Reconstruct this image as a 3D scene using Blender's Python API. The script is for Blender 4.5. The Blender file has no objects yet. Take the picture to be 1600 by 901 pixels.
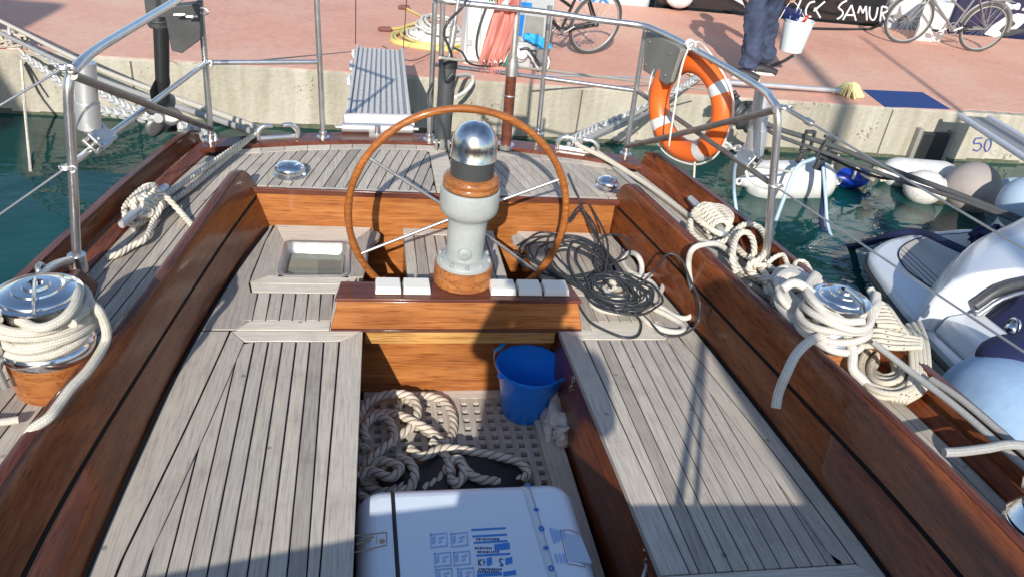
import bpy, bmesh, math, random
from mathutils import Vector, Matrix, noise
random.seed(7)
PI = math.pi
R_ = math.radians
scene = bpy.context.scene
COL = scene.collection
V = Vector

# ------------------------------------------------ camera model (solved from the vanishing points)
FX, CX, CY, HC = 1215.0, 800.0, 450.5, 1.6
_a = V((567-CX, -300-CY, FX)).normalized()
_b = V((7100-CX, 550-CY, FX)); _b = (_b - _a*_b.dot(_a)).normalized()
_d = _a.cross(_b)
if _d.y > 0: _d = -_d
CAMP = V((0, 0, HC))
def ray(px, py):
    v = V((px-CX, py-CY, FX)); return V((_b.dot(v), _a.dot(v), _d.dot(v)))
def PZ(px, py, z): r = ray(px, py); return CAMP + r*((z-HC)/r.z)
def PY(px, py, y): r = ray(px, py); return CAMP + r*(y/r.y)
def PX(px, py, x): r = ray(px, py); return CAMP + r*(x/r.x)
XC = .39            # centre line of the yacht
ZQ = -.42           # quay top
ZW = -.95           # water
YQ = 7.0            # quay face
SUN = V((.5, 1.9, -1.0))

# ------------------------------------------------ small maths
def interp(tab, x):
    tab = sorted(tab)
    if x <= tab[0][0]:
        (x0, y0), (x1, y1) = tab[0], tab[1]
        return y0 + (y1-y0)*(x-x0)/(x1-x0)
    for i in range(len(tab)-1):
        if x <= tab[i+1][0]:
            x0, y0 = tab[i]; x1, y1 = tab[i+1]
            m0 = (y1-tab[i-1][1])/(x1-tab[i-1][0]) if i > 0 else (y1-y0)/(x1-x0)
            m1 = (tab[i+2][1]-y0)/(tab[i+2][0]-x0) if i+2 < len(tab) else (y1-y0)/(x1-x0)
            h = x1-x0; t = (x-x0)/h
            return ((2*t**3-3*t*t+1)*y0 + (t**3-2*t*t+t)*h*m0 + (-2*t**3+3*t*t)*y1 + (t**3-t*t)*h*m1)
    return tab[-1][1]
def catmull(pts, step=.02, closed=False):
    pts = [V(p) for p in pts]; n = len(pts); out = []
    if n == 2: 
        L = (pts[1]-pts[0]).length; k = max(1, int(L/step))
        return [pts[0].lerp(pts[1], i/k) for i in range(k+1)]
    rng = range(n if closed else n-1)
    for i in rng:
        if closed: p0, p1, p2, p3 = pts[(i-1) % n], pts[i], pts[(i+1) % n], pts[(i+2) % n]
        else:
            p1, p2 = pts[i], pts[i+1]
            p0 = pts[i-1] if i > 0 else p1*2-p2
            p3 = pts[i+2] if i+2 < n else p2*2-p1
        k = max(2, int((p2-p1).length/step))
        for j in range(k):
            t = j/k
            out.append(.5*((2*p1)+(p2-p0)*t+(2*p0-5*p1+4*p2-p3)*t*t+(3*p1-p0-3*p2+p3)*t**3))
    if not closed: out.append(pts[-1])
    return out
def clip(poly, a, b, c):      # keep a*x+b*y<=c
    out = []
    for i in range(len(poly)):
        p, q = poly[i], poly[(i+1) % len(poly)]
        dp = a*p[0]+b*p[1]-c; dq = a*q[0]+b*q[1]-c
        if dp <= 0: out.append(p)
        if (dp < 0 < dq) or (dq < 0 < dp):
            t = dp/(dp-dq); out.append((p[0]+(q[0]-p[0])*t, p[1]+(q[1]-p[1])*t))
    return out

# ------------------------------------------------ mesh builder
class MB:
    def __init__(s): s.v = []; s.f = []; s.uv = {}; s.mi = []; s.m = 0; s.smooth = []
    def face(s, idx, uvs=None, sm=False):
        if uvs: s.uv[len(s.f)] = uvs
        s.f.append(tuple(idx)); s.mi.append(s.m); s.smooth.append(sm)
    def add(s, vs): n = len(s.v); s.v += [tuple(p) for p in vs]; return n
    def prism(s, poly, z0, z1, M=None):
        # polygon in XY (or mapped by M), extruded z0..z1
        if len(poly) < 3: return
        ar = sum(poly[i][0]*poly[(i+1) % len(poly)][1]-poly[(i+1) % len(poly)][0]*poly[i][1] for i in range(len(poly)))
        if ar < 0: poly = poly[::-1]
        k = len(poly)
        a = [V((p[0], p[1], z0)) for p in poly]+[V((p[0], p[1], z1)) for p in poly]
        if M: a = [M @ p for p in a]
        n = s.add(a)
        s.face([n+i for i in range(k)][::-1]); s.face([n+k+i for i in range(k)])
        for i in range(k):
            j = (i+1) % k; s.face([n+i, n+j, n+k+j, n+k+i])
    def box(s, c, size, M=None, rot=None):
        x, y, z = size[0]/2, size[1]/2, size[2]/2
        T = Matrix.Translation(c)
        if rot is not None: T = T @ rot
        if M: T = M @ T
        s.prism([(-x, -y), (x, -y), (x, y), (-x, y)], -z, z, T)
    def box2(s, lo, hi): 
        s.box([(lo[i]+hi[i])/2 for i in range(3)], [abs(hi[i]-lo[i]) for i in range(3)])
    def hexa(s, b, t):
        n = s.add(list(b)+list(t)); k = len(b)
        s.face([n+i for i in range(k)][::-1]); s.face([n+k+i for i in range(k)])
        for i in range(k):
            j = (i+1) % k; s.face([n+i, n+j, n+k+j, n+k+i])
    def grid(s, rows, closed=False, sm=True, capa=False, capb=False, uvscale=None):
        # rows: list of lists of points (equal length); closed wraps each row
        n = len(rows[0]); base = [s.add(r) for r in rows]
        m = n if closed else n-1
        for i in range(len(rows)-1):
            for j in range(m):
                k = (j+1) % n
                uv = None
                if uvscale is not None:
                    u0, u1 = uvscale[i], uvscale[i+1]
                    uv = [(u0, j/n), (u0, (j+1)/n), (u1, (j+1)/n), (u1, j/n)]
                s.face([base[i]+j, base[i]+k, base[i+1]+k, base[i+1]+j], uv, sm)
        if capa: s.face([base[0]+j for j in range(n)][::-1])
        if capb: s.face([base[-1]+j for j in range(n)])
    def tube(s, path, r, n=10, twist=0, lobes=0, amp=.16, closed=False, cap=True, flat=1.0, flatdir=None):
        path = [V(p) for p in path]
        pp = [path[0]]
        for p in path[1:]:
            if (p-pp[-1]).length > 1e-5: pp.append(p)
        path = pp; k = len(path)
        if k < 2: return
        T = []
        for i in range(k):
            if closed: t = path[(i+1) % k]-path[i-1]
            else: t = path[min(i+1, k-1)]-path[max(i-1, 0)]
            T.append(t.normalized() if t.length > 1e-9 else V((0, 0, 1)))
        ref = V((0, 0, 1)) if abs(T[0].z) < .9 else V((1, 0, 0))
        N = (ref-T[0]*ref.dot(T[0])).normalized(); Ns = [N]
        for i in range(1, k):
            N = Ns[-1]-T[i]*Ns[-1].dot(T[i])
            N = N.normalized() if N.length > 1e-6 else V((1, 0, 0)); Ns.append(N)
        if closed:
            N = Ns[-1]-T[0]*Ns[-1].dot(T[0]); N.normalize()
            B0 = T[0].cross(Ns[0]); ang = math.atan2(N.dot(B0), N.dot(Ns[0]))
            for i in range(k):
                Ns[i] = Matrix.Rotation(-ang*i/k, 3, T[i]) @ Ns[i]
        rows = []; us = []; L = 0
        for i in range(k):
            if i: L += (path[i]-path[i-1]).length
            B = T[i].cross(Ns[i]); row = []
            ri = r(i/(k-1)) if callable(r) else r
            for j in range(n):
                th = 2*PI*j/n
                rr = ri*(1-amp*(1-abs(math.cos((lobes*th+twist*L)/2))**.75)) if lobes else ri
                row.append(path[i]+Ns[i]*(rr*math.cos(th))+B*(rr*flat*math.sin(th)))
            rows.append(row); us.append(L)
        if closed: rows.append(rows[0]); us.append(L+.02)
        if lobes: us = [u_*twist/(2*PI) for u_ in us]
        s.grid(rows, True, True, cap and not closed, cap and not closed, us)
    def rope(s, path, r, pitch=None):      # three-strand laid rope
        pitch = r*1.95
        path = [V(p) for p in path]; out = [path[0]]; st = pitch/6; acc = 0   # resample evenly
        for i in range(1, len(path)):
            a, b = path[i-1], path[i]; L = (b-a).length; d = st-acc
            while d <= L: out.append(a.lerp(b, d/L)); d += st
            acc = L-(d-st)
        out = [out[0]]+[(out[i-1]+out[i]+out[i+1])/3 for i in range(1, len(out)-1)]+[out[-1]]
        s.tube(out, r*1.06, 15, 2*PI/pitch, 3, .36)
    def cyl(s, p0, p1, r0, r1=None, n=20, cap=True):
        r1 = r0 if r1 is None else r1
        p0 = V(p0); p1 = V(p1); s.tube([p0, p1], (lambda t: r0+(r1-r0)*t), n, cap=cap)
    def lathe(s, prof, o=(0, 0, 0), ax=(0, 0, 1), n=32, sm=True, a0=0, a1=2*PI):
        o = V(o); ax = V(ax).normalized()
        ref = V((1, 0, 0)) if abs(ax.x) < .9 else V((0, 1, 0))
        u = (ref-ax*ref.dot(ax)).normalized(); w = ax.cross(u)
        rows = []
        full = abs(a1-a0-2*PI) < 1e-6
        for (r, z) in prof:
            rows.append([o+ax*z+(u*math.cos(a0+(a1-a0)*j/n)+w*math.sin(a0+(a1-a0)*j/n))*max(r, 1e-5) for j in range(n if full else n+1)])
        s.grid(rows, full, sm)
    def sphere(s, c, r, n=16, sc=(1, 1, 1), rot=None):
        c = V(c); rows = []
        for i in range(n//2+1):
            ph = PI*i/(n//2)
            row = []
            for j in range(n):
                p = V((math.sin(ph)*math.cos(2*PI*j/n)*sc[0], math.sin(ph)*math.sin(2*PI*j/n)*sc[1], -math.cos(ph)*sc[2]))*r
                if rot: p = rot @ p
                row.append(c+p)
            rows.append(row)
        s.grid(rows, True)
    def torus(s, c, R, r, ax=(0, 0, 1), n=48, m=12, a0=0, a1=2*PI, sx=1, sy=1):
        c = V(c); ax = V(ax).normalized()
        ref = V((1, 0, 0)) if abs(ax.x) < .9 else V((0, 1, 0))
        u = (ref-ax*ref.dot(ax)).normalized(); w = ax.cross(u)
        full = abs(a1-a0-2*PI) < 1e-6
        P = [c+(u*math.cos(a0+(a1-a0)*i/n)*sx+w*math.sin(a0+(a1-a0)*i/n)*sy)*R for i in range(n if full else n+1)]
        s.tube(P, r, m, closed=full)
    def build(s, name, mats, parent=None, loc=None, bevel=0, label=None, smooth=None, bseg=2):
        me = bpy.data.meshes.new(name)
        if parent is not None:
            top = parent
            L = V((0, 0, 0)); q = parent
            while q is not None: L = L+q.location; q = q.parent
            off = L
        else:
            if loc is None:
                xs = [p[0] for p in s.v]; ys = [p[1] for p in s.v]; zs = [p[2] for p in s.v]
                loc = ((min(xs)+max(xs))/2, (min(ys)+max(ys))/2, min(zs))
            off = V(loc)
        me.from_pydata([(p[0]-off.x, p[1]-off.y, p[2]-off.z) for p in s.v], [], s.f)
        if not isinstance(mats, (list, tuple)): mats = [mats]
        for m in mats: me.materials.append(m)
        for i, p in enumerate(me.polygons):
            p.material_index = s.mi[i]; p.use_smooth = s.smooth[i] if smooth is None else smooth
        if s.uv:
            ul = me.uv_layers.new(name='UVMap')
            for fi, uvs in s.uv.items():
                ls = me.polygons[fi].loop_start
                for j, uv in enumerate(uvs): ul.data[ls+j].uv = uv
        me.update()
        if smooth is None: me.set_sharp_from_angle(angle=R_(44))
        o = bpy.data.objects.new(name, me); COL.objects.link(o)
        if parent is not None: o.parent = parent
        else: o.location = off
        if bevel:
            b = o.modifiers.new('bevel', 'BEVEL'); b.width = bevel; b.segments = bseg; b.limit_method = 'ANGLE'; b.angle_limit = R_(35)
        if label: o['label'] = label
        return o

def tag(o, label, cat, group=None, kind=None):
    o['label'] = label; o['category'] = cat
    if group: o['group'] = group
    if kind: o['kind'] = kind
    return o
def thing(name, loc, label, cat, group=None):
    o = bpy.data.objects.new(name, None); o.empty_display_size = .1; COL.objects.link(o)
    o.location = loc; return tag(o, label, cat, group)
def struct(o): o['kind'] = 'structure'; return o

# ------------------------------------------------ materials
def new_mat(name):
    m = bpy.data.materials.new(name); m.use_nodes = True
    nt = m.node_tree; b = nt.nodes['Principled BSDF']; return m, nt, b
def N(nt, typ, **kw):
    n = nt.nodes.new(typ)
    for k, v in kw.items(): setattr(n, k, v)
    return n
def ramp(nt, stops):
    n = nt.nodes.new('ShaderNodeValToRGB'); e = n.color_ramp.elements
    e[0].position = stops[0][0]; e[0].color = (*stops[0][1], 1)
    e[1].position = stops[-1][0]; e[1].color = (*stops[-1][1], 1)
    for p, c in stops[1:-1]:
        x = e.new(p); x.color = (*c, 1)
    return n
def plain(name, col, rough=.5, metal=0, coat=0, bump=0, bscale=60, var=0, vscale=6, spec=.5, croug=.08):
    m, nt, b = new_mat(name)
    b.inputs['Base Color'].default_value = (*col, 1); b.inputs['Roughness'].default_value = rough
    b.inputs['Metallic'].default_value = metal; b.inputs['Coat Weight'].default_value = coat
    b.inputs['Coat Roughness'].default_value = croug; b.inputs['Specular IOR Level'].default_value = spec
    tc = N(nt, 'ShaderNodeTexCoord')
    if var:
        n = N(nt, 'ShaderNodeTexNoise'); n.inputs['Scale'].default_value = vscale; n.inputs['Detail'].default_value = 6; n.inputs['Roughness'].default_value = .65
        nt.links.new(tc.outputs['Object'], n.inputs['Vector'])
        r = ramp(nt, [(.3, tuple(c*(1-var) for c in col)), (.7, tuple(min(1, c*(1+var)) for c in col))])
        nt.links.new(n.outputs['Fac'], r.inputs['Fac']); nt.links.new(r.outputs['Color'], b.inputs['Base Color'])
        mr = N(nt, 'ShaderNodeMapRange'); mr.inputs['To Min'].default_value = max(.02, rough*.8); mr.inputs['To Max'].default_value = min(1, rough*1.3+.02)
        nt.links.new(n.outputs['Fac'], mr.inputs['Value']); nt.links.new(mr.outputs[0], b.inputs['Roughness'])
    if bump:
        n2 = N(nt, 'ShaderNodeTexNoise'); n2.inputs['Scale'].default_value = bscale; n2.inputs['Detail'].default_value = 5
        nt.links.new(tc.outputs['Object'], n2.inputs['Vector'])
        bp = N(nt, 'ShaderNodeBump'); bp.inputs['Strength'].default_value = bump; bp.inputs['Distance'].default_value = .004
        nt.links.new(n2.outputs['Fac'], bp.inputs['Height']); nt.links.new(bp.outputs[0], b.inputs['Normal'])
    return m
def varnish(name, dark, mid, light, axis=1, coat=1.0, scale=1.0, island=False, worn=0.0):
    m, nt, b = new_mat(name)
    tc = N(nt, 'ShaderNodeTexCoord'); mp = N(nt, 'ShaderNodeMapping')
    sc = [26*scale]*3; sc[axis] = 1.6*scale
    mp.inputs['Scale'].default_value = sc
    nt.links.new(tc.outputs['Object'], mp.inputs['Vector'])
    vec = mp.outputs[0]
    if island:
        g = N(nt, 'ShaderNodeNewGeometry'); cm = N(nt, 'ShaderNodeCombineXYZ')
        mu = N(nt, 'ShaderNodeMath', operation='MULTIPLY'); mu.inputs[1].default_value = 37
        nt.links.new(g.outputs['Random Per Island'], mu.inputs[0])
        for i in range(3): nt.links.new(mu.outputs[0], cm.inputs[i])
        ad = N(nt, 'ShaderNodeVectorMath', operation='ADD'); nt.links.new(vec, ad.inputs[0]); nt.links.new(cm.outputs[0], ad.inputs[1]); vec = ad.outputs[0]
    n = N(nt, 'ShaderNodeTexNoise'); n.inputs['Scale'].default_value = 1.6; n.inputs['Detail'].default_value = 7; n.inputs['Roughness'].default_value = .62; n.inputs['Distortion'].default_value = .35
    nt.links.new(vec, n.inputs['Vector'])
    r = ramp(nt, [(.26, dark), (.5, mid), (.74, light)])
    nt.links.new(n.outputs['Fac'], r.inputs['Fac'])
    # broad tone change along the board
    n3 = N(nt, 'ShaderNodeTexNoise'); n3.inputs['Scale'].default_value = 3.2; n3.inputs['Detail'].default_value = 3
    nt.links.new(tc.outputs['Object'], n3.inputs['Vector'])
    mx = N(nt, 'ShaderNodeMix', data_type='RGBA', blend_type='MULTIPLY'); mx.inputs['Factor'].default_value = .7
    r3 = ramp(nt, [(.3, (.62, .58, .55)), (.7, (1.15, 1.12, 1.1))])
    nt.links.new(n3.outputs['Fac'], r3.inputs['Fac'])
    nt.links.new(r.outputs['Color'], mx.inputs['A']); nt.links.new(r3.outputs['Color'], mx.inputs['B'])
    out = mx.outputs['Result']
    # fine dark pores
    mp2 = N(nt, 'ShaderNodeMapping'); s2 = [230*scale]*3; s2[axis] = 9*scale; mp2.inputs['Scale'].default_value = s2
    nt.links.new(tc.outputs['Object'], mp2.inputs['Vector'])
    n4 = N(nt, 'ShaderNodeTexNoise'); n4.inputs['Scale'].default_value = 1; n4.inputs['Detail'].default_value = 2
    nt.links.new(mp2.outputs[0], n4.inputs['Vector'])
    r4 = ramp(nt, [(.36, (.5, .42, .38)), (.46, (1, 1, 1))])
    nt.links.new(n4.outputs['Fac'], r4.inputs['Fac'])
    mx4 = N(nt, 'ShaderNodeMix', data_type='RGBA', blend_type='MULTIPLY'); mx4.inputs['Factor'].default_value = .8
    nt.links.new(out, mx4.inputs['A']); nt.links.new(r4.outputs['Color'], mx4.inputs['B']); out = mx4.outputs['Result']
    nt.links.new(out, b.inputs['Base Color'])
    b.inputs['Roughness'].default_value = .45; b.inputs['Specular IOR Level'].default_value = .2
    b.inputs['Coat Weight'].default_value = coat*.62; b.inputs['Coat Roughness'].default_value = .09; b.inputs['Coat IOR'].default_value = 1.45
    rr = N(nt, 'ShaderNodeMapRange'); rr.inputs['To Min'].default_value = .06; rr.inputs['To Max'].default_value = .24
    nt.links.new(n3.outputs['Fac'], rr.inputs['Value']); nt.links.new(rr.outputs[0], b.inputs['Coat Roughness'])
    bp = N(nt, 'ShaderNodeBump'); bp.inputs['Strength'].default_value = .12; bp.inputs['Distance'].default_value = .002
    nt.links.new(n4.outputs['Fac'], bp.inputs['Height']); nt.links.new(bp.outputs[0], b.inputs['Normal'])
    n5 = N(nt, 'ShaderNodeTexNoise'); n5.inputs['Scale'].default_value = 9; n5.inputs['Detail'].default_value = 2
    nt.links.new(tc.outputs['Object'], n5.inputs['Vector'])
    bp5 = N(nt, 'ShaderNodeBump'); bp5.inputs['Strength'].default_value = .25; bp5.inputs['Distance'].default_value = .004
    nt.links.new(n5.outputs['Fac'], bp5.inputs['Height']); nt.links.new(bp5.outputs[0], b.inputs['Coat Normal'])
    return m
def teak(name, axis=1, base=(.44, .405, .36), island=True, stains=.5):
    m, nt, b = new_mat(name)
    tc = N(nt, 'ShaderNodeTexCoord'); g = N(nt, 'ShaderNodeNewGeometry')
    mp = N(nt, 'ShaderNodeMapping'); sc = [170]*3; sc[axis] = 7; mp.inputs['Scale'].default_value = sc
    nt.links.new(tc.outputs['Object'], mp.inputs['Vector'])
    mu = N(nt, 'ShaderNodeMath', operation='MULTIPLY'); mu.inputs[1].default_value = 53
    nt.links.new(g.outputs['Random Per Island'], mu.inputs[0])
    cm = N(nt, 'ShaderNodeCombineXYZ')
    for i in range(3): nt.links.new(mu.outputs[0], cm.inputs[i])
    ad = N(nt, 'ShaderNodeVectorMath', operation='ADD'); nt.links.new(mp.outputs[0], ad.inputs[0]); nt.links.new(cm.outputs[0], ad.inputs[1])
    n = N(nt, 'ShaderNodeTexNoise'); n.inputs['Scale'].default_value = 1.0; n.inputs['Detail'].default_value = 5; n.inputs['Roughness'].default_value = .7
    nt.links.new(ad.outputs[0], n.inputs['Vector'])
    d = tuple(c*.66 for c in base); l = tuple(min(1, c*1.2) for c in base)
    r = ramp(nt, [(.3, d), (.5, base), (.72, l)])
    nt.links.new(n.outputs['Fac'], r.inputs['Fac'])
    hr = ramp(nt, [(0, (.76, .74, .72)), (.3, (.95, .95, .95)), (.7, (1.04, 1.02, .98)), (1, (1.16, 1.15, 1.12))])
    nt.links.new(g.outputs['Random Per Island'], hr.inputs['Fac'])
    mx = N(nt, 'ShaderNodeMix', data_type='RGBA', blend_type='MULTIPLY'); mx.inputs['Factor'].default_value = 1
    nt.links.new(r.outputs['Color'], mx.inputs['A']); nt.links.new(hr.outputs['Color'], mx.inputs['B'])
    n2 = N(nt, 'ShaderNodeTexNoise'); n2.inputs['Scale'].default_value = 7; n2.inputs['Detail'].default_value = 8; n2.inputs['Roughness'].default_value = .7
    nt.links.new(tc.outputs['Object'], n2.inputs['Vector'])
    r2 = ramp(nt, [(.3, (.6, .57, .55)), (.46, (.95, .94, .93)), (.7, (1.1, 1.09, 1.07))])
    nt.links.new(n2.outputs['Fac'], r2.inputs['Fac'])
    mx2 = N(nt, 'ShaderNodeMix', data_type='RGBA', blend_type='MULTIPLY'); mx2.inputs['Factor'].default_value = stains
    nt.links.new(mx.outputs['Result'], mx2.inputs['A']); nt.links.new(r2.outputs['Color'], mx2.inputs['B'])
    # dark spots
    vo = N(nt, 'ShaderNodeTexVoronoi'); vo.inputs['Scale'].default_value = 9
    nt.links.new(tc.outputs['Object'], vo.inputs['Vector'])
    r5 = ramp(nt, [(.045, (.45, .42, .4)), (.085, (1, 1, 1))]); nt.links.new(vo.outputs['Distance'], r5.inputs['Fac'])
    mx5 = N(nt, 'ShaderNodeMix', data_type='RGBA', blend_type='MULTIPLY'); mx5.inputs['Factor'].default_value = .8
    nt.links.new(mx2.outputs['Result'], mx5.inputs['A']); nt.links.new(r5.outputs['Color'], mx5.inputs['B'])
    nt.links.new(mx5.outputs['Result'], b.inputs['Base Color'])
    b.inputs['Roughness'].default_value = .82; b.inputs['Specular IOR Level'].default_value = .3
    bp = N(nt, 'ShaderNodeBump'); bp.inputs['Strength'].default_value = .5; bp.inputs['Distance'].default_value = .0015
    nt.links.new(n.outputs['Fac'], bp.inputs['Height']); nt.links.new(bp.outputs[0], b.inputs['Normal'])
    return m
def braid(name, base, fleck=None, scale=160, rough=.85):
    m, nt, b = new_mat(name)
    uv = N(nt, 'ShaderNodeUVMap'); mp = N(nt, 'ShaderNodeMapping'); mp.inputs['Scale'].default_value = (scale, 10, 1)
    nt.links.new(uv.outputs[0], mp.inputs['Vector'])
    ck = N(nt, 'ShaderNodeTexBrick'); ck.inputs['Scale'].default_value = 1; ck.inputs['Mortar Size'].default_value = .08
    ck.inputs['Color1'].default_value = (*base, 1); ck.inputs['Color2'].default_value = (*tuple(c*.86 for c in base), 1); ck.inputs['Mortar'].default_value = (*tuple(c*.5 for c in base), 1)
    ck.inputs['Brick Width'].default_value = 1; ck.inputs['Row Height'].default_value = 1
    nt.links.new(mp.outputs[0], ck.inputs['Vector'])
    out = ck.outputs['Color']
    if fleck:
        mp3 = N(nt, 'ShaderNodeMapping'); mp3.inputs['Scale'].default_value = (42, 5, 1); nt.links.new(uv.outputs[0], mp3.inputs['Vector'])
        br = N(nt, 'ShaderNodeTexBrick'); br.inputs['Scale'].default_value = 1; br.inputs['Brick Width'].default_value = 1; br.inputs['Row Height'].default_value = 1
        br.inputs['Mortar Size'].default_value = .001; br.offset = .5
        vo = N(nt, 'ShaderNodeTexVoronoi'); vo.inputs['Scale'].default_value = 1; vo.inputs['Randomness'].default_value = .8
        nt.links.new(mp3.outputs[0], vo.inputs['Vector'])
        r = ramp(nt, [(.15, (1, 1, 1)), (.22, (0, 0, 0))]); nt.links.new(vo.outputs['Distance'], r.inputs['Fac'])
        mx = N(nt, 'ShaderNodeMix', data_type='RGBA'); nt.links.new(r.outputs['Color'], mx.inputs['Factor'])
        nt.links.new(out, mx.inputs['A']); mx.inputs['B'].default_value = (*fleck, 1); out = mx.outputs['Result']
    nt.links.new(out, b.inputs['Base Color']); b.inputs['Roughness'].default_value = rough; b.inputs['Specular IOR Level'].default_value = .25
    bp = N(nt, 'ShaderNodeBump'); bp.inputs['Strength'].default_value = .3; bp.inputs['Distance'].default_value = .001
    nt.links.new(ck.outputs['Fac'], bp.inputs['Height']); bp.invert = True; nt.links.new(bp.outputs[0], b.inputs['Normal'])
    return m
M = {}
M['teakY'] = teak('weathered_teak_lengthwise', 1)
M['teakX'] = teak('weathered_teak_crosswise', 0, base=(.56, .52, .46))
M['caulk'] = plain('black_caulk', (.006, .006, .007), .8, spec=.2)
M['varnY'] = varnish('varnished_teak_lengthwise', (.095, .023, .008), (.195, .055, .017), (.275, .088, .028), 1)
M['varnX'] = varnish('varnished_teak_crosswise', (.23, .075, .020), (.40, .150, .042), (.50, .225, .075), 0)
M['varnPale'] = varnish('pale_varnished_beam', (.46, .22, .06), (.58, .33, .11), (.66, .42, .17), 0)
M['varnZ'] = varnish('varnished_drum', (.24, .08, .022), (.40, .150, .044), (.52, .235, .08), 0, scale=.8)
M['rimwood'] = varnish('varnished_wheel_rim', (.20, .062, .014), (.34, .115, .026), (.46, .18, .042), 0, scale=2.0)
M['cap'] = varnish('reddish_mahogany_cap', (.075, .022, .014), (.14, .045, .028), (.20, .075, .05), 1, coat=.8)
M['capX'] = varnish('reddish_mahogany_cap_across', (.075, .022, .014), (.14, .045, .028), (.20, .075, .05), 0, coat=.8)
M['steel'] = plain('polished_stainless', (.70, .69, .68), .27, .92, var=.1, vscale=12)
M['steelbr'] = plain('brushed_stainless', (.56, .55, .53), .38, .9, var=.15, vscale=10, bump=.1)
M['chrome'] = plain('chrome', (.74, .75, .77), .13, 1, bump=.15, bscale=9, var=.05)
M['dullchrome'] = plain('dull_chrome', (.66, .66, .66), .2, 1, bump=.3, bscale=14, var=.25, vscale=30)
M['bracesteel'] = plain('dull_brown_steel', (.26, .23, .21), .42, .7, var=.25, vscale=16)
M['alu'] = plain('matt_aluminium', (.66, .67, .68), .42, .7, var=.1)
M['aludeck'] = plain('grey_aluminium_tread', (.66, .65, .62), .7, 0, var=.22, vscale=45)
M['castpaint'] = plain('grey_white_cast_paint', (.36, .385, .37), .48, 0, coat=.15, bump=.4, bscale=160, var=.14)
M['darkband'] = plain('dark_grey_band', (.055, .06, .06), .35)
M['ivory'] = plain('ivory_plastic', (.78, .76, .68), .4, coat=.2)
M['black'] = plain('black_rubber', (.018, .019, .021), .5, bump=.2)
M['blackgrey'] = plain('dark_grey_paint', (.05, .053, .058), .42, var=.25)
M['board'] = plain('worn_black_board', (.06, .062, .065), .5, var=.3, bump=.3)
M['boardgrey'] = plain('worn_grey_board', (.24, .235, .21), .7, var=.15, bump=.4, bscale=90)
M['bluebucket'] = plain('blue_plastic', (.014, .22, .82), .3, coat=.25, bump=.08, bscale=30)
M['bluegrip'] = plain('light_blue_plastic', (.02, .25, .62), .4)
M['white'] = plain('white_gelcoat', (.60, .64, .69), .3, coat=.5, var=.05, vscale=3)
M['whitebox'] = plain('white_wrapped_carton', (.70, .77, .86), .36, coat=.3, bump=.35, bscale=14)
M['whitecloth'] = plain('white_cloth', (.68, .66, .62), .9, bump=.6, bscale=40)
M['rag'] = plain('grey_white_rag', (.55, .52, .49), .95, bump=.8, bscale=60, var=.2, vscale=20)
def laid(name, base, dirt):
    m, nt, b = new_mat(name); uv = N(nt, 'ShaderNodeUVMap'); sp = N(nt, 'ShaderNodeSeparateXYZ'); nt.links.new(uv.outputs[0], sp.inputs[0])
    ma = N(nt, 'ShaderNodeMath', operation='MULTIPLY_ADD'); ma.inputs[1].default_value = 3; nt.links.new(sp.outputs[1], ma.inputs[0]); nt.links.new(sp.outputs[0], ma.inputs[2])
    mp_ = N(nt, 'ShaderNodeMath', operation='MULTIPLY'); mp_.inputs[1].default_value = PI; nt.links.new(ma.outputs[0], mp_.inputs[0])
    c = N(nt, 'ShaderNodeMath', operation='COSINE'); nt.links.new(mp_.outputs[0], c.inputs[0]); ab = N(nt, 'ShaderNodeMath', operation='ABSOLUTE'); nt.links.new(c.outputs[0], ab.inputs[0])
    r = ramp(nt, [(.08, dirt), (.42, base)]); nt.links.new(ab.outputs[0], r.inputs['Fac'])  # strand grooves darker: grime plus crease shade put into the colour
    tc = N(nt, 'ShaderNodeTexCoord'); n = N(nt, 'ShaderNodeTexNoise'); n.inputs['Scale'].default_value = 30; n.inputs['Detail'].default_value = 5; nt.links.new(tc.outputs['Object'], n.inputs['Vector'])
    r2 = ramp(nt, [(.3, (.78, .76, .74)), (.65, (1.05, 1.05, 1.05))]); nt.links.new(n.outputs['Fac'], r2.inputs['Fac'])
    mx = N(nt, 'ShaderNodeMix', data_type='RGBA', blend_type='MULTIPLY'); mx.inputs['Factor'].default_value = 1; nt.links.new(r.outputs[0], mx.inputs['A']); nt.links.new(r2.outputs[0], mx.inputs['B'])
    nt.links.new(mx.outputs['Result'], b.inputs['Base Color']); b.inputs['Roughness'].default_value = .92; b.inputs['Specular IOR Level'].default_value = .2
    return m
M['ropetan'] = laid('tan_laid_rope', (.62, .55, .46), (.13, .11, .09))
M['ropewhite'] = laid('white_laid_rope', (.74, .69, .58), (.30, .26, .20))
M['braidwhite'] = braid('white_braided_sheet', (.66, .62, .53))
M['braidclean'] = braid('smooth_white_sheet', (.70, .67, .61), scale=260)
M['braidfleck'] = braid('flecked_braided_line', (.68, .63, .52), (.06, .06, .07), scale=220)
M['braidgrey'] = braid('grey_braided_line', (.42, .42, .41))
M['braidgreydark'] = braid('dark_grey_hawser', (.10, .105, .11))
M['hose'] = plain('black_grey_hose', (.035, .04, .045), .38)
M['hosewhite'] = plain('white_hose', (.70, .68, .62), .5)
M['hoseyellow'] = plain('yellow_hose', (.60, .52, .16), .5)
M['orange'] = plain('orange_lifebuoy', (.80, .145, .02), .42, coat=.15, var=.08, vscale=8)
M['tapewhite'] = plain('reflective_white_tape', (.62, .63, .62), .5, bump=.4)
M['redcloth'] = plain('faded_red_cloth', (.66, .24, .20), .85, bump=.5, bscale=50)
M['greencloth'] = plain('green_cloth', (.02, .28, .14), .85)
M['bluepanel'] = plain('blue_panel', (.015, .20, .60), .4)
M['bluecloth'] = plain('light_blue_cloth', (.03, .36, .75), .8, bump=.5)
M['cabinet'] = plain('white_painted_cabinet', (.68, .69, .66), .5, var=.06, bump=.1)
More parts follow.
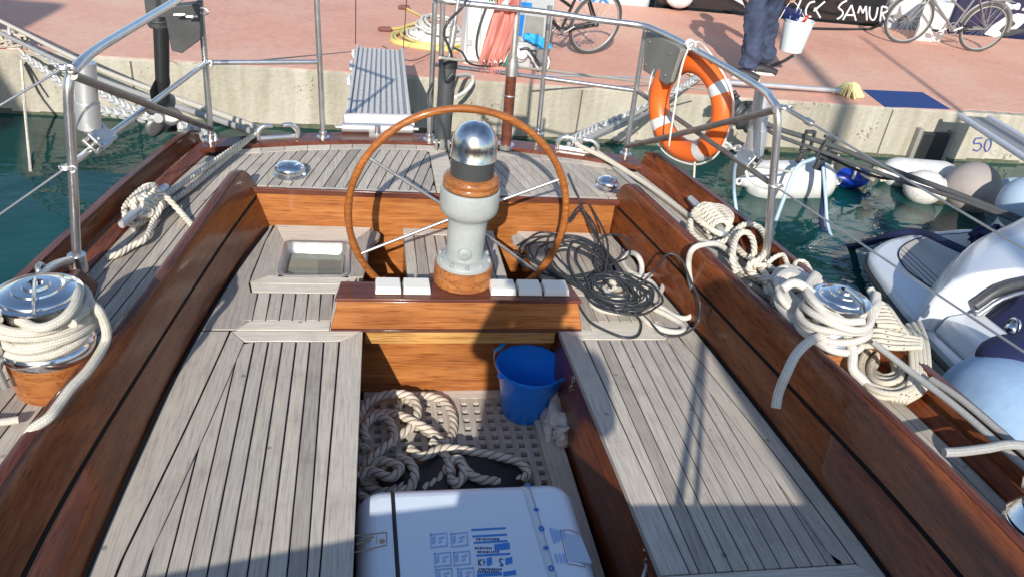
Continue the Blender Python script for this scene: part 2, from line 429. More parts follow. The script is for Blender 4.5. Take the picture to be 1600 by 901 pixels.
M['cabinetgrey'] = plain('grey_panel', (.40, .42, .43), .5, var=.08)
M['navy'] = plain('navy_cloth', (.04, .055, .105), .85, bump=1, bscale=14, var=.35, vscale=9)
M['navycanvas'] = plain('navy_canvas', (.012, .018, .07), .7, bump=.2)
M['skin'] = plain('skin', (.50, .28, .20), .5)
M['shoe'] = plain('dark_shoe', (.03, .032, .04), .6)
M['sole'] = plain('white_shoe_sole', (.65, .64, .6), .6)
M['fenderwhite'] = plain('white_fender', (.62, .63, .62), .45, var=.14, vscale=9)
M['fenderblue'] = plain('blue_fender', (.01, .05, .42), .35)
M['fenderpale'] = plain('pale_blue_fender', (.42, .55, .68), .5, bump=.1)
M['fendergrey'] = plain('grey_fender_cover', (.36, .32, .30), .9, bump=.4, var=.1)
M['galv'] = plain('galvanised_chain', (.62, .62, .60), .5, .35, var=.12)
M['darkblue'] = plain('blue_mat', (.012, .05, .20), .8)
M['yellowcloth'] = plain('pale_yellow_mop', (.68, .62, .32), .9, bump=.6, bscale=80)
M['tyre'] = plain('tyre_rubber', (.06, .06, .06), .7)
M['bikegrey'] = plain('silver_bicycle_paint', (.22, .22, .22), .4, .3)
M['bikerim'] = plain('dull_rim', (.34, .34, .33), .5, .3)
M['bikeblack'] = plain('black_bicycle_paint', (.02, .02, .022), .4)
M['blackhull'] = plain('glossy_black_hull', (.012, .014, .018), .12, coat=1)
M['navyhull'] = plain('dark_navy_hull', (.015, .02, .06), .3, coat=.4)
M['lettering'] = plain('white_lettering', (.75, .75, .75), .5)
M['blueink'] = plain('blue_print', (.04, .22, .62), .5)
M['blueinkpale'] = plain('pale_blue_print', (.30, .46, .74), .5)
M['blackstrap'] = plain('black_strap', (.012, .015, .02), .5)
M['orangeink'] = plain('brown_print', (.42, .30, .18), .6)
M['glassdark'] = plain('dark_window', (.01, .012, .02), .06, coat=1)
M['seafoam'] = plain('pale_teak_sheet', (.50, .48, .45), .7)
M['weed'] = plain('brown_weed', (.05, .045, .02), .9, bump=.9)
M['brassy'] = plain('worn_metal_fitting', (.42, .40, .36), .4, .9, var=.2)
# ================================================================= THE YACHT (one thing, its fittings are parts)
yacht = thing('sailing_yacht', (XC, 1.5, ZW), 'classic wooden sailing yacht seen from its cockpit, with grey teak decks and varnished coamings', 'sailing yacht')
BASEL = [(3.16, -.381), (2.75, -.47), (2.18, -.556), (1.76, -.592), (1.33, -.616), (.4, -.63)]
BASER = [(3.268, 1.165), (2.75, 1.25), (2.25, 1.313), (1.75, 1.36), (1.2, 1.405), (.4, 1.43)]
TOPL = [(3.2, -.462), (3.10, -.478), (2.18, -.603), (1.585, -.710), (1.3, -.745), (.4, -.79)]
TOPR = [(3.2, 1.20), (2.2, 1.362), (1.746, 1.452), (1.383, 1.515), (1.03, 1.55), (.4, 1.58)]
WID = [(3.80, 1.035), (3.6, 1.10), (3.0, 1.235), (2.4, 1.33), (1.94, 1.40), (1.43, 1.46), (.4, 1.52)]
ZD = .17
def bl(y): return interp(BASEL, y)
def br(y): return interp(BASER, y)
def tl(y): return interp(TOPL, y)
def tr(y): return interp(TOPR, y)
CO = .375
def wl(y): return CO-interp(WID, y)      # bulwark inner face
def wr(y): return CO+interp(WID, y)-.03
def yt(x): return 3.73-.17*((x-XC)/.95)**2  # aft end of the planking
ys = lambda a, b, n: [a+(b-a)*i/n for i in range(n+1)]

# ---- swept laid decks: real planks with black seams between
def deck_planks(side):
    mb = MB(); cb = MB()
    P = .0465; G = .0048
    def edge(y): return (wl(y)+.065) if side < 0 else (wr(y)-.065)
    def lim(y, aft):
        if aft: return XC-.05 if side < 0 else XC+.05
        return (tl(y)-.02) if side < 0 else (tr(y)+.03)
    def yend(x): return yt(x)
    for aft in (False, True):
        Y0, Y1 = (.45, 3.2) if not aft else (3.2, 3.74)
        yy = ys(Y0, Y1, 34 if not aft else 18)
        for k in range(0, 28):
            row = []
            jo = random.uniform(.4, 2.9)
            for y in yy:
                a = edge(y)-side*(k*P+G/2); b = edge(y)-side*((k+1)*P-G/2); L = lim(y, aft)
                if side < 0:
                    if a > L-.004: row.append(None); continue
                    b = min(b, L)
                else:
                    if a < L+.004: row.append(None); continue
                    b = max(b, L)
                if y > yend((a+b)/2): row.append(None); continue
                row.append((a, b, y))
            # contiguous runs
            run = []
            def flush(run):
                if len(run) < 2: return
                top = []; bot = []
                rows = []
                for (a, b, y) in run:
                    lo, hi = min(a, b), max(a, b)
                    rows.append([V((lo, y, ZD-.012)), V((lo, y, ZD)), V((hi, y, ZD)), V((hi, y, ZD-.012))])
                n = [mb.add(r) for r in rows]
                for i in range(len(rows)-1):
                    for j in range(3): mb.face([n[i]+j, n[i]+j+1, n[i+1]+j+1, n[i+1]+j])
                mb.face([n[0]+3, n[0]+2, n[0]+1, n[0]]); mb.face([n[-1]+j for j in range(4)])
            for i, r in enumerate(row):
                if r is None: flush(run); run = []
                else:
                    run.append(r)
                    if not aft and len(run) > 6 and abs(r[2]-jo) < .04:
                        flush(run); run = [(r[0], r[1], r[2]+.004)]
            flush(run)
        # black seam bed
        rows = []
        for y in yy:
            e = edge(y)+side*.0; L = lim(y, aft)
            lo, hi = min(e, L), max(e, L)
            yy2 = min(y, 3.70)
            rows.append([V((lo, yy2, ZD-.0035)), V((hi, yy2, ZD-.0035))])
        cb.grid(rows, sm=False)
    d = mb.build('side_deck', M['teakY'], yacht, bevel=0, label='swept grey teak deck planking, %s side' % ('left' if side < 0 else 'right'))
    cb.build('deck_seam', M['caulk'], d)
    return d
deck_planks(-1); deck_planks(1)
mb = MB()   # king plank and aft margin
mb.box2((XC-.045, 3.19, ZD-.01), (XC+.045, 3.70, ZD+.001))
mb.box2((XC-.75, 3.171, ZD-.012), (XC-.05, 3.197, ZD+.0012)); mb.box2((XC+.05, 3.171, ZD-.012), (XC+.74, 3.197, ZD+.0012))
for a in range(-9, 9):
    x0 = XC+a*.105; x1 = x0+.102
    mb.prism([(x0, yt(x0)-.03), (x1, yt(x1)-.03), (x1, yt(x1)+.035), (x0, yt(x0)+.035)], ZD-.012, ZD+.0015)
mb.build('deck_margin_plank', M['teakX'], yacht)

# ---- coamings: two boards with a groove, a darker cap, rounded aft end
def coaming(side):
    B, T = (bl, tl) if side < 0 else (br, tr)
    Y1 = 3.2 if side < 0 else 3.22
    ZT = .27
    yy = ys(.4, Y1-.13, 40)+[Y1-.13+.13*math.sin(PI/2*i/8) for i in range(1, 9)]
    def zt(y):
        d = y-(Y1-.13)
        return ZT if d <= 0 else ZD+.0+(ZT-ZD)*math.sqrt(max(0, 1-(d/.13)**2))
    def ins(y, t):   # inner face point at height fraction 0..1 of the full height
        z = ZT*t
        return V((B(y)+(T(y)-B(y))*t, y, z))
    mb = MB(); rows = []
    for y in yy:
        tt = zt(y)/ZT
        r = [ins(y, -.05)]
        for t in (0, .47, .49, .50, .52, .8, .94): r.append(ins(y, min(t, tt)))
        if True:   # groove: pull the third and fourth point into the board
            for q in (3, 4): r[q] = r[q]+V((side*.010, 0, 0)) if tt > .52 else r[q]
        r.append(ins(y, tt)+V((side*.004, 0, 0)))
        top = ins(y, tt)
        r.append(top+V((side*.008, 0, .004)))
        rows.append(r)
    mb.grid(rows, sm=False)
    m = mb.build('coaming', M['varnY'], yacht, label='varnished cockpit coaming along the %s bench' % ('left' if side < 0 else 'right'))
    # cap rail
    cb = MB(); rows = []
    for y in yy:
        top = V((B(y)+(T(y)-B(y))*zt(y)/ZT, y, zt(y)))
        w = .036
        rows.append([top+V((side*.006, 0, -.01)), top+V((side*.002, 0, .004)), top+V((side*.010, 0, .0085)), top+V((side*(w-.008), 0, .0085)), top+V((side*w, 0, .002)), V((top.x+side*w, y, ZD-.02))])
    cb.grid(rows, sm=True)
    e = rows[-1]; n = cb.add([V((B(Y1), Y1, -.02)), V((B(Y1)+side*.05, Y1, -.02)), V((e[4].x, Y1, ZD-.02)), e[4], e[1]])
    cb.face([n, n+1, n+2, n+3, n+4])
    cb.build('coaming_cap', M['cap'], m)
    gb = MB(); gb.grid([[ins(y, .478)+V((-side*.0012, 0, 0)), ins(y, .518)+V((-side*.0012, 0, 0))] for y in ys(.42, Y1-.05, 40)], sm=False); gb.build('coaming_seam', M['caulk'], m)
    # quarter-round bead at the foot
    bb = MB(); bb.tube([V((B(y)-side*.006, y, .004)) for y in ys(.5, 3.12, 30)], .006, 8)
    bb.build('coaming_bead', M['caulk'], m)
coaming(-1); coaming(1)

# ---- bulwarks
def bulwark(side):
    w = wl if side < 0 else wr
    yy = ys(.4, 3.62, 40)
    ZT = .262
    mb = MB(); cv = MB(); rows = []; rc = []
    for i, y in enumerate(yy):
        x = w(y); zt = ZT
        if y > 3.55: zt = ZT-.03*((y-3.55)/.07)**2
        rows.append([V((x-side*.06, y, ZD-.005)), V((x-side*.06, y, ZD+.005)), V((x-side*.012, y, ZD+.012)), V((x, y, ZD+.02)), V((x+side*.006, y, zt-.004)), V((x+side*.012, y, zt)), V((x+side*.026, y, zt)), V((x+side*.034, y, zt-.01)), V((x+side*.036, y, ZD-.1))])
    mb.grid([r[:6] for r in rows], sm=False)
    mb.grid([r[7:] for r in rows], sm=False)
    n = mb.add(rows[-1]); mb.face([n+i for i in range(2, 9)][::-1 if side > 0 else 1])
    m = mb.build('bulwark', M['varnY'], yacht)
    cv.grid([[r[5]+V((-side*.006, 0, .001)), r[5]+V((-side*.006, 0, .012)), r[6]+V((side*.008, 0, .010)), r[6]+V((side*.008, 0, .001))] for r in rows], sm=False)
    e = rows[-1]
    cv.build('bulwark_cap', M['cap'], m)
    pb = MB(); pb.grid([[V((w(y)-side*.068, y, ZD+.0015)), V((w(y)-side*.012, y, ZD+.0015))] for y in ys(.4, 3.6, 30)], sm=False)
    pb.build('covering_board', M['cap'], m)
bulwark(-1); bulwark(1)

# ---- hull, transom and its cap
mb = MB(); rows = []
for y, wf, zk in [(-13, .12, -.3), (-10, .62, -.8), (-6, .95, -1.3), (-3, 1.0, -1.4), (.4, 1.0, -1.4), (2, .97, -1.3), (3.0, .9, -.95), (3.55, .78, -.62), (3.82, .72, -.45)]:
    W = interp(WID, max(.4, min(y, 3.8)))+.05
    if y < .4: W = 1.57
    if y > 3.7: W = 1.02
    row = []
    for i in range(13):
        a = -PI/2+PI*i/12
        sx = math.copysign(abs(math.sin(a))**.55, math.sin(a)); cz = math.cos(a)**.8
        row.append(V((CO+W*sx*(wf if abs(a) < 1.3 else 1), y, (ZD-.1)+(zk-ZD+.1)*cz)))
    rows.append(row)
mb.grid(rows, sm=True); n = mb.add(rows[-1]); mb.face([n+i for i in range(13)])
mb.build('hull', M['navyhull'], yacht)
mb = MB(); n = 20
for i in range(n):
    x0 = CO-1.08+2.13*i/n; x1 = CO-1.08+2.13*(i+1)/n
    a, b = yt(x0)+.03, yt(x1)+.03
    mb.prism([(x0, a), (x1, b), (x1, b+.115), (x0, a+.115)], ZD-.06, ZD+.022)
bmq = mb.build('transom_cap', M['capX'], yacht)
mb = MB()
for i in range(n):
    x0 = CO-1.05+2.08*i/n; x1 = CO-1.05+2.08*(i+1)/n
    a, b = yt(x0)+.12, yt(x1)+.12
    mb.hexa([V((x0*.8+.08, a-.25, -.6)), V((x1*.8+.08, b-.25, -.6)), V((x1, b-.05, ZD-.05)), V((x0, a-.05, ZD-.05))],
            [V((x0*.8+.08, a-.22, -.6)), V((x1*.8+.08, b-.22, -.6)), V((x1, b, ZD-.05)), V((x0, a, ZD-.05))])
mb.build('transom', M['varnX'], yacht)

# ---- aft cockpit wall
mb = MB(); mb.box2((CO-.80, 3.17, -.36), (CO+.80, 3.20, ZD-.014)); mb.box2((CO-.78, 3.166, .03), (CO+.78, 3.172, .034))
mb.build('aft_wall', M['varnX'], yacht)
mb = MB(); mb.box2((CO-.82, 3.158, ZD-.022), (CO+.82, 3.174, ZD+.006)); mb.build('aft_wall_cap', M['capX'], yacht, bevel=.004)

# ---- benches
P = .0462
def strip_planks(mb, poly, x0, x1, pitch, gap, z0, z1):
    k = math.floor(x0/pitch)
    x = x0
    while x < x1:
        pl = clip(clip(poly, -1, 0, -(x+gap/2)), 1, 0, (x+pitch-gap/2))
        if len(pl) >= 3: mb.prism(pl, z0, z1)
        x += pitch
def bench(side):
    xi = (lambda y: .022-.024*(2.344-y)/1.056) if side < 0 else (lambda y: .747+.028*(2.363-y)/1.13)
    B = bl if side < 0 else br
    ye = 2.344 if side < 0 else 2.352
    # lid outer line
    hl = (lambda y: interp([(2.331, -.428), (2.048, -.459), (1.825, -.484), (1.551, -.519), (1.328, -.545), (.4, -.575)], y)) if side < 0 else (lambda y: interp([(2.31, 1.21), (2.1, 1.245), (1.7, 1.295), (1.19, 1.335), (.4, 1.36)], y))
    s = side
    Z0, Z1 = -.022, 0
    Y0 = .5 if side < 0 else 1.235
    m = MB()
    # margins: inner, aft (mitred), outer
    mw = .078; ew = .062; g = .0025
    yy = ys(Y0, ye, 12)
    m.prism([(xi(Y0), Y0), (xi(ye), ye), (xi(ye)+s*mw, ye-ew), (xi(Y0)+s*mw, Y0)], Z0, Z1)
    m2 = MB()
    aft = [(xi(ye)+s*g, ye), (hl(ye)-s*g, ye), (hl(ye-ew)-s*(.056+g), ye-ew+.002), (xi(ye)+s*(mw+g), ye-ew+.002)]
    m2.prism(aft, Z0, Z1+.0006)
    ow = .056
    yb_ = [Y0+(ye-ew-.003-Y0)*i/12 for i in range(13)]
    m.prism([(hl(a), a) for a in yb_]+[(hl(ye), ye), (hl(ye-ew)-s*ow, ye-ew)]+[(hl(a)-s*ow, a) for a in yb_[::-1]], Z0, Z1)
    # field planks
    fld = []
    for y in ys(Y0, ye-ew-.003, 10): fld.append((xi(y)+s*(mw+g), y))
    x_in = xi(2)+s*(mw+.0035)
    pts_in = [(x_in, Y0), (x_in, ye-ew-g)]
    k = 0
    while True:
        a = x_in+s*k*P; b = a+s*(P-.0040)
        # clip y where plank meets outer margin
        def oy(x):   # y beyond which x is outside hl-ow
            best = ye-ew-g
            for y in ys(Y0, ye-ew-g, 120):
                if s*(x-(hl(y)-s*(ow+.003))) > 0: best = y; return best
            return best
        ya, yb = oy(a), oy(b)
        if ya <= Y0+.004: break
        yb = max(yb, Y0+.01)
        G_ = .0035
        ia = (lambda y: xi(y)+s*(mw+G_)) if k == 0 else (lambda y: a)
        top_ = ye-ew-g
        pts = [(ia(Y0), Y0), (ia(ya), ya)]
        if yb < top_-.001 or ya < top_-.001:
            pts += [(hl(y)-s*(ow+.0028), y) for y in [ya+(yb-ya)*q/8 for q in range(1, 8)] if s*((hl(y)-s*(ow+.0028))-a) > 0 and s*(b-(hl(y)-s*(ow+.0028))) > 0]
        pts += [(b, yb), (b, Y0)]
        m.prism(pts, Z0, Z1)
        k += 1
        if k > 15: break
    o = m.build('bench', M['teakY'], yacht, bevel=.0015, bseg=1, label='grey slatted teak bench on the %s side of the cockpit' % ('left' if s < 0 else 'right'))
    m2.build('end_board', M['teakX'], o, bevel=.0015, bseg=1)
    # fixed outboard board
    m3 = MB()
    yy = ys(.4, 3.15, 24)
    yy = ys(.4, ye, 20)
    m3.prism([(hl(a)+s*.006, a) for a in yy]+[(B(a)+s*.004, a) for a in yy[::-1]], Z0, Z1-.001)
    m3.build('outboard_board', M['teakY'], o)
    mc = MB(); mc.prism([(xi(.4)+s*.01, .4), (xi(ye)+s*.01, ye-.01), (hl(ye), ye-.01)]+[(B(y), y) for y in (2.2, 1.8, 1.4, .9, .4)], -.02, -.0045)
    mc.build('seam_bed', M['caulk'], o)
    if side > 0:   # forward end board of the right bench
        m4 = MB(); m4.prism([(xi(1.23), 1.231), (xi(1.15), 1.15), (B(1.15)-.02, 1.15), (hl(1.23)+.0, 1.231), ], Z0, Z1+.0004); m4.prism([(xi(1.14), 1.145), (xi(.5), .5), (B(.5), .5), (B(1.14), 1.145)], Z0, Z1+.0004)
        m4.build('forward_board', M['teakX'], o, bevel=.0015)
    # front face of the seat
    mf = MB()
    for i in range(12):
        yy = ys(.4, 2.45, 12); a, b = yy[i], yy[i+1]
        mf.prism([(xi(a)+s*.012, a), (xi(b)+s*.012, b), (xi(b)+s*.034, b), (xi(a)+s*.034, a)], -.36, -.023)
    mf.build('bench_front', M['varnY'], yacht)
bench(-1); bench(1)

# ---- locker tops beside the helm (aft of the benches)
def locker(side):
    s = side
    mir = (lambda x: x) if s < 0 else (lambda x: .785-x)
    B = (lambda y: bl(y)+.004) if s < 0 else (lambda y: br(y)-.004)
    sg = 1
    m = MB(); mx = None; mxl = []
    def pr(mb, pts, dz=0):
        if mb is None: mb = MB(); mxl.append(mb)
        mb.prism(pts, -.022, dz)
    X = mir
    # low board and framed step panel
    pr(mx, [(X(-.096), 2.352), (X(-.092), 2.41), (X(-.372), 2.41), (X(-.412), 2.352)])
    pr(m, [(X(-.096+.003), 2.352), (X(-.022), 2.352), (X(-.012), 2.66), (X(-.088+.003), 2.60)])
    for k in range(7):
        a = -.09-.0*k - k*P; b = a-P+.004
        if b < -.40: b = -.40
        pr(m, [(X(a), 2.414), (X(a), 2.60), (X(b), 2.60), (X(b), 2.414)])
    pr(mx, [(X(-.085), 2.603), (X(-.012), 2.664), (X(-.40), 2.664), (X(-.385), 2.603)])
    # frame round the sunken tray
    pr(mx, [(X(-.02), 2.668), (X(-.0), 2.72), (X(-.335), 2.72), (X(-.40), 2.668)])
    pr(m, [(X(-.303), 2.724), (X(-.303), 3.01), (X(-.354), 3.16), (X(-.3775), 3.02), (X(-.4025), 2.673), (X(-.338), 2.724)])
    pr(m, [(X(-.034), 2.724), (X(.022), 2.724), (X(.040), 2.85), (X(.048), 3.0), (X(.088), 3.06), (X(.098), 3.10), (X(.085), 3.13), (X(.05), 3.13), (X(-.034), 3.01)])
    pr(mx, [(X(-.303), 3.014), (X(-.034), 3.014), (X(.048), 3.134), (X(.06), 3.165), (X(-.355), 3.165)])
    # outboard wedge to the coaming
    yy = ys(2.352, 3.16, 8)
    for i in range(8):
        a, b = yy[i], yy[i+1]
        pass
    def inn(y):
        T_ = [(2.352, -.4125), (2.41, -.3745), (2.60, -.3885), (2.664, -.4030), (2.72, -.4030), (2.724, -.403), (3.02, -.3785), (3.17, -.3585)]
        for (a, u), (b, v) in zip(T_, T_[1:]):
            if a <= y <= b: return X(u+(v-u)*(y-a)/(b-a)-.003)
        return X(-.3585)
    yw = [2.356, 2.41, 2.5, 2.60, 2.664, 2.72, 2.8, 2.9, 3.02, 3.1, 3.16]
    yw = [y for y in yw if s*(B(y)-inn(y)) > .001]
    pr(m, [(inn(y), y) for y in yw]+[(B(y), y) for y in yw[::-1]], -.0008)
    o = m.build('locker_top', M['teakY'], yacht, bevel=.0015, bseg=1)
    for q_ in mxl: q_.build('locker_frame', M['teakX'], o, bevel=.0015, bseg=1)
    mc = MB()
    mc.prism([(X(-.02), 2.35), (X(-.005), 2.72), (X(-.303), 2.72), (X(-.40), 2.35)], -.02, -.005)
    for i in range(8):
        a, b = yy[i], yy[i+1]
        mc.prism([(X(-.303), a), (X(-.303), b), (B(b), b), (B(a), a)], -.02, -.0047)
    mc.build('seam_bed', M['caulk'], o)
    # facing of the locker toward the footwell
    f = MB(); f.box2((X(-.03), 2.48, -.36), (X(-.012), 2.85, -.022)); f.box2((X(-.0), 2.85, -.36), (X(.022), 3.165, -.022))
    f.build('locker_front', M['varnY'], yacht)
    # tray
    t = MB(); cx = X(-.1685); 
    def rr(hx, hy, r, z, n=6):
        pts = []
        for (sx, sy, a0) in ((1, 1, 0), (-1, 1, PI/2), (-1, -1, PI), (1, -1, 1.5*PI)):
            for i in range(n+1):
                a = a0+PI/2*i/n
                pts.append(V((cx+sx*(hx-r)+r*math.cos(a), 2.868+sy*(hy-r)+r*math.sin(a), z)))
        return pts
    rows = [rr(.140, .148, .035, .0005), rr(.140, .148, .035, .006), rr(.134, .142, .035, .007), rr(.126, .134, .032, .004), rr(.120, .128, .03, -.03), rr(.108, .116, .03, -.048), rr(.02, .02, .01, -.05)]
    t.grid(rows, True)
    n = t.add(rows[-1]); t.face([n+i for i in range(len(rows[-1]))])
    return o, t
lockL, trayL = locker(-1)
tr_ = trayL.build('sunken_tray', M['steelbr'], lockL, label='sunken stainless tray with a puddle of water in the locker top')
w = MB(); w.prism([(-.28, 2.76), (-.06, 2.76), (-.055, 2.97), (-.27, 2.98)], -.040, -.036); 
wm, nt, b_ = new_mat('clear_puddle'); b_.inputs['Base Color'].default_value = (.55, .58, .5, 1); b_.inputs['Roughness'].default_value = .05; b_.inputs['Transmission Weight'].default_value = .7; b_.inputs['IOR'].default_value = 1.33
M['puddle'] = wm; w.build('puddle', wm, tr_)
lockR, trayR = locker(1); 
rb = MB()
for k in range(6): rb.prism([(.84+k*.0462, 2.725), (.84+k*.0462+.042, 2.725), (.84+k*.0462+.042, 3.01), (.84+k*.0462, 3.01)], -.022, 0)
rb.build('locker_panel', M['teakY'], lockR, bevel=.0015, bseg=1)
wp = MB(); wp.box2((-.16, 2.78, -.0465), (-.065, 2.92, -.040)); wp.build('soap_bar', M['ivory'], tr_)

# ---- helm platform behind the pedestal, footwell floor
mb = MB(); 
for k in range(9):
    a = .2+k*P
    mb.box2((a, 2.70, -.03), (a+P-.004, 3.105, 0))
o = mb.build('helm_platform', M['teakY'], yacht, bevel=.0015, bseg=1)
mx = MB(); mx.box2((.2, 3.109, -.03), (.2+9*P-.004, 3.165, 0)); mx.build('platform_end_board', M['teakX'], o, bevel=.0015); mx = MB(); mx.box2((.2, 2.655, -.03), (.2+9*P-.004, 2.697, 0)); mx.build('platform_end_board', M['teakX'], o, bevel=.0015)
mf = MB(); mf.box2((.206, 2.66, -.36), (.2+9*P-.01, 3.16, -.031)); mf.box2((.206,2.67,-.03),(.2+9*P-.01,3.16,-.005)); mf.build('platform_box', M['cap'], o)

# ---- steering console
mb = MB()
def con(z, f=0): return [V((-.094+.033*z/.122+f, 2.352, z)), V((.841-.033*z/.122-f, 2.352, z)), V((.80-f, 2.475, z)), V((-.055+f, 2.475, z))]
mb.hexa(con(0), [V((-.066, 2.372, .112)), V((.812, 2.372, .112)), V((.80, 2.475, .112)), V((-.055, 2.475, .112))])
cons = mb.build('steering_console', M['varnX'], yacht, bevel=.006)
mb = MB(); mb.hexa([V((-.078, 2.36, .1125)), V((.822, 2.36, .1125)), V((.805, 2.482, .1125)), V((-.06, 2.482, .1125))], [V((-.075, 2.362, .126)), V((.819, 2.362, .126)), V((.803, 2.48, .126)), V((-.058, 2.48, .126))])
mb.build('console_top', M['capX'], cons, bevel=.003)
mb = MB(); mb.box2((-.09, 2.344, -.006), (.835, 2.36, .004)); mb.build('console_foot_bead', M['capX'], cons, bevel=.002)
mb = MB(); mb.box2((.03, 2.372, -.075), (.745, 2.45, -.008)); mb.build('console_beam', M['varnPale'], yacht, bevel=.003)
mb = MB(); mb.box2((.0, 2.45, -.36), (.80, 2.475, -.01)); mb.build('footwell_wall', M['varnX'], yacht)
# ivory blocks
bx = [(586, 627), (630, 673), (766, 806), (809, 846), (849, 888)]
for a, b in bx:
    p0 = PZ(a, 458, .128); p1 = PZ(b, 458, .128)
    q0 = PZ(a+2, 438, .15)
    mb = MB(); mb.hexa([V((p0.x, 2.388, .127)), V((p1.x, 2.388, .127)), V((p1.x, 2.47, .127)), V((p0.x, 2.47, .127))],
                       [V((p0.x+.003, 2.396, .152)), V((p1.x-.003, 2.396, .152)), V((p1.x-.003, 2.468, .152)), V((p0.x+.003, 2.468, .152))])
    mb.build('ivory_block', M['ivory'], cons, bevel=.003)
# ---- steering pedestal
mb = MB(); mb.box2((.27, 2.484, -.36), (.51, 2.60, .10)); mb.build('pedestal_plinth', M['cap'], cons, bevel=.01)
PXY = (.388, 2.505)
def pl(prof, **k):
    m = MB(); m.lathe(prof, (PXY[0], PXY[1], 0), **k); return m
ped = pl([(.074, .205), (.074, .22), (.068, .25), (.071, .36), (.073, .385), (.078, .395), (.092, .405), (.103, .42), (.106, .44), (.106, .492), (.104, .500), (.099, .503), (.094, .500), (.0, .499)], n=48).build('steering_pedestal', M['castpaint'], yacht)
f = pl([(.0, .224), (.072, .232), (.088, .226), (.101, .216), (.103, .21), (.103, .202), (.0, .202)], n=48).build('pedestal_flange', M['castpaint'], ped)
pl([(.0, .202), (.107, .202), (.109, .197), (.109, .135), (.111, .128), (.0, .128)], n=48).build('wooden_base', M['varnZ'], ped)
pl([(.0, .502), (.092, .502), (.099, .508), (.100, .516), (.096, .523), (.098, .528), (.099, .535), (.094, .546), (.086, .552), (.0, .552)], n=48).build('wooden_ring', M['varnZ'], ped)
pl([(.076, .552), (.077, .556), (.077, .612), (.0, .612)], n=48).build('compass_band', M['darkband'], ped)
cc = pl([(.079, .612), (.081, .614), (.081, .618), (.0795, .620), (.0795, .662)]+[(.0795*math.cos(a*PI/2/12), .662+.080*math.sin(a*PI/2/12)) for a in range(1, 13)], n=48).build('compass_cover', M['dullchrome'], ped)
for i in range(10):
    a = 2*PI*i/10+.31
    m = MB(); c = V((PXY[0]+.092*math.cos(a), PXY[1]+.092*math.sin(a), .221)); m.cyl(c, c+V((0, 0, .012)), .006, n=6); m.cyl(c-V((0, 0, .001)), c+V((0, 0, .003)), .009, n=12)
    m.build('flange_bolt', M['castpaint'], ped)
m = MB()
bc = V((PXY[0]-.010, PXY[1]-.068, .268))
m.lathe([(0, .016), (.006, .0155), (.007, .008), (.022, .007), (.025, .004), (.025, -.004)], bc, (0, -1, 0), n=24)
m.build('pedestal_boss', plain('grey_green_boss', (.33, .37, .36), .5, var=.15), ped)
# ---- steering wheel
WC = V((.390, 2.74, .277)); WR = .427; TL = .02
wu = V((1, 0, 0)); ww = V((0, math.sin(TL), math.cos(TL))); wn = wu.cross(ww)
m = MB(); pts = [WC+(wu*math.cos(t)+ww*math.sin(t))*WR for t in [2*PI*i/160 for i in range(160)]]
m.tube(pts, lambda t: .0145+.0009*math.cos(t*2*PI*16), 14, closed=True)
wheel = m.build('steering_wheel', M['rimwood'], yacht)
m = MB(); m.lathe([(0, -.05), (.03, -.05), (.032, -.02), (.045, -.015), (.045, .02), (.025, .03), (.018, .05), (0, .052)], WC, wn); m.cyl(WC+V((0, -.02, 0)), V((PXY[0], PXY[1]+.06, .3)), .022)
m.build('wheel_hub', M['steel'], wheel)
def px2ang(px, py):
    r = ray(px, py); t = (WC-CAMP).dot(wn)/r.dot(wn); p = CAMP+r*t-WC
    return math.atan2(p.dot(ww), p.dot(wu))
angs = [px2ang(577, 247), px2ang(562, 397), px2ang(872, 281), px2ang(805, 400)]
print('spoke angs', [a*180/PI for a in angs])
for a in angs:
    m = MB(); m.cyl(WC+(wu*math.cos(a)+ww*math.sin(a))*.03, WC+(wu*math.cos(a)+ww*math.sin(a))*(WR-.006), .0062, n=12)
    m.build('spoke', M['steelbr'], wheel)
# rim notches (segments of the laminated rim)
# ---- cockpit sole: boards and grating
ZS = -.36
mb = MB(); mb.box2((.0, .4, ZS-.08), (.80, 3.17, ZS-.03)); mb.build('bilge_floor', M['caulk'], yacht)
mb = MB(); Pg = .048
x0, x1, y0, y1 = .045, .69, .6, 2.40
k = 0; x = x0
while x < x1:
    if not (.335 < x < .385): mb.box2((x, y0, ZS-.025), (x+.0235, y1, ZS))
    x += Pg
y = y0
while y < y1:
    mb.box2((x0, y, ZS-.022), (.33, y+.0235, ZS-.002)); mb.box2((.40, y, ZS-.022), (x1, y+.0235, ZS-.002)); y += Pg
g = mb.build('sole_grating', M['teakY'], yacht)
mb = MB(); mb.box2((.03, 2.402, ZS-.025), (.745, 2.448, ZS+.001)); mb.build('grating_end_board', M['teakX'], g)
mb = MB(); mb.box2((.328, y0, ZS-.025), (.364, 2.40, ZS+.0012)); mb.box2((.367, y0, ZS-.025), (.404, 2.40, ZS+.0012)); mb.box2((.012, y0, ZS-.025), (.043, 2.40, ZS+.0012)); mb.box2((.672, y0, ZS-.025), (.755, 2.40, ZS+.03)); mb.build('sole_board', M['teakY'], g)
mb = MB(); mb.lathe([(0, .004), (.012, .004), (.013, .002), (.02, .002), (.021, -.002)], (.365, 2.33, ZS+.003), n=20); mb.build('lifting_ring', M['steelbr'], g)
# footwell aft floor
mb = MB(); mb.box2((-.03, 2.476, ZS-.03), (.82, 3.168, ZS)); mb.build('helm_floor', M['cap'], yacht)
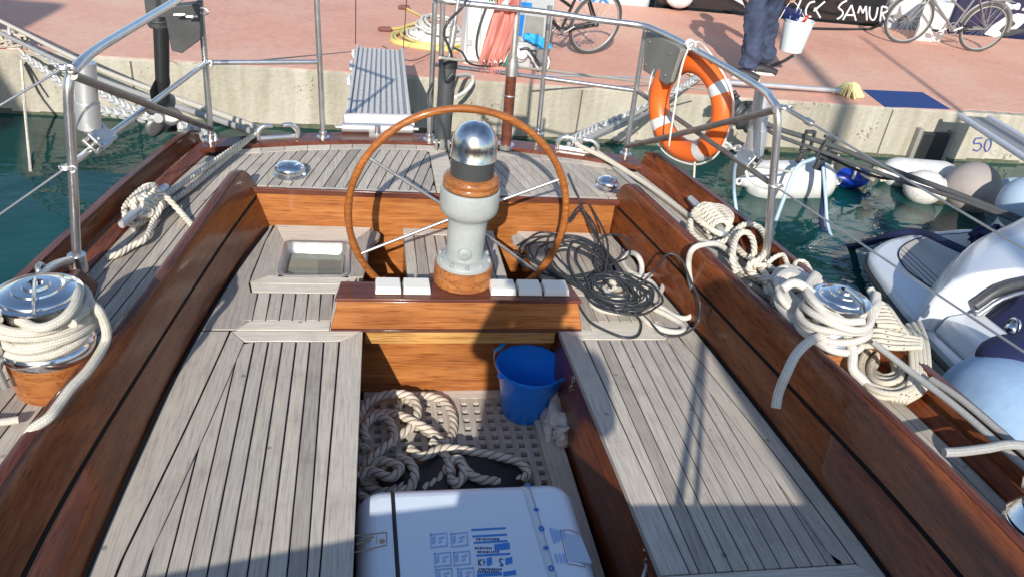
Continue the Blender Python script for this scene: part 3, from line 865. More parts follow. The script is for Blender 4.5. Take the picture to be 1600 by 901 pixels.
# coachroof behind the photographer (its aft edge shades the benches)
ROOFZ = .52
re_ = [(-.98, .30), (-.71, .338), (-.5, .374), (-.26, .417), (.53, .489), (1.0, .462), (1.36, .44), (1.45, .2), (1.3, -5.5), (-.5, -5.5), (-.95, 0)]
mb = MB(); mb.prism(re_, -.1, ROOFZ); mb.build('coachroof', M['varnX'], yacht)
mb = MB(); mb.cyl((XC, -9.8, .1), (XC, -9.8, 17), .11, .08, n=24); mb.build('mast', M['alu'], yacht)
mb = MB(); bp_ = [V((.56, -.74, 1.78)), V((.56, -.78, 1.78)), V((.57, -1.4, 1.77)), V((.59, -2.4, 1.76)), V((.55, -5, 1.75)), V((.43, -9.6, 1.7))]
mb.tube(catmull(bp_, .1), lambda t: .07+.06*min(1, t*14)+.07*min(1, t*3), 20); mb.build('shading_boom_cover', M['navycanvas'], yacht)  # unseen boom with cover, placed and thickened to shade the right coaming
for x_, r_m in ((.58, .012), (.64, .009)):
    mb = MB(); mb.tube([V((x_, .33, .53)), V((.56, -.80+.1*x_, 1.72))], r_m, 8); mb.build('shading_mainsheet', M['braidwhite'], yacht)  # unseen ropes added to throw thin shadow lines over the right bench
mb = MB(); mb.prism([(-1.13, .42), (1.88, .42), (1.8, -6), (1.3, -10), (.6, -13), (.2, -13), (-.5, -10), (-1.05, -6)], ZD-.02, ZD-.001); mb.build('foredeck', M['teakX'], yacht)

# ---- vents (low chrome mushrooms)
for (px, py, r) in ((452, 272, .066), (965, 290, .058)):
    c = PZ(px, py, ZD+.02); c = V((c.x, c.y+.03, ZD))
    if px > 900: c = V((1.17, 3.30, ZD))
    m = MB(); m.lathe([(r*1.05, 0), (r*1.05, .008), (r*.8, .012), (r*.8, .025), (r*1.0, .028), (r*1.02, .036), (r*.9, .05), (r*.55, .06), (0, .064)], c, n=40)
    m.build('deck_vent', M['chrome'], yacht)

# ---- cleats (horn cleats on the side decks, fairleads at the quarters)
def cleat(c, ang, L=.15, name='horn_cleat'):
    d = V((math.cos(ang), math.sin(ang), 0)); m = MB()
    z = V((0, 0, 1))
    m.tube(catmull([c-d*L+z*.058, c-d*L*.6+z*.060, c+z*.066, c+d*L*.6+z*.060, c+d*L+z*.058], .01), lambda t: .0145+.007*(1-abs(2*t-1)), 14)
    for sg in (-1, 1): m.tube([c+d*sg*L*.28, c+d*sg*L*.28+z*.06], lambda t: .018-.004*t, 12)
    m.tube([c-d*L*.6+z*.004, c+d*L*.6+z*.004], .022, 12, flat=.4)
    return m.build(name, M['alu'], yacht)
cl1 = V((-.74, 2.78, ZD+.004)); aL = math.atan2(.35, .1)
a = PZ(192, 348, .235); b = PZ(258, 292, .235); cl1 = V(((a.x+b.x)/2, (a.y+b.y)/2, ZD+.003)); aL = math.atan2(b.y-a.y, b.x-a.x)
cleat(cl1, aL, (b-a).length/2*1.05)
a = PZ(1082, 312, .235); b = PZ(1150, 385, .235); cl2 = V(((a.x+b.x)/2, (a.y+b.y)/2, ZD+.003)); aR = math.atan2(a.y-b.y, a.x-b.x)
cleat(cl2, aR, (b-a).length/2*1.1)
def fairlead(pxs, flip):
    a = PZ(pxs[0][0], pxs[0][1], ZD+.03); b = PZ(pxs[1][0], pxs[1][1], ZD+.03)
    m = MB(); d = (b-a); n = V((-d.y, d.x, 0)).normalized(); z = V((0, 0, 1))
    m.tube([a+d*.0, b], .016, 12, flat=.6)
    for t0, t1 in ((.05, .38), (.95, .62)):
        m.tube(catmull([a+d*t0, a+d*t0+z*.035, a+d*(t0*.6+t1*.4)+z*.062, a+d*t1+z*.062], .008), lambda t: .014-.003*t, 12)
    m.build('fairlead', M['steel'], yacht)
fairlead(((400, 218), (468, 214)), 1)
fairlead(((868, 230), (935, 240)), 1)

# ---- winches
def winch(c, rb, hb, rd, hd, top_r, name, wood=True):
    """c base centre, rb/hb wood base radius and height, rd/hd drum"""
    z = V((0, 0, 1)); root = None
    m = MB(); m.lathe([(0, hb+.0), (rb*1.02, hb), (rb*1.05, hb+.008), (rb*1.05, hb+.028), (rb*.98, hb+.036), (rd*1.02, hb+.05), (rd*.86, hb+.075), (rd*.78, hb+hd*.6), (rd*.84, hb+hd*.86), (rd*1.0, hb+hd*.93), (rd*1.0, hb+hd*.97), (rd*.7, hb+hd)], c, n=48)
    root = m.build(name, M['chrome'], yacht)
    if wood:
        m = MB(); m.lathe([(0, hb), (rb, hb), (rb*.985, hb*.5), (rb*.93, 0), (0, 0)], c, n=48); m.build('winch_base', M['varnZ'], root)
    ht = hb+hd
    m = MB(); m.lathe([(rd*.75, ht-.012), (top_r*.98, ht-.012), (top_r, ht-.006), (top_r, ht), (top_r*.94, ht+.006), (top_r*.62, ht+.011), (top_r*.6, ht+.016), (top_r*.36, ht+.018), (top_r*.33, ht+.026), (top_r*.2, ht+.027), (top_r*.18, ht+.016), (0, ht+.016)], c, n=56)
    m.build('winch_top', M['chrome'], root)
    m = MB(); d = V((.25, -.97, 0))
    m.tube(catmull([c+z*(ht+.014), c+d*top_r*.5+z*(ht+.014), c+d*top_r*.92+z*(ht+.008), c+d*top_r*1.12+z*(ht-.008)], .01), lambda t: .03-.010*t, 10, flat=.25)
    m.build('feeder_arm', M['chrome'], root)
    m = MB(); s_ = top_r*.12
    m.lathe([(0, ht+.03), (s_*.5, ht+.03), (s_*.7, ht+.024), (s_, ht+.018), (s_*1.05, ht+.01)], c, n=8); m.build('handle_socket', M['black'], root)
    return root
WLc = V((-.795, 1.845, ZD)); WRc = V((1.545, 1.93, ZD))
winch(WLc, .108, .115, .105, .175, .092, 'sheet_winch')
winch(WRc, .100, .085, .090, .165, .076, 'sheet_winch')
winch(V((1.675, 1.10, ZD)), .085, .06, .088, .14, .088, 'sheet_winch')
# small second winch outboard with a wooden chock (left quarter)
c = PZ(35, 450, .35)
m = MB(); c0 = V((-.945, 1.98, ZD)); m.lathe([(0, 0), (.055, 0), (.052, .05), (.035, .07), (.032, .12), (.05, .14), (.052, .165), (.045, .175), (0, .178)], c0, n=36)
sm = m.build('small_winch', M['chrome'], yacht)
m = MB(); m.sphere(c0+V((-.03, .01, .19)), .016, 12); m.build('locking_knob', M['brassy'], sm)
a = [PZ(125, 404, .27), PZ(150, 437, .18), PZ(139, 462, .17), PZ(92, 432, .24)]
m = MB(); base = [V((-.86, 2.06, ZD)), V((-.80, 2.12, ZD)), V((-.83, 2.37, ZD)), V((-.92, 2.33, ZD))]
m.hexa(base, [V((-.895, 2.10, ZD+.08)), V((-.86, 2.14, ZD+.08)), V((-.865, 2.33, ZD+.08)), V((-.905, 2.31, ZD+.08))])
m.build('wooden_chock', M['cap'], yacht, bevel=.005)
m = MB(); m.tube(catmull([V((-.93, 2.06, .27)), V((-.93, 2.16, .30)), V((-.915, 2.27, .29)), V((-.90, 2.36, .26))], .01), .015, 10); m.torus((-.93, 2.22, .30), .022, .008, (1, 0, .3), 20, 8); m.box((-.9, 2.12, .28), (.04, .1, .03))
m.build('jamming_block', M['steelbr'], yacht)
m = MB(); mm = V((-.885, 1.74, .36)); m.torus(mm, .022, .008, (.3, 1, 0), 24, 8); m.torus(mm+V((.006, .01, -.045)), .018, .007, (1, .2, 0), 24, 8); m.tube([mm+V((0, 0, -.06)), mm+V((.01, -.005, -.12))], .013, 10, flat=.5); m.torus(mm+V((-.02, .02, .03)), .02, .007, (0, .3, 1), 20, 8)
m.build('hanging_shackle', M['steelbr'], yacht)
# spinnaker-sheet tube end and chain plate near the right cleat
m = MB(); m.tube([PZ(1165, 425, .20), PZ(1300, 520, .20)], .008, 8); m.build('deck_track', M['alu'], yacht)
# ================================================================= PUSHPIT RAILS, STERN FITTINGS (parts of the yacht)
def rail(name, pts, r=.0145, mat='steel', parent=None, n=14, step=.02, cat_=True):
    m = MB(); m.tube(catmull(pts, step) if cat_ else pts, r, n); return m.build(name, M[mat], parent or yacht)
ZR = .87
LF = PZ(120, 402, .25); LA = PZ(330, 217, .2); L2 = PZ(505, 212, .2)
RF = PZ(1197, 407, .25); RA = PZ(978, 238, .2); RC = PZ(841, 207, .2); G1 = PZ(671, 216, .2)
lt = PY(107, 135, LF.y)
Lrail = rail('pushpit_rail', [LF, PY(113, 260, LF.y), lt, PZ(122, 103, .86), PZ(150, 78, ZR), PZ(200, 47, ZR), PZ(262, 10, ZR), PZ(310, -20, ZR), PZ(380, -45, ZR), V((L2.x-.02, L2.y, ZR))])
def post(b, px, py, name='stanchion', r=.0135, ext=0):
    t = PY(px, py, b.y); d = (t-b); t = b+d*((ZR-.01-b.z)/d.z) if ext else t
    o = rail(name, [b, t], r, cat_=False)
    m = MB(); m.cyl(V((b.x, b.y, b.z-.02)), V((b.x, b.y, b.z-.004)), .032, n=20); m.cyl(V((b.x, b.y, b.z-.006)), V((b.x, b.y, b.z+.02)), .019, n=16); m.build('stanchion_foot', M['steel'], o)
    return t
for b, px, py in ((LA, 313, 0), (L2, 495, 0), (RA, 1008, 50), (RC, 858, 25), (G1, 680, 0)): post(b, px, py, ext=1)
post(V((G1.x+.05, G1.y+.02, .2)), 692, 0, ext=1)
m = MB(); m.cyl(LF-V((0, 0, .05)), LF+V((0, 0, .01)), .028); m.cyl(RF-V((0, 0, .05)), RF+V((0, 0, .01)), .028); m.build('corner_foot', M['steel'], yacht)
rail('brace_tube', [PY(114, 118, LF.y), V((LA.x, LA.y, .25))], .0135, 'bracesteel', cat_=False)
dl0 = PY(322, 98, LA.y); dl1 = PY(104, 262, LF.y)
rail('diagonal_tube', [dl0, dl1], .0105, 'steel', cat_=False)
rail('mid_rail', [dl0, PY(495, 97, L2.y)], .011, 'steel', cat_=False)
q = PX(0, 335, -1.02); rail('lower_lifeline', [dl1, dl1+(q-dl1)*2.2], .0035, 'steelbr', cat_=False)
lt2 = PY(100, 106, LF.y); q = PX(0, 165, -.97); rail('upper_lifeline', [lt2, lt2+(q-lt2)*2.2], .0035, 'steelbr', cat_=False)
def clampring(c, name='lifeline_fitting'):
    m = MB(); m.torus(c, .016, .006, (0, 0, 1), 20, 8); m.torus(c+V((.02, -.01, 0)), .010, .005, (0, 1, 0), 16, 8); m.cyl(c+V((-.02, 0, 0)), c+V((.03, 0, .0)), .007, n=8); m.build(name, M['steelbr'], yacht)
for c in (dl1, lt2, dl0): clampring(c)
# right side
rt = PY(1215, 185, RF.y)
rail('pushpit_rail', [RF, PY(1207, 290, RF.y), rt, PZ(1207, 158, .865), PZ(1180, 133, ZR), PZ(1080, 75, ZR), PZ(1030, 50, ZR), PZ(1000, 40, ZR), PZ(930, 31, ZR), PZ(850, 19, ZR), PZ(740, 7, ZR), PZ(685, 0, ZR), PZ(675, -8, ZR-.02)])
m1 = PY(672, 100, G1.y); m2 = PY(849, 122, RC.y); m3 = PY(995, 142, RA.y); dr1 = PY(1209, 290, RF.y)
rail('mid_rail', [m1, m2, m3], .011, 'steel', cat_=False)
rail('diagonal_tube', [m3, dr1], .0105, 'bracesteel', cat_=False)
rail('brace_tube', [V((RA.x, RA.y, .23)), PY(1212, 172, RF.y)], .0135, 'bracesteel', cat_=False)
u0 = PY(1225, 168, RF.y); q = PX(1555, 362, 1.66); rail('upper_lifeline', [u0, u0+(q-u0)*1.35], .0035, 'steelbr', cat_=False)
q = PX(1450, 450, 1.66); rail('lower_lifeline', [dr1, dr1+(q-dr1)*1.6], .0035, 'steelbr', cat_=False)
m = MB(); dd = (PX(1555, 362, 1.66)-u0).normalized(); m.cyl(u0, u0+dd*.12, .008, n=10); m.cyl(u0+dd*.12, u0+dd*.15, .012, n=10); m.build('turnbuckle', M['steelbr'], yacht)
for c in (dr1, u0): clampring(c)
# clamp-on aluminium cylinders with hinge brackets
for (top, bot, yy, br_, side) in (((132, 97), (139, 200), 2.62, (152, 222), -1), ((1193, 142), (1178, 240), 2.72, (1172, 251), 1)):
    a = PY(*top, yy); b = PY(*bot, yy); d = (b-a)
    m = MB(); m.cyl(a, a+d*.62, .033, n=28); m.cyl(a+d*.60, b, .037, n=28)
    o = m.build('aluminium_cylinder', M['alu'], yacht)
    c = PY(*br_, yy-.02)
    ax = (dl0-dl1) if side < 0 else (m3-dr1)
    ax.normalize(); n_ = (V((0, 0, 1.9))-c); n_ = (n_-ax*n_.dot(ax)).normalized(); u_ = n_.cross(ax)
    Rm = Matrix((ax, u_, n_)).transposed().to_4x4()
    m = MB(); m.box(c+V((0, 0, .0)), (.105, .062, .012), rot=Rm); m.box(c+n_*.03, (.105, .062, .010), rot=Rm); m.cyl(b-V((0, 0, .012)), c+V((0, 0, .02)), .022, .016, n=14)
    m.cyl(c-ax*.03-n_*.01, c-ax*.03+n_*.04, .008, n=10)
    m.build('hinge_bracket', M['steelbr'], o, bevel=.003)
    m = MB()
    for sx in (-1, 1):
        for sy in (-1, 1): m.cyl(c+ax*sx*.042+u_*sy*.022-n_*.010, c+ax*sx*.042+u_*sy*.022+n_*.040, .005, n=8)
    m.build('bracket_bolt', M['steel'], o)
# black hydraulic backstay cylinder
cb0 = PZ(690, 232, .18); cb1 = PY(700, 104, 3.74); d = (cb1-cb0)
m = MB(); m.cyl(cb0+d*.14, cb1, .041, n=28); ram = m.build('backstay_cylinder', M['blackgrey'], yacht)
m = MB(); m.cyl(cb1-d*.01, cb1+d*.1, .045, n=28); m.cyl(cb1+d*.1, cb1+d*.104, .036, n=28); m.build('cylinder_head', M['black'], ram)
m = MB(); e = PY(716, 0, 3.78); m.cyl(cb1, e+(e-cb1)*.1, .0105, n=12); q = e+(e-cb1)*.1; m.cyl(q, q+(e-cb1)*12, .005, n=8); m.cyl(cb1+(e-cb1)*.25, cb1+(e-cb1)*.62, .016, n=12); m.build('piston_rod', M['steel'], ram)
m = MB(); m.box(cb0+V((-.03, 0, .01)), (.012, .05, .09)); m.box(cb0+V((.03, 0, .01)), (.012, .05, .09)); m.cyl(cb0+V((-.045, 0, .03)), cb0+V((.045, 0, .03)), .008); m.box(cb0+V((0, 0, .04)), (.024, .035, .08)); m.build('clevis_fork', M['steelbr'], ram)
m = MB(); m.tube(catmull([PY(735, -10, 3.7), PY(722, 12, 3.7), PY(700, 35, 3.66), PY(694, 55, 3.66), PY(702, 75, 3.66), PY(705, 90, 3.7), PY(692, 100, 3.7), PY(695, 125, 3.64), PY(708, 115, 3.64)], .01), .0065, 10)
m.tube(catmull([PY(708, 75, 3.68), PY(722, 82, 3.7), PY(735, 100, 3.72), PY(770, 104, 3.8), PY(785, 98, 3.85)], .01), .005, 8)
m.tube(catmull([PY(676, 130, 3.7), PY(668, 150, 3.7), PY(672, 170, 3.68), PY(690, 195, 3.66), PZ(699, 238, .18)], .01), .006, 8)
m.tube(catmull([PY(716, 120, 3.7), PY(705, 150, 3.7), PY(698, 170, 3.7)], .01), .006, 8)
m.build('hydraulic_hose', M['hose'], ram)
# ensign staff
s0 = PZ(790, 228, .19); s1 = PY(799, 118, 3.79)
m = MB(); m.cyl(s0, s1, .0275, .0265, n=24); st = m.build('ensign_staff', M['cap'], yacht)
m = MB(); d = (s1-s0).normalized(); m.cyl(s0-V((0, 0, .01)), s0+V((0, 0, .012)), .045, n=28); m.build('staff_socket', M['steel'], st)
m = MB(); m.cyl(s1-d*.002, s1+d*.06, .032, n=24); m.cyl(s1+d*.06, s1+d*.08, .024, n=24); m.torus(s1-d*.10, .0285, .004, d, 24, 8); m.build('staff_collar', M['steelbr'], st)
m = MB(); m.cyl(s1+d*.06, s1+d*1.3, .020, .012, n=16); m.build('upper_staff', M['steel'], st)
# outboard motor hung on the black pad
m = MB()
q = [PY(x, y, 3.56) for x, y in ((255, 12), (312, 6), (314, 62), (284, 84), (268, 80))]
off = V((0, .035, 0)); m.hexa(q, [p+off for p in q])
b1 = m.build('motor_pad', M['board'], yacht, bevel=.004)
m = MB(); m.hexa([p+off*1.1 for p in q], [p+off*2 for p in q]); m.build('pad_back', M['board'], b1, bevel=.004)
m = MB()
for (x, y) in ((283, 22), (302, 25)): 
    c = PY(x, y, 3.55); m.cyl(c, c-V((0, .03, 0)), .006); m.cyl(c-V((.022, .03, 0)), c+V((.022, -.03, .005)), .006, n=8)
c = PY(318, 18, 3.56); m.torus(c, .022, .004, (.4, 1, 0), 20, 6, sy=.6)
m.build('clamp_screw', M['steelbr'], b1)
ob = thing('outboard_motor', PY(255, 160, 3.74), 'black outboard motor hanging over the stern with its bare propeller above the water', 'outboard motor')
m = MB(); yy = 3.74
a = PY(250, -30, yy); b = PY(254, 132, yy); m.tube([a, a.lerp(b, .5), b], lambda t: .036-.006*t, 14, flat=1.35)
leg = m.build('drive_leg', M['black'], ob)
m = MB(); c = PY(249, 32, yy); m.cyl(c-V((0, 0, .03)), c+V((0, 0, .03)), .046, n=20); c2 = PY(249, 5, yy); m.box(c2, (.10, .09, .10)); m.torus(c, .047, .006, (0, 0, 1), 24, 8); m.torus(c-V((0, 0, .02)), .047, .005, (0, 0, 1), 24, 8); m.build('swivel_bracket', M['blackgrey'], ob, bevel=.008)
m = MB(); c = PY(250, 138, yy); m.tube(catmull([c+V((-.02, -.10, 0)), c, c+V((.02, .12, 0))], .01), lambda t: .055*math.sin(PI*(.12+.8*t)), 16, flat=.09); m.build('cavitation_plate', M['black'], ob)
m = MB(); c = PY(257, 168, yy); m.tube(catmull([c+V((.0, .13, .0)), c+V((0, .06, 0)), c, c+V((0, -.10, 0))], .01), lambda t: .012+.026*math.sin(PI*min(1, .15+.75*t)), 18); m.tube([PY(254, 125, yy), c], .028, 12, flat=1.6); m.tube(catmull([c, c-V((0, -.03, .06)), c-V((0, -.05, .13))], .01), lambda t: .012, 8, flat=3); gc = m.build('gearcase', M['black'], ob)
m = MB(); pc = c+V((.0, -.12, -.005)); m.lathe([(0, -.03), (.016, -.028), (.022, -.01), (.022, .02), (0, .02)], pc, (0, -1, 0), n=20)
hub = m.build('propeller_hub', M['alu'], gc if False else ob)
for k in range(3):
    a = 2*PI*k/3+2.2; u = V((math.cos(a), 0, math.sin(a))); w_ = V((-math.sin(a), .55, math.cos(a)))
    m = MB(); rows = []
    for i in range(7):
        t = i/6; wd = .038*math.sin(PI*(.18+.75*t))
        cc_ = pc+u*(.018+.085*t); rows.append([cc_-w_*wd, cc_-w_*wd*.4+V((0, -.004, 0)), cc_+w_*wd*.4+V((0, -.004, 0)), cc_+w_*wd])
    m.grid(rows); o = m.build('propeller_blade', plain('dull_propeller%d' % k, (.22, .22, .22), .45, .6), hub)
    sm_ = o.modifiers.new('solid', 'SOLIDIFY'); sm_.thickness = .004
# grey pad on the right rail
q = [PX(x, y, 1.355) for x, y in ((1010, 49), (1060, 72), (1064, 78), (1047, 129), (1041, 133), (1004, 110))]
m = MB(); off = V((.03, .006, 0)); m.hexa(q, [p+off for p in q]); pad = m.build('rail_pad', M['boardgrey'], yacht, bevel=.004)
m = MB()
for (x, y) in ((1016, 66), (1048, 84), (1010, 101), (1040, 118)):
    c = PX(x, y, 1.353); m.cyl(c, c-V((.004, 0, 0)), .005, n=10)
m.build('pad_bolt', M['steel'], pad)

# ================================================================= LIFEBUOY
RB = V((1.475, 3.27, .60)); RS = .82
an = R_(66); nrm = V((math.sin(an), math.cos(an), .05)).normalized()
lb = thing('lifebuoy', RB-V((0, 0, .3)), 'orange lifebuoy with white bands tied to the stern rail', 'lifebuoy')
m = MB(); m.torus(RB, .244*RS, .060*RS, nrm, 72, 20); m.build('ring', M['orange'], lb)
uu = V((0, 0, 1)).cross(nrm).normalized(); vv = nrm.cross(uu)
for k in range(4):
    a0 = R_(50+90*k)
    m = MB(); P_ = [RB+(uu*math.cos(a0+t)+vv*math.sin(a0+t))*.244*RS for t in [i*.034-.12 for i in range(8)]]
    m.tube(P_, .0622*RS, 20, cap=False); m.build('white_band', M['tapewhite'], lb)
m = MB()
for k in range(4):
    a0 = R_(50+90*k); pts = []
    for i in range(11):
        t = i/10; rr = (.244+.066+.014*math.sin(PI*t)+.01*math.sin(7*t+k))*RS
        a = a0+PI/2*t; pts.append(RB+(uu*math.cos(a)+vv*math.sin(a))*rr-nrm*.01)
    m.tube(catmull(pts, .01), .0048, 8)
m.build('grab_line', M['hosewhite'], lb)
# thin lashing cord holding the lifebuoy
m = MB(); t0 = PZ(1079, 70, ZR+.015)
m.tube(catmull([t0+V((.02, .02, 0)), t0, PX(1068, 95, 1.36), PX(1060, 130, 1.35), PX(1053, 175, 1.35), PX(1046, 222, 1.36), PX(1045, 232, 1.38)], .01), .0042, 8)
for k in range(3): m.torus(t0+V((0, .012*(k-1), 0)), .018, .004, (0.1, 1, 0), 16, 6)
m.tube(catmull([t0, PZ(1092, 66, ZR+.03), PZ(1105, 78, ZR+.02), PX(1118, 95, 1.47)], .01), .004, 8)
tag(m.build('lashing_cord', M['hosewhite']), 'thin pale cord tied over the rail and down the lifebuoy', 'cord')

# ================================================================= ENSIGN (faded, ragged)
fl = thing('ragged_ensign', PY(785, 50, 3.86), 'faded red ensign with a ragged fringe hanging over the stern rail', 'flag')
def cloth(rows_px, yv, name, mat, wav=.018, n=14, parent=None, frays=0):
    m = MB(); rows = []
    for i, (xl, xr, y) in enumerate(rows_px):
        row = []
        for j in range(n+1):
            t = j/n; x = xl+(xr-xl)*t
            yy_ = y+ (5*math.sin(j*1.9)+3*math.sin(j*4.3) if i == len(rows_px)-1 else 0)
            row.append(PY(x, yy_, yv+wav*math.sin(t*13+i*.35)+wav*.5*math.sin(t*29+i*.8)))
        rows.append(row)
    # refine vertically
    rr = []
    for i in range(len(rows)-1):
        for k in range(4): rr.append([rows[i][j].lerp(rows[i+1][j], k/4) for j in range(n+1)])
    rr.append(rows[-1]); m.grid(rr)
    for k in range(frays):
        j = random.randint(0, n); p = rows[-1][j]; pts = [p+V((0, 0, .02))]
        for q in range(4): pts.append(pts[-1]+V((random.uniform(-.008, .006), random.uniform(-.004, .004), -random.uniform(.008, .03))))
        m.tube(catmull(pts, .008), .0016, 5)
    o = m.build(name, mat, parent)
    s_ = o.modifiers.new('solid', 'SOLIDIFY'); s_.thickness = .003
    return o
cloth([(775, 808, -22), (774, 812, 0), (772, 812, 18), (766, 810, 35), (760, 805, 55), (754, 797, 75), (748, 786, 96)], 3.80, 'red_cloth', M['redcloth'], parent=fl, frays=22)
cloth([(783, 795, -20), (786, 797, 2), (781, 790, 12)], 3.775, 'white_cloth', M['whitecloth'], .006, parent=fl)
cloth([(762, 784, -22), (764, 781, 2)], 3.82, 'green_cloth', M['greencloth'], .008, parent=fl)
cloth([(802, 810, 60), (796, 806, 80), (786, 800, 104)], 3.85, 'green_corner', M['greencloth'], .008, parent=fl)

# ================================================================= GANGPLANK
gp = thing('gangplank', (.1, 3.98, .15), 'aluminium gangplank with ribbed deck leading from the stern to the quay', 'gangplank')
gn = [PZ(546, 172, .19), PZ(634, 172, .19)]
A0 = V((-.075, 3.95, .185)); A1 = V((.275, 4.0, .185)); B0 = PY(557, 73, 6.86); B1 = PY(630, 79, 6.86)
nseg = 9
ax_ = (B0-A0); u_ = (A1-A0)
m = MB(); 
def gpt(s, t, h=0): 
    p = A0.lerp(B0, t).lerp(A1.lerp(B1, t), s); return p+V((0, 0, h))
for k in range(nseg):    # deck strips
    s0_ = .07+.86*k/nseg; s1_ = s0_+.86/nseg*.62
    m.hexa([gpt(s0_, 0, -.012), gpt(s1_, 0, -.012), gpt(s1_, 1, -.012), gpt(s0_, 1, -.012)], [gpt(s0_, 0, 0), gpt(s1_, 0, 0), gpt(s1_, 1, 0), gpt(s0_, 1, 0)])
dk = m.build('ribbed_deck', M['aludeck'], gp)
m = MB(); m.hexa([gpt(.05, 0, -.02), gpt(.95, 0, -.02), gpt(.95, 1, -.02), gpt(.05, 1, -.02)], [gpt(.05, 0, -.007), gpt(.95, 0, -.007), gpt(.95, 1, -.007), gpt(.05, 1, -.007)])
gm, nt, b_ = new_mat('punched_plate'); tc = N(nt, 'ShaderNodeTexCoord'); mp = N(nt, 'ShaderNodeMapping'); mp.inputs['Scale'].default_value = (90, 36, 1); nt.links.new(tc.outputs['Object'], mp.inputs[0]); ck = N(nt, 'ShaderNodeTexChecker'); ck.inputs['Scale'].default_value = 1; ck.inputs['Color1'].default_value = (.45, .44, .42, 1); ck.inputs['Color2'].default_value = (.26, .26, .26, 1); nt.links.new(mp.outputs[0], ck.inputs['Vector']); nt.links.new(ck.outputs[0], b_.inputs['Base Color']); b_.inputs['Roughness'].default_value = .6; b_.inputs['Metallic'].default_value = .3
m.build('punched_plate', gm, gp)
for s in (0, 1):
    m = MB(); a, b = (0, .05) if s == 0 else (.95, 1)
    m.hexa([gpt(a, 0, -.055), gpt(b, 0, -.055), gpt(b, 1, -.055), gpt(a, 1, -.055)], [gpt(a, 0, .018), gpt(b, 0, .018), gpt(b, 1, .018), gpt(a, 1, .018)])
    m.build('side_beam', M['aludeck'], gp, bevel=.004)
m = MB()
for t in (.42, .62, .82): m.hexa([gpt(-.07, t, -.02), gpt(-.01, t, -.02), gpt(-.01, t+.05, -.02), gpt(-.07, t+.05, -.02)], [gpt(-.07, t, .03), gpt(-.01, t, .03), gpt(-.01, t+.05, .03), gpt(-.07, t+.05, .03)])
m.build('stanchion_pocket', M['white'], gp, bevel=.004)
m = MB(); c0 = (A0+V((.0, -.03, -.0))); c1 = (A1+V((.0, -.03, 0))); m.tube(catmull([c0, c0.lerp(c1, .3)+V((0, 0, .004)), c0.lerp(c1, .7), c1], .02), .072, 18, flat=.85)
m.build('rolled_canvas', M['whitecloth'], gp)
m = MB(); c0 = V((-.085, 3.84, .215)); c1 = V((.27, 3.87, .215)); m.cyl(c0, c1, .024, n=24); m.cyl(c0-V((.03, 0, 0)), c1+V((.03, 0, 0)), .008, n=12)
m.build('end_roller', M['alu'], gp)
m = MB(); m.box2((.05, 3.80, .19), (.13, 3.9, .20)); m.cyl((.09, 3.82, .19), (.09, 3.82, .24), .014); m.build('pivot_bracket', M['steelbr'], gp)
# thin lift lines of the gangplank
m = MB(); m.tube([gpt(-.02, 1, .02), PY(556, -10, 6.3)+V((0, 0, .0))], .004, 6); m.tube([gpt(-.02, 1, .02), gpt(-.02, 1, .02)+(PY(556, -10, 6.3)-gpt(-.02, 1, .02))*4], .004, 6)
m.tube([gpt(1.0, 1, .02), gpt(1.0, 1, .02)+(PY(636, -10, 6.3)-gpt(1.0, 1, .02))*4], .004, 6)
m.build('lift_line', M['hose'], gp)
m = MB(); m.tube([gpt(-.02, .9, 0), PY(400, 95, 3.72)], .0035, 6); m.build('guy_line', M['hose'], gp)
# ================================================================= ROPES ON THE YACHT
def P3(pts): return [PZ(*p) for p in pts]
def helix(c, r, z0, z1, turns, a0=0, wob=0.0, n=36):
    out = []
    for i in range(int(turns*n)+1):
        t = i/(turns*n); a = a0+2*PI*turns*t
        out.append(V((c.x+(r+wob*math.sin(a*1.7))*math.cos(a), c.y+(r+wob*math.sin(a*1.7))*math.sin(a), z0+(z1-z0)*t+wob*1.4*math.sin(a*2.3))))
    return out
# --- left cleat: laid rope
r_ = .0115
a = PZ(192, 348, .235); b = PZ(258, 292, .235); d = (b-a); cc = (a+b)/2; dn = d.normalized(); pn = V((-dn.y, dn.x, 0)); up = V((0, 0, 1))
m = MB()
main = P3([(408, 205, .23), (380, 222, .22), (330, 255, .215), (290, 283, .215), (262, 302, .22)])+[cc+dn*.05-pn*.03+up*.0]
main += [cc+dn*.02-pn*.035-up*.02, cc-dn*.035-pn*.03, cc-dn*.05+pn*.01+up*.01, cc+pn*.02+up*.035, cc+dn*.05-pn*.0+up*.03, cc+dn*.055-pn*.04, cc-dn*.0-pn*.03+up*.03, cc-dn*.045+pn*.015+up*.02, cc-dn*.06-pn*.02-up*.01, cc+dn*.0-pn*.0+up*.045, cc+dn*.05+pn*.02+up*.02, cc+dn*.02-pn*.05+up*.0]
main += P3([(240, 345, .20), (228, 372, .20), (205, 385, .19), (185, 397, .185), (165, 403, .182)])
m.rope(catmull(main, .004), r_)
lp = P3([(395, 212, .22), (340, 258, .19), (290, 300, .187), (262, 318, .187), (225, 345, .187), (205, 350, .2), (195, 325, .23), (222, 295, .24), (240, 290, .27)])+P3([(243, 297, .28), (262, 310, .24), (285, 335, .19), (303, 355, .187)])
m.rope(catmull(lp, .004), r_)
for k in range(4):
    o_ = pn*(.0)+dn*(-.035+.024*k)
    m.rope(catmull([cc+o_-pn*.045-up*.03, cc+o_-pn*.03+up*.02, cc+o_+up*.037, cc+o_*.8+pn*.03+up*.018, cc+o_*.6+pn*.045-up*.03], .004), r_)
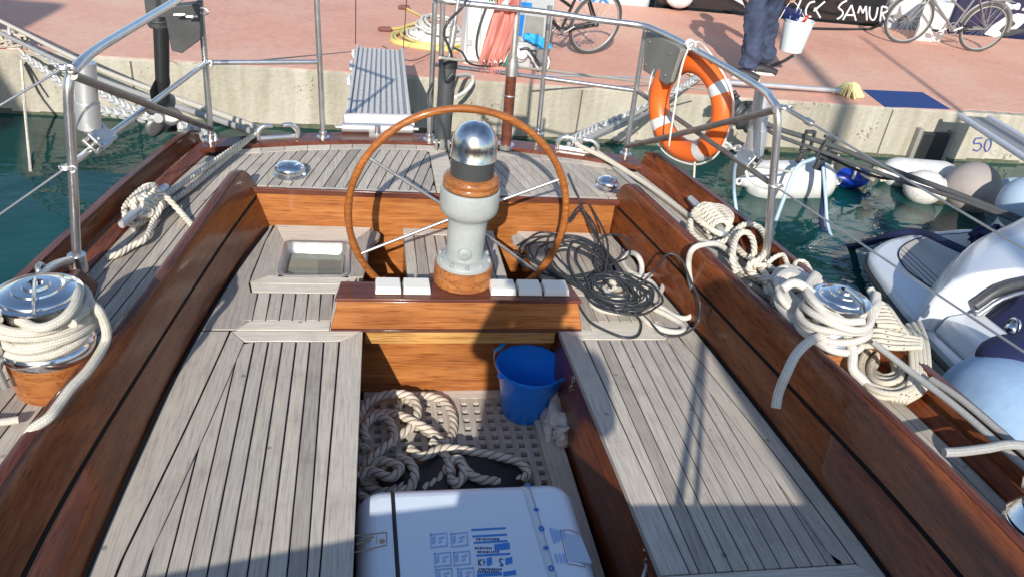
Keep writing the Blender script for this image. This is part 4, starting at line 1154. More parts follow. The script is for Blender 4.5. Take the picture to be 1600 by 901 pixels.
m.rope(catmull([cc-dn*.08+up*.01, cc-dn*.04+pn*.012+up*.045, cc+dn*.04+pn*.0+up*.05, cc+dn*.09+pn*.0+up*.03, cc+dn*.085-pn*.03-up*.01, cc+dn*.02-pn*.045-up*.015, cc-dn*.05-pn*.04-up*.015, cc-dn*.085-pn*.01+up*.0], .004), r_)
tag(m.build('mooring_rope', M['ropewhite']), 'white laid mooring rope belayed on the left deck cleat', 'rope')

# --- left winch: braided sheet
m = MB(); rr = .0125
h = helix(WLc, .098+.012, .325, .435, 4.6, a0=.4, wob=.003)
h2 = [V((WLc.x+.128, WLc.y+.05, .455))]
tail = [h[-1]]+[WLc+V((.11*math.cos(a)+.0, .12*math.sin(a), z)) for a, z in ((.9+4.6*0, .275),)]
m.tube(catmull([p for i, p in enumerate(h) if i % 3 == 0], .008), rr, 12)
h3 = helix(WLc, .098+.010, .35, .452, 2.4, a0=2.0, wob=.006)
m.tube(catmull([p for i, p in enumerate(h3) if i % 3 == 0], .008), rr, 12)
m.tube(catmull(P3([(30, 500, .43), (62, 512, .44), (95, 500, .45), (116, 478, .46), (123, 455, .455), (118, 440, .42)]), .008), rr, 12)
tl_ = P3([(112, 505, .43), (135, 478, .42), (152, 482, .415), (165, 510, .36), (164, 535, .315), (140, 575, .305), (112, 605, .30), (92, 632, .292), (76, 652, .288)])
tl_ += [tl_[-1]+V((-.035, -.03, -.02)), tl_[-1]+V((-.06, -.06, -.09))]
m.tube(catmull(tl_, .008), rr, 12)
tl2 = P3([(30, 655, .19), (0, 659, .19), (-60, 662, .2)])
m.tube(catmull(tl2, .01), .010, 12)
tag(m.build('jib_sheet', M['braidwhite']), 'cream braided sheet wrapped round the left winch, its tail crossing the coaming', 'rope')

# --- right deck: grey braided lines from the fairlead forward along the deck
m = MB()
m.tube(catmull(P3([(905, 228, .225), (950, 250, .215), (1010, 288, .20), (1060, 325, .20), (1085, 345, .21)]), .01), .0125, 12)
m.tube(catmull(P3([(925, 232, .21), (980, 268, .19), (1030, 305, .187), (1085, 348, .187), (1110, 372, .187)]), .01), .010, 12)
tag(m.build('mooring_line', M['braidwhite']), 'pale braided mooring line led in from the right stern fairlead', 'rope')
m = MB()
m.tube(catmull(P3([(960, 262, .187), (1010, 303, .187), (1060, 345, .187), (1110, 388, .187), (1170, 440, .187), (1210, 470, .19)]), .01), .012, 12)
m.tube(catmull(P3([(1120, 385, .187), (1165, 420, .187), (1195, 445, .2), (1215, 462, .22)]), .01), .010, 12)
tag(m.build('deck_line', M['braidgrey']), 'grey line lying along the right side deck beside the coaming', 'rope')
# --- right cleat coil, laid rope
m = MB(); r2 = .0125
a = PZ(1082, 312, .235); b = PZ(1150, 385, .235); cc = (a+b)/2; dn = (b-a).normalized(); pn = V((-dn.y, dn.x, 0))
for k in range(6):
    o_ = dn*(-.075+.028*k)
    m.tube(catmull([cc+o_-pn*.05-up*.02, cc+o_-pn*.03+up*.025, cc+o_+dn*.015+up*.045, cc+o_+dn*.03+pn*.035+up*.02, cc+o_+dn*.03+pn*.05-up*.02], .004), r2, 15, 2*PI/.024, 3, .34)
for k in range(3):
    q = .012*k
    m.tube(catmull([cc-dn*(.11-q)+pn*.0+up*.03, cc-dn*.07+pn*(.035+q)+up*.04, cc+dn*.02+pn*(.04+q)+up*.045, cc+dn*.09+pn*.025+up*.03, cc+dn*.12-pn*.01+up*.0, cc+dn*.06-pn*(.055)+up*.005, cc-dn*.04-pn*(.055+q)+up*.01, cc-dn*.10-pn*.03+up*.02], .004, closed=True), r2, 15, 2*PI/.024, 3, .34, closed=True)
lo = P3([(1078, 345, .27), (1082, 365, .25), (1105, 380, .25), (1135, 375, .26), (1160, 352, .28), (1185, 355, .29), (1198, 378, .29), (1190, 402, .28), (1172, 412, .26), (1172, 425, .24), (1195, 440, .24), (1215, 452, .24)])
m.rope(catmull(lo, .006), r2)
lo = P3([(1148, 372, .24), (1145, 395, .22), (1150, 415, .21), (1165, 427, .21), (1190, 440, .22)])
m.rope(catmull(lo, .006), r2)
lo = P3([(1150, 425, .22), (1144, 400, .28), (1150, 372, .30), (1163, 362, .31), (1175, 372, .30), (1178, 395, .27), (1168, 408, .24)])
m.rope(catmull(lo, .006), r2)
lo = P3([(1150, 385, .23), (1162, 398, .235), (1180, 410, .24), (1195, 428, .25), (1205, 442, .25)])
m.rope(catmull(lo, .006), r2)
tag(m.build('coiled_mooring_rope', M['ropewhite']), 'white laid rope piled on the right deck cleat with large loose loops', 'rope')
# shaded heap of rope between cleat and winch
m = MB()
for k in range(9):
    s = random.Random(k)
    pts = [PZ(1195+s.uniform(-12, 14), 428+s.uniform(-8, 8), .2+.02*s.random()), PZ(1205+s.uniform(-10, 16), 450+s.uniform(-8, 8), .21+.03*s.random()), PZ(1222+s.uniform(-14, 14), 470+s.uniform(-8, 6), .21+.03*s.random()), PZ(1240+s.uniform(-12, 12), 482+s.uniform(-6, 6), .2+.02*s.random())]
    m.rope(catmull(pts, .006), .010)
lo = P3([(1190, 428, .23), (1203, 408, .27), (1222, 398, .29), (1230, 412, .28), (1238, 428, .27), (1243, 410, .27), (1258, 410, .27), (1270, 430, .26), (1280, 445, .25)])
m.rope(catmull(lo, .006), .009)
for k in range(7):
    s_ = random.Random(300+k); cx_, cy_ = 1185+13*k+s_.uniform(-6, 6), 415+9.5*k+s_.uniform(-4, 4)
    rx_, ry_ = s_.uniform(16, 26), s_.uniform(9, 15); ro = s_.uniform(.2, 1.1); a0 = s_.uniform(0, 6)
    pts = []
    for i in range(9):
        a_ = a0+i*.85; x_ = rx_*math.cos(a_); y_ = ry_*math.sin(a_)
        pts.append(PZ(cx_+x_*math.cos(ro)-y_*math.sin(ro), cy_+x_*math.sin(ro)+y_*math.cos(ro), .215+.035*s_.random()+.02*math.sin(i)))
    m.rope(catmull(pts, .006), .0105)
tag(m.build('rope_heap', M['ropewhite']), 'tangled heap of white rope between the right cleat and its winch', 'rope')
# --- right winch bundle: smooth white sheet
m = MB(); r3 = .0145
h = helix(WRc, .108, .27, .40, 4.6, a0=1.2, wob=.006)
m.tube(catmull([p for i, p in enumerate(h) if i % 3 == 0], .01), .0125, 12)
for k in range(8):
    s = random.Random(40+k); f = k/7
    lo = P3([(1275-6*f, 438+4*f, .36), (1228-10*f+s.uniform(-4, 4), 446+16*f, .34-.05*f), (1232-6*f, 470+20*f, .30-.03*f), (1262, 500+16*f, .27), (1310, 520+14*f+s.uniform(-3, 3), .26), (1352+8*f, 512+16*f, .27), (1378+s.uniform(-5, 5), 488+20*f, .28)])
    m.tube(catmull(lo, .01), .0128, 12)
for k in range(4):
    s = random.Random(80+k); f = k/3
    lo = P3([(1272+8*f, 432+8*f, .40), (1268+6*f, 458+6*f, .38), (1290+6*f, 486+6*f, .35), (1325, 500+8*f, .33), (1355+4*f, 490+8*f, .33), (1366+5*f, 468+6*f, .35), (1360, 452, .37)])
    m.tube(catmull(lo, .01), .0135, 12)
lo = P3([(1222, 452, .40), (1240, 442, .42), (1262, 452, .41), (1290, 480, .38), (1315, 510, .34), (1332, 545, .29), (1332, 575, .25), (1345, 590, .22), (1360, 606, .20)])
m.tube(catmull(lo, .01), .0155, 14)
lo = P3([(1360, 540, .25), (1330, 528, .27), (1300, 522, .30), (1270, 530, .315), (1245, 552, .31), (1228, 585, .27), (1217, 612, .21), (1212, 637, .17)])
m.tube(catmull(lo, .01), .015, 14)
for k in range(6):
    s_ = random.Random(400+k); f = k/5
    lo = P3([(1345+6*f, 470+10*f, .34-.04*f), (1310+s_.uniform(-8, 8), 500+8*f, .33-.03*f), (1262-10*f, 480+14*f, .31-.03*f), (1226-6*f, 452+12*f, .32), (1218+s_.uniform(-5, 5), 434+8*f, .33), (1236, 424+5*f, .35), (1262+6*f, 440+8*f, .35), (1292+8*f, 478+10*f, .33-.02*f), (1322+s_.uniform(-6, 6), 520+10*f, .28)])
    m.tube(catmull(lo, .01), .0128, 12)
for k in range(7):
    s_ = random.Random(500+k); f = k/6
    lo = P3([(1272+6*f, 430+3*f, .40-.02*f), (1262, 452+4*f, .41-.02*f), (1276, 478+4*f, .40-.03*f), (1306, 494+5*f, .38-.03*f), (1340, 496+5*f, .37-.03*f), (1364+3*f, 480+5*f, .37-.03*f), (1368+3*f, 460+4*f, .37-.02*f)])
    lo = [p+V((s_.uniform(-.006, .006), s_.uniform(-.006, .006), s_.uniform(-.004, .008))) for p in lo]
    m.tube(catmull(lo, .01), .0115, 12)
for k in range(5):
    s_ = random.Random(520+k); f = k/4
    lo = P3([(1205+14*f, 440+8*f, .27), (1222+12*f, 418+10*f, .31), (1248+10*f, 424+8*f, .33), (1256+12*f, 452+10*f, .32), (1240+10*f, 482+8*f, .29), (1216+10*f, 470+10*f, .27)])
    lo = [p+V((s_.uniform(-.01, .01), s_.uniform(-.01, .01), 0)) for p in lo]
    m.tube(catmull(lo, .01), .0125, 12)
tag(m.build('loose_sheet', M['braidclean']), 'thick smooth white sheet bundled round the right winch, its end hanging over the coaming', 'rope')
# --- flecked coil
m = MB()
for k in range(7):
    s = random.Random(100+k); rx = 16+6.4*k; z = .20+.008*(k % 3)
    pts = []
    for i in range(10):
        a = 2*PI*i/10
        pts.append(PZ(1383+rx*.98*math.cos(a)+s.uniform(-2, 2)+k*1.5, 574+rx*.86*math.sin(a)+s.uniform(-2, 2), z+.02*math.sin(a+1)))
    m.tube(catmull(pts, .008, closed=True), .0098, 10, closed=True)
for k in range(5):
    s = random.Random(200+k)
    m.tube(catmull(P3([(1400+9*k, 512-2*k, .27), (1418+7*k, 530, .28), (1424+6.5*k, 560, .27), (1424+6.5*k, 590, .25), (1412+7*k, 612, .22), (1390+6*k, 624+k, .20)]), .008), .0098, 10)
for k in range(7):
    s = random.Random(230+k)
    m.tube(catmull(P3([(1352+3*k, 478+5*k, .31), (1378+4*k, 474+6*k, .32), (1392+4*k, 488+6*k, .31), (1380+2*k, 506+4*k, .30), (1356, 516+3*k, .29)]), .008), .0098, 10)
for k in range(4):
    m.tube(catmull(P3([(1345, 522+6*k, .29), (1372, 516+8*k, .31), (1400, 522+7*k, .31), (1438, 530+4*k, .30)]), .008), .0098, 10)
tag(m.build('flecked_rope_coil', M['braidfleck']), 'coil of cream rope flecked with black on the right side deck', 'rope coil')
# --- taut lines going forward on the right
m = MB()
m.tube(catmull(P3([(1365, 535, .32), (1420, 578, .30), (1500, 640, .298), (1600, 728, .296), (1800, 900, .296)]), .03), .0105, 12)
m.tube(catmull(P3([(1455, 592, .28), (1500, 622, .292), (1560, 672, .292), (1640, 740, .292)]), .03), .0105, 12)
tag(m.build('taut_line', M['braidgrey']), 'two pale lines stretched forward along the right bulwark', 'rope')
m = MB(); m.tube(catmull(P3([(1475, 706, .295), (1500, 705, .30), (1540, 700, .31), (1580, 694, .32), (1640, 700, .32)]), .01), .013, 14)
tag(m.build('short_grey_sheet', M['braidgrey']), 'thick grey rope end lying across the right coaming towards the near winch', 'rope')

# --- white line on the right locker and over the coaming
m = MB(); r4 = .0115
lo = P3([(1150, 405, .19), (1125, 383, .285), (1100, 382, .30), (1082, 390, .285), (1076, 410, .22), (1079, 440, .14), (1087, 465, .08), (1087, 485, .04), (1075, 496, .015), (1058, 495, .012), (1040, 484, .012), (1025, 474, .012), (1030, 460, .012), (1036, 445, .012), (1033, 428, .012), (1020, 428, .012), (1005, 432, .014), (985, 425, .012), (972, 405, .012), (985, 395, .06), (998, 402, .08), (1003, 420, .04), (995, 440, .012), (960, 450, .012), (925, 468, .012), (935, 482, .012), (970, 488, .012), (1010, 480, .012), (1030, 486, .012), (1060, 502, .012), (1068, 512, .012), (1062, 518, .012), (1040, 516, .012), (1015, 505, .012), (1000, 492, .012)])
m.tube(catmull(lo, .008), r4, 12)
lo = P3([(955, 440, .03), (985, 452, .03), (1015, 448, .03), (1018, 460, .03), (990, 470, .03), (955, 462, .03), (945, 448, .03), (972, 432, .03), (1010, 436, .03), (1025, 455, .03), (1005, 478, .03), (960, 478, .03)])
m.tube(catmull(lo, .008), r4, 12)
tag(m.build('white_shore_line', M['braidclean']), 'white line looped on the right locker and led over the coaming', 'rope')
# --- black hose coil
m = MB(); rh = .0048
def loop(cx, cy, ax_, ay_, rot, z, seed, n=12, jit=3):
    s = random.Random(seed); pts = []
    for i in range(n):
        a = 2*PI*i/n; x = ax_*math.cos(a); y = ay_*math.sin(a)
        pts.append(PZ(cx+x*math.cos(rot)-y*math.sin(rot)+s.uniform(-jit, jit), cy+x*math.sin(rot)+y*math.cos(rot)+s.uniform(-jit*.6, jit*.6), z+s.uniform(0, .012)))
    return pts
for k in range(6):
    m.tube(catmull(loop(878+5*k, 398+4*k, 72-5*k, 32-2.6*k, .12+.06*k, .012+.006*k, k, jit=6), .01, closed=True), rh, 10, closed=True)
for k in range(7):
    m.tube(catmull(loop(972-3*k, 458-1.5*k, 60-5*k, 31-3*k, .15+.05*k, .05+.007*k, 20+k, jit=5), .01, closed=True), rh, 10, closed=True)
for k in range(4):
    m.tube(catmull(loop(925+6*k, 425+4*k, 86-9*k, 34-4*k, .65+.1*k, .05+.006*k, 40+k, jit=6), .01, closed=True), rh, 10, closed=True)
for pts in ([(905, 325, .13), (915, 338, .12), (930, 362, .08), (940, 385, .07), (946, 410, .07), (950, 440, .07)],
            [(888, 272, .19), (900, 300, .19), (908, 318, .16), (920, 350, .10), (935, 375, .09), (948, 395, .08), (946, 420, .08)],
            [(885, 350, .13), (905, 322, .16), (918, 318, .15), (930, 335, .13), (945, 365, .10), (950, 392, .09), (945, 430, .08)],
            [(893, 345, .14), (908, 328, .14), (925, 345, .12), (935, 370, .10), (930, 410, .08), (955, 450, .06)],
            [(935, 375, .09), (955, 366, .10), (975, 372, .13), (984, 388, .14), (980, 402, .12), (958, 412, .06), (930, 425, .05)],
            [(880, 440, .04), (900, 470, .012), (912, 490, .012), (925, 505, .012), (950, 518, .01), (975, 527, .01), (995, 525, .01), (1002, 510, .01), (998, 497, .012), (985, 486, .02), (970, 470, .05)],
            [(1000, 488, .02), (1015, 502, .02), (1035, 522, .012), (1060, 524, .012), (1080, 515, .03), (1092, 500, .06), (1093, 470, .13), (1080, 440, .17), (1066, 408, .22), (1052, 397, .235), (1040, 400, .22), (1020, 425, .12), (995, 445, .07), (965, 447, .06)],
            [(802, 392, .03), (815, 400, .03), (840, 408, .04), (870, 430, .04), (905, 450, .04), (930, 458, .05)],
            [(808, 384, .03), (830, 372, .03), (870, 368, .04), (905, 372, .05), (935, 390, .07)]):
    m.tube(catmull(P3(pts), .01), rh, 10)
tag(m.build('black_hose_coil', M['hose']), 'tangled coil of thin black hose heaped on the right locker', 'hose')

# --- tan three-strand rope in the footwell
m = MB(); r5 = .0165; zb = ZS+r5
def wl_(pts, closed=False): m.rope(catmull(P3(pts), .0045, closed), r5, .075)
wl_([(566, 700, zb), (560, 660, zb+.01), (575, 628, zb+.03), (610, 615, zb+.045), (640, 618, zb+.045), (652, 635, zb+.04), (648, 660, zb+.03), (625, 680, zb+.02), (600, 700, zb+.02), (575, 720, zb+.01), (566, 735, zb), (570, 755, zb), (600, 768, zb), (640, 755, zb+.01)])
wl_([(648, 620, zb+.01), (670, 618, zb), (695, 628, zb), (708, 652, zb), (706, 680, zb), (695, 692, zb+.01), (672, 672, zb+.02), (650, 660, zb+.04), (630, 650, zb+.03), (600, 645, zb+.01), (570, 655, zb), (562, 680, zb), (572, 705, zb)])
wl_([(574, 690, zb+.02), (568, 668, zb+.03), (585, 650, zb+.03), (605, 655, zb+.03), (615, 675, zb+.02), (612, 700, zb+.01)])
wl_([(620, 640, zb+.0), (628, 622, zb+.0), (645, 628, zb+.02)])
wl_([(640, 700, zb+.05), (660, 712, zb+.055), (690, 700, zb+.05), (720, 702, zb+.04), (755, 708, zb+.035), (790, 715, zb+.03), (812, 722, zb+.02), (825, 740, zb), (800, 752, zb), (770, 745, zb+.01)])
wl_([(625, 715, zb+.03), (640, 722, zb+.045), (648, 740, zb+.04), (640, 762, zb+.03), (615, 770, zb+.02)])
wl_([(705, 740, zb+.05), (702, 722, zb+.06), (712, 716, zb+.07), (722, 722, zb+.065), (724, 742, zb+.05), (712, 756, zb+.045), (704, 745, zb+.04)])
wl_([(722, 725, zb+.055), (732, 738, zb+.055), (750, 748, zb+.04), (780, 752, zb+.02)])
wl_([(560, 745, zb+.04), (580, 735, zb+.055), (610, 745, zb+.055), (625, 730, zb+.05), (600, 720, zb+.045), (575, 725, zb+.035)])
wl_([(675, 690, zb+.03), (690, 705, zb+.035), (700, 720, zb+.03), (690, 745, zb+.02), (660, 765, zb+.01)])
wl_([(565, 775, zb), (585, 785, zb+.02), (610, 775, zb+.03), (640, 778, zb+.02), (670, 770, zb+.0)])
tag(m.build('tan_rope_coil', M['ropetan']), 'heavy tan three-strand rope coiled on the cockpit grating behind the white carton', 'rope coil')
# dark canvas bag underneath the rope
m = MB(); c = PZ(705, 735, ZS)
m.sphere(c+V((.0, -.05, .012)), 1, 28, (.25, .15, .04)); o = m.build('dark_bag', M['black'])
tx = bpy.data.textures.new('bagnoise', 'CLOUDS'); tx.noise_scale = .09
dm = o.modifiers.new('crumple', 'DISPLACE'); dm.texture = tx; dm.strength = .03
tag(o, 'crumpled dark canvas bag under the tan rope in the footwell', 'bag')
# ================================================================= BUCKET, RAG, CARTON
bc = PZ(830, 578, -.15); bb = V((bc.x+.0, bc.y+.015, ZS)); BS = .90
bk = thing('blue_bucket', bb, 'blue plastic bucket with a wire handle standing in the cockpit well', 'bucket')
H_ = .225
def sp(a):   # pouring lip to the right front
    d = (a-R_(-28)+PI) % (2*PI)-PI
    return .028*math.exp(-(d/.16)**2)
m = MB(); n = 72
def ringr(r, z, lipk=0):
    r = r*BS
    return [bb+V(((r+lipk*sp(2*PI*j/n))*math.cos(2*PI*j/n), (r+lipk*sp(2*PI*j/n))*math.sin(2*PI*j/n), z+lipk*sp(2*PI*j/n)*.25)) for j in range(n)]
rows = [ringr(.004, .002), ringr(.098, .002), ringr(.102, .008), ringr(.122, .12, .1), ringr(.138, H_-.03, .55), ringr(.140, H_-.02, .8), ringr(.146, H_-.018, 1), ringr(.149, H_-.004, 1), ringr(.147, H_, 1), ringr(.142, H_-.001, 1), ringr(.139, H_-.01, .9), ringr(.118, .12, .1), ringr(.099, .01), ringr(.004, .009)]
m.grid(rows, True)
body = m.build('bucket_body', M['bluebucket'], bk)
for a in (R_(203), R_(62)):
    c = bb+V((.147*BS*math.cos(a), .147*BS*math.sin(a), H_-.012)); m = MB(); m.cyl(c-V((math.cos(a), math.sin(a), 0))*.004, c+V((math.cos(a), math.sin(a), 0))*.012, .010, n=14); m.build('handle_lug', M['bluebucket'], bk)
m = MB(); e0 = bb+V((.157*math.cos(R_(248)), .157*math.sin(R_(248)), H_-.01)); 
pa = [PZ(799, 596, -.155), PZ(785, 588, -.152), PZ(776, 575, -.145), PZ(772, 560, -.13), PZ(773, 550, -.115), PZ(780, 540, -.10), PZ(800, 533, -.12), PZ(830, 531, -.14), PZ(858, 538, -.15), PZ(863, 546, -.155)]
m.tube(catmull(pa, .01), .0024, 8); hd = m.build('wire_handle', M['steelbr'], bk)
m = MB(); m.cyl(PZ(773, 549, -.115), PZ(788, 536, -.10), .0085, n=14); m.build('handle_grip', M['bluegrip'], hd)
def crumple(name, c, sx, sy, sz, mat, label, cat, seed=1, disp=.05, scale=.05, n=40):
    m = MB(); m.sphere(c, 1, n, (sx, sy, sz)); o = m.build(name, mat)
    for v in o.data.vertices:
        p = v.co
        q = noise.noise_vector(V(p)*(1/scale)+V((seed, seed*3, 0))); q2 = noise.noise_vector(V(p)*(2.3/scale)+V((seed, 0, 9)))
        v.co = V(p)+q*disp+q2*disp*.5
    return tag(o, label, cat)
crumple('crumpled_rag', PZ(872, 680, ZS)+V((.0, -.01, .05)), .055, .085, .06, M['rag'], 'crumpled greyish rag on the grating beside the blue bucket', 'rag', 3, .055, .05, 64)
# small metal clip hanging on the right bench front
m = MB(); c = PZ(896, 592, -.06); m.torus(c, .010, .0028, (1, .3, 0), 16, 6); m.tube([c+V((0, 0, -.01)), c+V((-.004, -.004, -.055))], .004, 8, flat=.5); m.torus(c+V((-.002, -.01, -.03)), .009, .0025, (0, 1, 0), 16, 6)
m.build('snap_hook', M['steelbr'], yacht)
m = MB(); c = PZ(1012, 880, -.08); m.torus(c, .013, .004, (1, .3, 0), 16, 6); m.tube(catmull([c, c+V((-.012, -.02, -.03)), c+V((-.03, -.05, -.05))], .01), .007, 8); m.torus(c+V((.004, .03, .02)), .009, .003, (0, .4, 1), 16, 6)
m.build('snap_hook', M['steelbr'], yacht)
# carton
ZC = -.08
def rbox(x0, x1, y0, y1, z0, z1, r, n=5):
    def ring(ins, z):
        pts = []
        for (sx, sy, a0) in ((1, 1, 0), (-1, 1, PI/2), (-1, -1, PI), (1, -1, 1.5*PI)):
            rr = max(r*1.3-ins, .002)
            cx_ = (x1-ins-rr) if sx > 0 else (x0+ins+rr); cy_ = (y1-ins-rr) if sy > 0 else (y0+ins+rr)
            for i in range(n+1):
                a = a0+PI/2*i/n; pts.append(V((cx_+rr*math.cos(a), cy_+rr*math.sin(a), z)))
        return pts
    rows = [ring(r*.5, z0), ring(0, z0+r*.5), ring(0, z1-r)]
    for i in range(1, 7):
        a = PI/2*i/6; rows.append(ring(r*(1-math.cos(a)), z1-r+r*math.sin(a)))
    m = MB(); m.grid(rows, True); k = m.add(rows[-1]); m.face([k+i for i in range(len(rows[-1]))]); return m
bxm = rbox(.005, .645, .75, 1.672, ZS+.002, ZC, .055)
ct = bxm.build('white_carton', M['whitebox'])
ctn = thing('wrapped_carton', (.32, 1.2, ZS), 'white plastic-wrapped carton with blue printing and tape at the front of the cockpit well', 'box')
off_ = ct.location-ctn.location; ct.parent = ctn; ct.location = off_; ct.name = 'carton_body'
def decal(name, quads, mat, parent, z, h=.0012, strokes=None):
    m = MB()
    for q in quads: m.prism([(PZ(x, y, z).x, PZ(x, y, z).y) for x, y in q], z+.0004, z+h)
    return m.build(name, mat, parent)
def curve_strip(name, px0, px1, w, mat):   # strap over the rounded back edge and down
    pass
zt = ZC
# black strap (left) and clear tape with blue marks (right), following the rounded back edge
def over_edge(x_of_y, w, name, mat, lift=.0015):
    m = MB(); rows = []
    prof = [(.78, ZC), (1.3, ZC), (1.5, ZC), (1.612, ZC)]+[(1.617+.055*math.sin(a), ZC-.055+.055*math.cos(a)) for a in [PI/2*i/6 for i in range(1, 7)]]+[(1.672, -.22)]
    for (y, z) in prof:
        x = x_of_y(y); l = lift
        dy = l*.7 if y > 1.617 else 0
        rows.append([V((x-w/2, y+dy, z+l)), V((x+w/2, y+dy, z+l))])
    m.grid(rows, sm=False); o = m.build(name, mat, ctn); s_ = o.modifiers.new('solid', 'SOLIDIFY'); s_.thickness = .0008; return o
xs0 = PZ(615, 797, ZC); xs1 = PZ(622, 900, ZC)
over_edge(lambda y: xs0.x+(xs1.x-xs0.x)*(min(y, 1.6)-xs0.y)/(xs1.y-xs0.y), .011, 'black_strap', M['blackstrap'])
ta = PZ(828, 780, ZC); tb = PZ(862, 895, ZC)
tape = over_edge(lambda y: ta.x+(tb.x-ta.x)*(min(y, 1.63)-ta.y)/(tb.y-ta.y), .026, 'clear_tape', plain('frosty_tape', (.60, .66, .74), .25, coat=.5), .001)
m = MB()
for k, (x, y) in enumerate(((830, 768), (838, 795), (846, 825), (853, 855), (861, 887))):
    c = PZ(x, y, ZC+.002)
    if y < 780: c = V((c.x, 1.655, ZC-.012))
    if k % 2 == 0: m.torus(c+V((0,0,.0003)), .008, .0028, (0, .0, 1), 20, 4, sx=.7)
    else:
        for a in (.5, -.5, 1.57): m.box(c, (.018, .003, .0015), rot=Matrix.Rotation(a, 4, 'Z'))
m.build('tape_mark', M['blueink'], tape)
m = MB()
def Q(x0, y0, x1, y1, sk=.06): return [(x0, y0), (x1, y0-3), (x1+(y1-y0)*sk, y1-3), (x0+(y1-y0)*sk, y1)]
blue = [Q(736, 826, 790, 829, .1), Q(738, 836, 792, 839, .1), Q(740, 846, 793, 849, .1), Q(772, 850, 796, 860, .1), Q(744, 866, 797, 869, .1), Q(760, 872, 768, 884, .1), Q(789, 872, 800, 882, .1), Q(745, 896, 784, 901, .1), Q(786, 893, 806, 900, .1)]
decal('printed_label', blue, M['blueink'], ctn, ZC)
pale = []
for (x0, y0) in ((672, 834), (704, 833), (678, 864), (708, 862), (680, 889), (714, 888)):
    pale += [Q(x0, y0, x0+26, y0+2), Q(x0, y0+20, x0+27, y0+22), Q(x0+3, y0+5, x0+8, y0+16), Q(x0+13, y0+6, x0+22, y0+9), Q(x0+13, y0+12, x0+19, y0+15), Q(x0, y0, x0+1.6, y0+20), Q(x0+25, y0, x0+26.6, y0+20)]
for k in range(5): pale.append(Q(858+k*5, 826+k, 861+k*5, 850-k*2, .3))
for k in range(3): pale.append(Q(866+k*6, 866, 869+k*6, 880, .3))
decal('pale_pictogram', pale, M['blueinkpale'], ctn, ZC)
txt = []
def seg(x0, y0, x1, y1, w=1.4):
    d = math.hypot(x1-x0, y1-y0) or 1; nx, ny = -(y1-y0)/d*w/2, (x1-x0)/d*w/2
    return [(x0+nx, y0+ny), (x1+nx, y1+ny), (x1-nx, y1-ny), (x0-nx, y0-ny)]
# upside-down print: "2", "-1K", small lines
for (a, b, c, d) in ((781, 883, 786, 883), (786, 883, 780, 875), (780, 875, 782, 872), (782, 872, 786, 873.5), (748, 883, 748, 873), (748, 878, 752, 883), (748, 878, 753, 873), (756, 883, 756, 873), (757.5, 878, 759, 878)):
    txt.append(seg(a, b, c, d, 1.6))
rr_ = random.Random(5)
for (x0, x1, y) in ((744, 780, 842), (742, 768, 856), (746, 778, 862), (748, 784, 889), (746, 780, 893)):
    x = x0
    while x < x1:
        w_ = rr_.uniform(1.2, 3); txt.append([(x, y-1.6), (x+w_, y-1.9), (x+w_, y+rr_.uniform(0, 1.6)), (x, y+1.5)]); x += w_+rr_.uniform(.8, 1.6)
decal('printed_text', txt, plain('dark_blue_print', (.03, .06, .16), .6), ctn, ZC, .0014)
fr = [seg(552, 837, 604, 831, 1.6), seg(604, 831, 604, 851, 1.6), seg(604, 851, 552, 863, 1.6), seg(589, 836, 589, 849, 1), seg(556, 850, 580, 843, 2), seg(562, 843, 584, 838, 2)]
m = MB(); c = PZ(597, 845, ZC); m.cyl((c.x, c.y, ZC+.0004), (c.x, c.y, ZC+.0013), .008, n=16)
decal('brown_framed_label', fr, M['orangeink'], ctn, ZC); m.build('label_seal', M['orangeink'], ctn)
rl = [seg(875, 828, 890, 827, 1), seg(890, 827, 913, 836, 1), seg(875, 828, 887, 880, 1), seg(887, 880, 915, 885, 1)]
decal('side_label_outline', rl, plain('reddish_print', (.35, .15, .18), .6), ctn, ZC, .0013)
decal('side_label', [[(878, 831), (908, 838), (925, 880), (889, 876)]], plain('pale_label', (.44, .54, .68), .5), ctn, ZC, .0011)
# card corner peeping over the right edge of the carton (grey plank beside)

# ================================================================= WATER, QUAY
def sheet(name, x0, x1, y0, y1, z, mat, nx=1, ny=1):
    m = MB(); m.grid([[V((x0+(x1-x0)*i/nx, y0+(y1-y0)*j/ny, z)) for i in range(nx+1)] for j in range(ny+1)], sm=False)
    return m.build(name, mat)
wm, nt, b_ = new_mat('harbour_water')
b_.inputs['Roughness'].default_value = .03; b_.inputs['IOR'].default_value = 1.33; b_.inputs['Specular IOR Level'].default_value = .62
tc = N(nt, 'ShaderNodeTexCoord')
n1 = N(nt, 'ShaderNodeTexNoise'); n1.inputs['Scale'].default_value = .8; n1.inputs['Detail'].default_value = 4; nt.links.new(tc.outputs['Object'], n1.inputs['Vector'])
r1 = ramp(nt, [(.35, (.002, .036, .034)), (.65, (.004, .064, .057))]); nt.links.new(n1.outputs['Fac'], r1.inputs['Fac']); nt.links.new(r1.outputs['Color'], b_.inputs['Base Color'])
mp = N(nt, 'ShaderNodeMapping'); mp.inputs['Scale'].default_value = (1, 1.5, 1); nt.links.new(tc.outputs['Object'], mp.inputs[0])
n2 = N(nt, 'ShaderNodeTexNoise'); n2.inputs['Scale'].default_value = 1.5; n2.inputs['Detail'].default_value = 2.5; n2.inputs['Roughness'].default_value = .5; n2.inputs['Distortion'].default_value = .6
nt.links.new(mp.outputs[0], n2.inputs['Vector'])
n3 = N(nt, 'ShaderNodeTexNoise'); n3.inputs['Scale'].default_value = 9; n3.inputs['Detail'].default_value = 2; nt.links.new(mp.outputs[0], n3.inputs['Vector'])
ad = N(nt, 'ShaderNodeMath', operation='MULTIPLY_ADD'); ad.inputs[1].default_value = .12; nt.links.new(n3.outputs['Fac'], ad.inputs[0]); nt.links.new(n2.outputs['Fac'], ad.inputs[2])
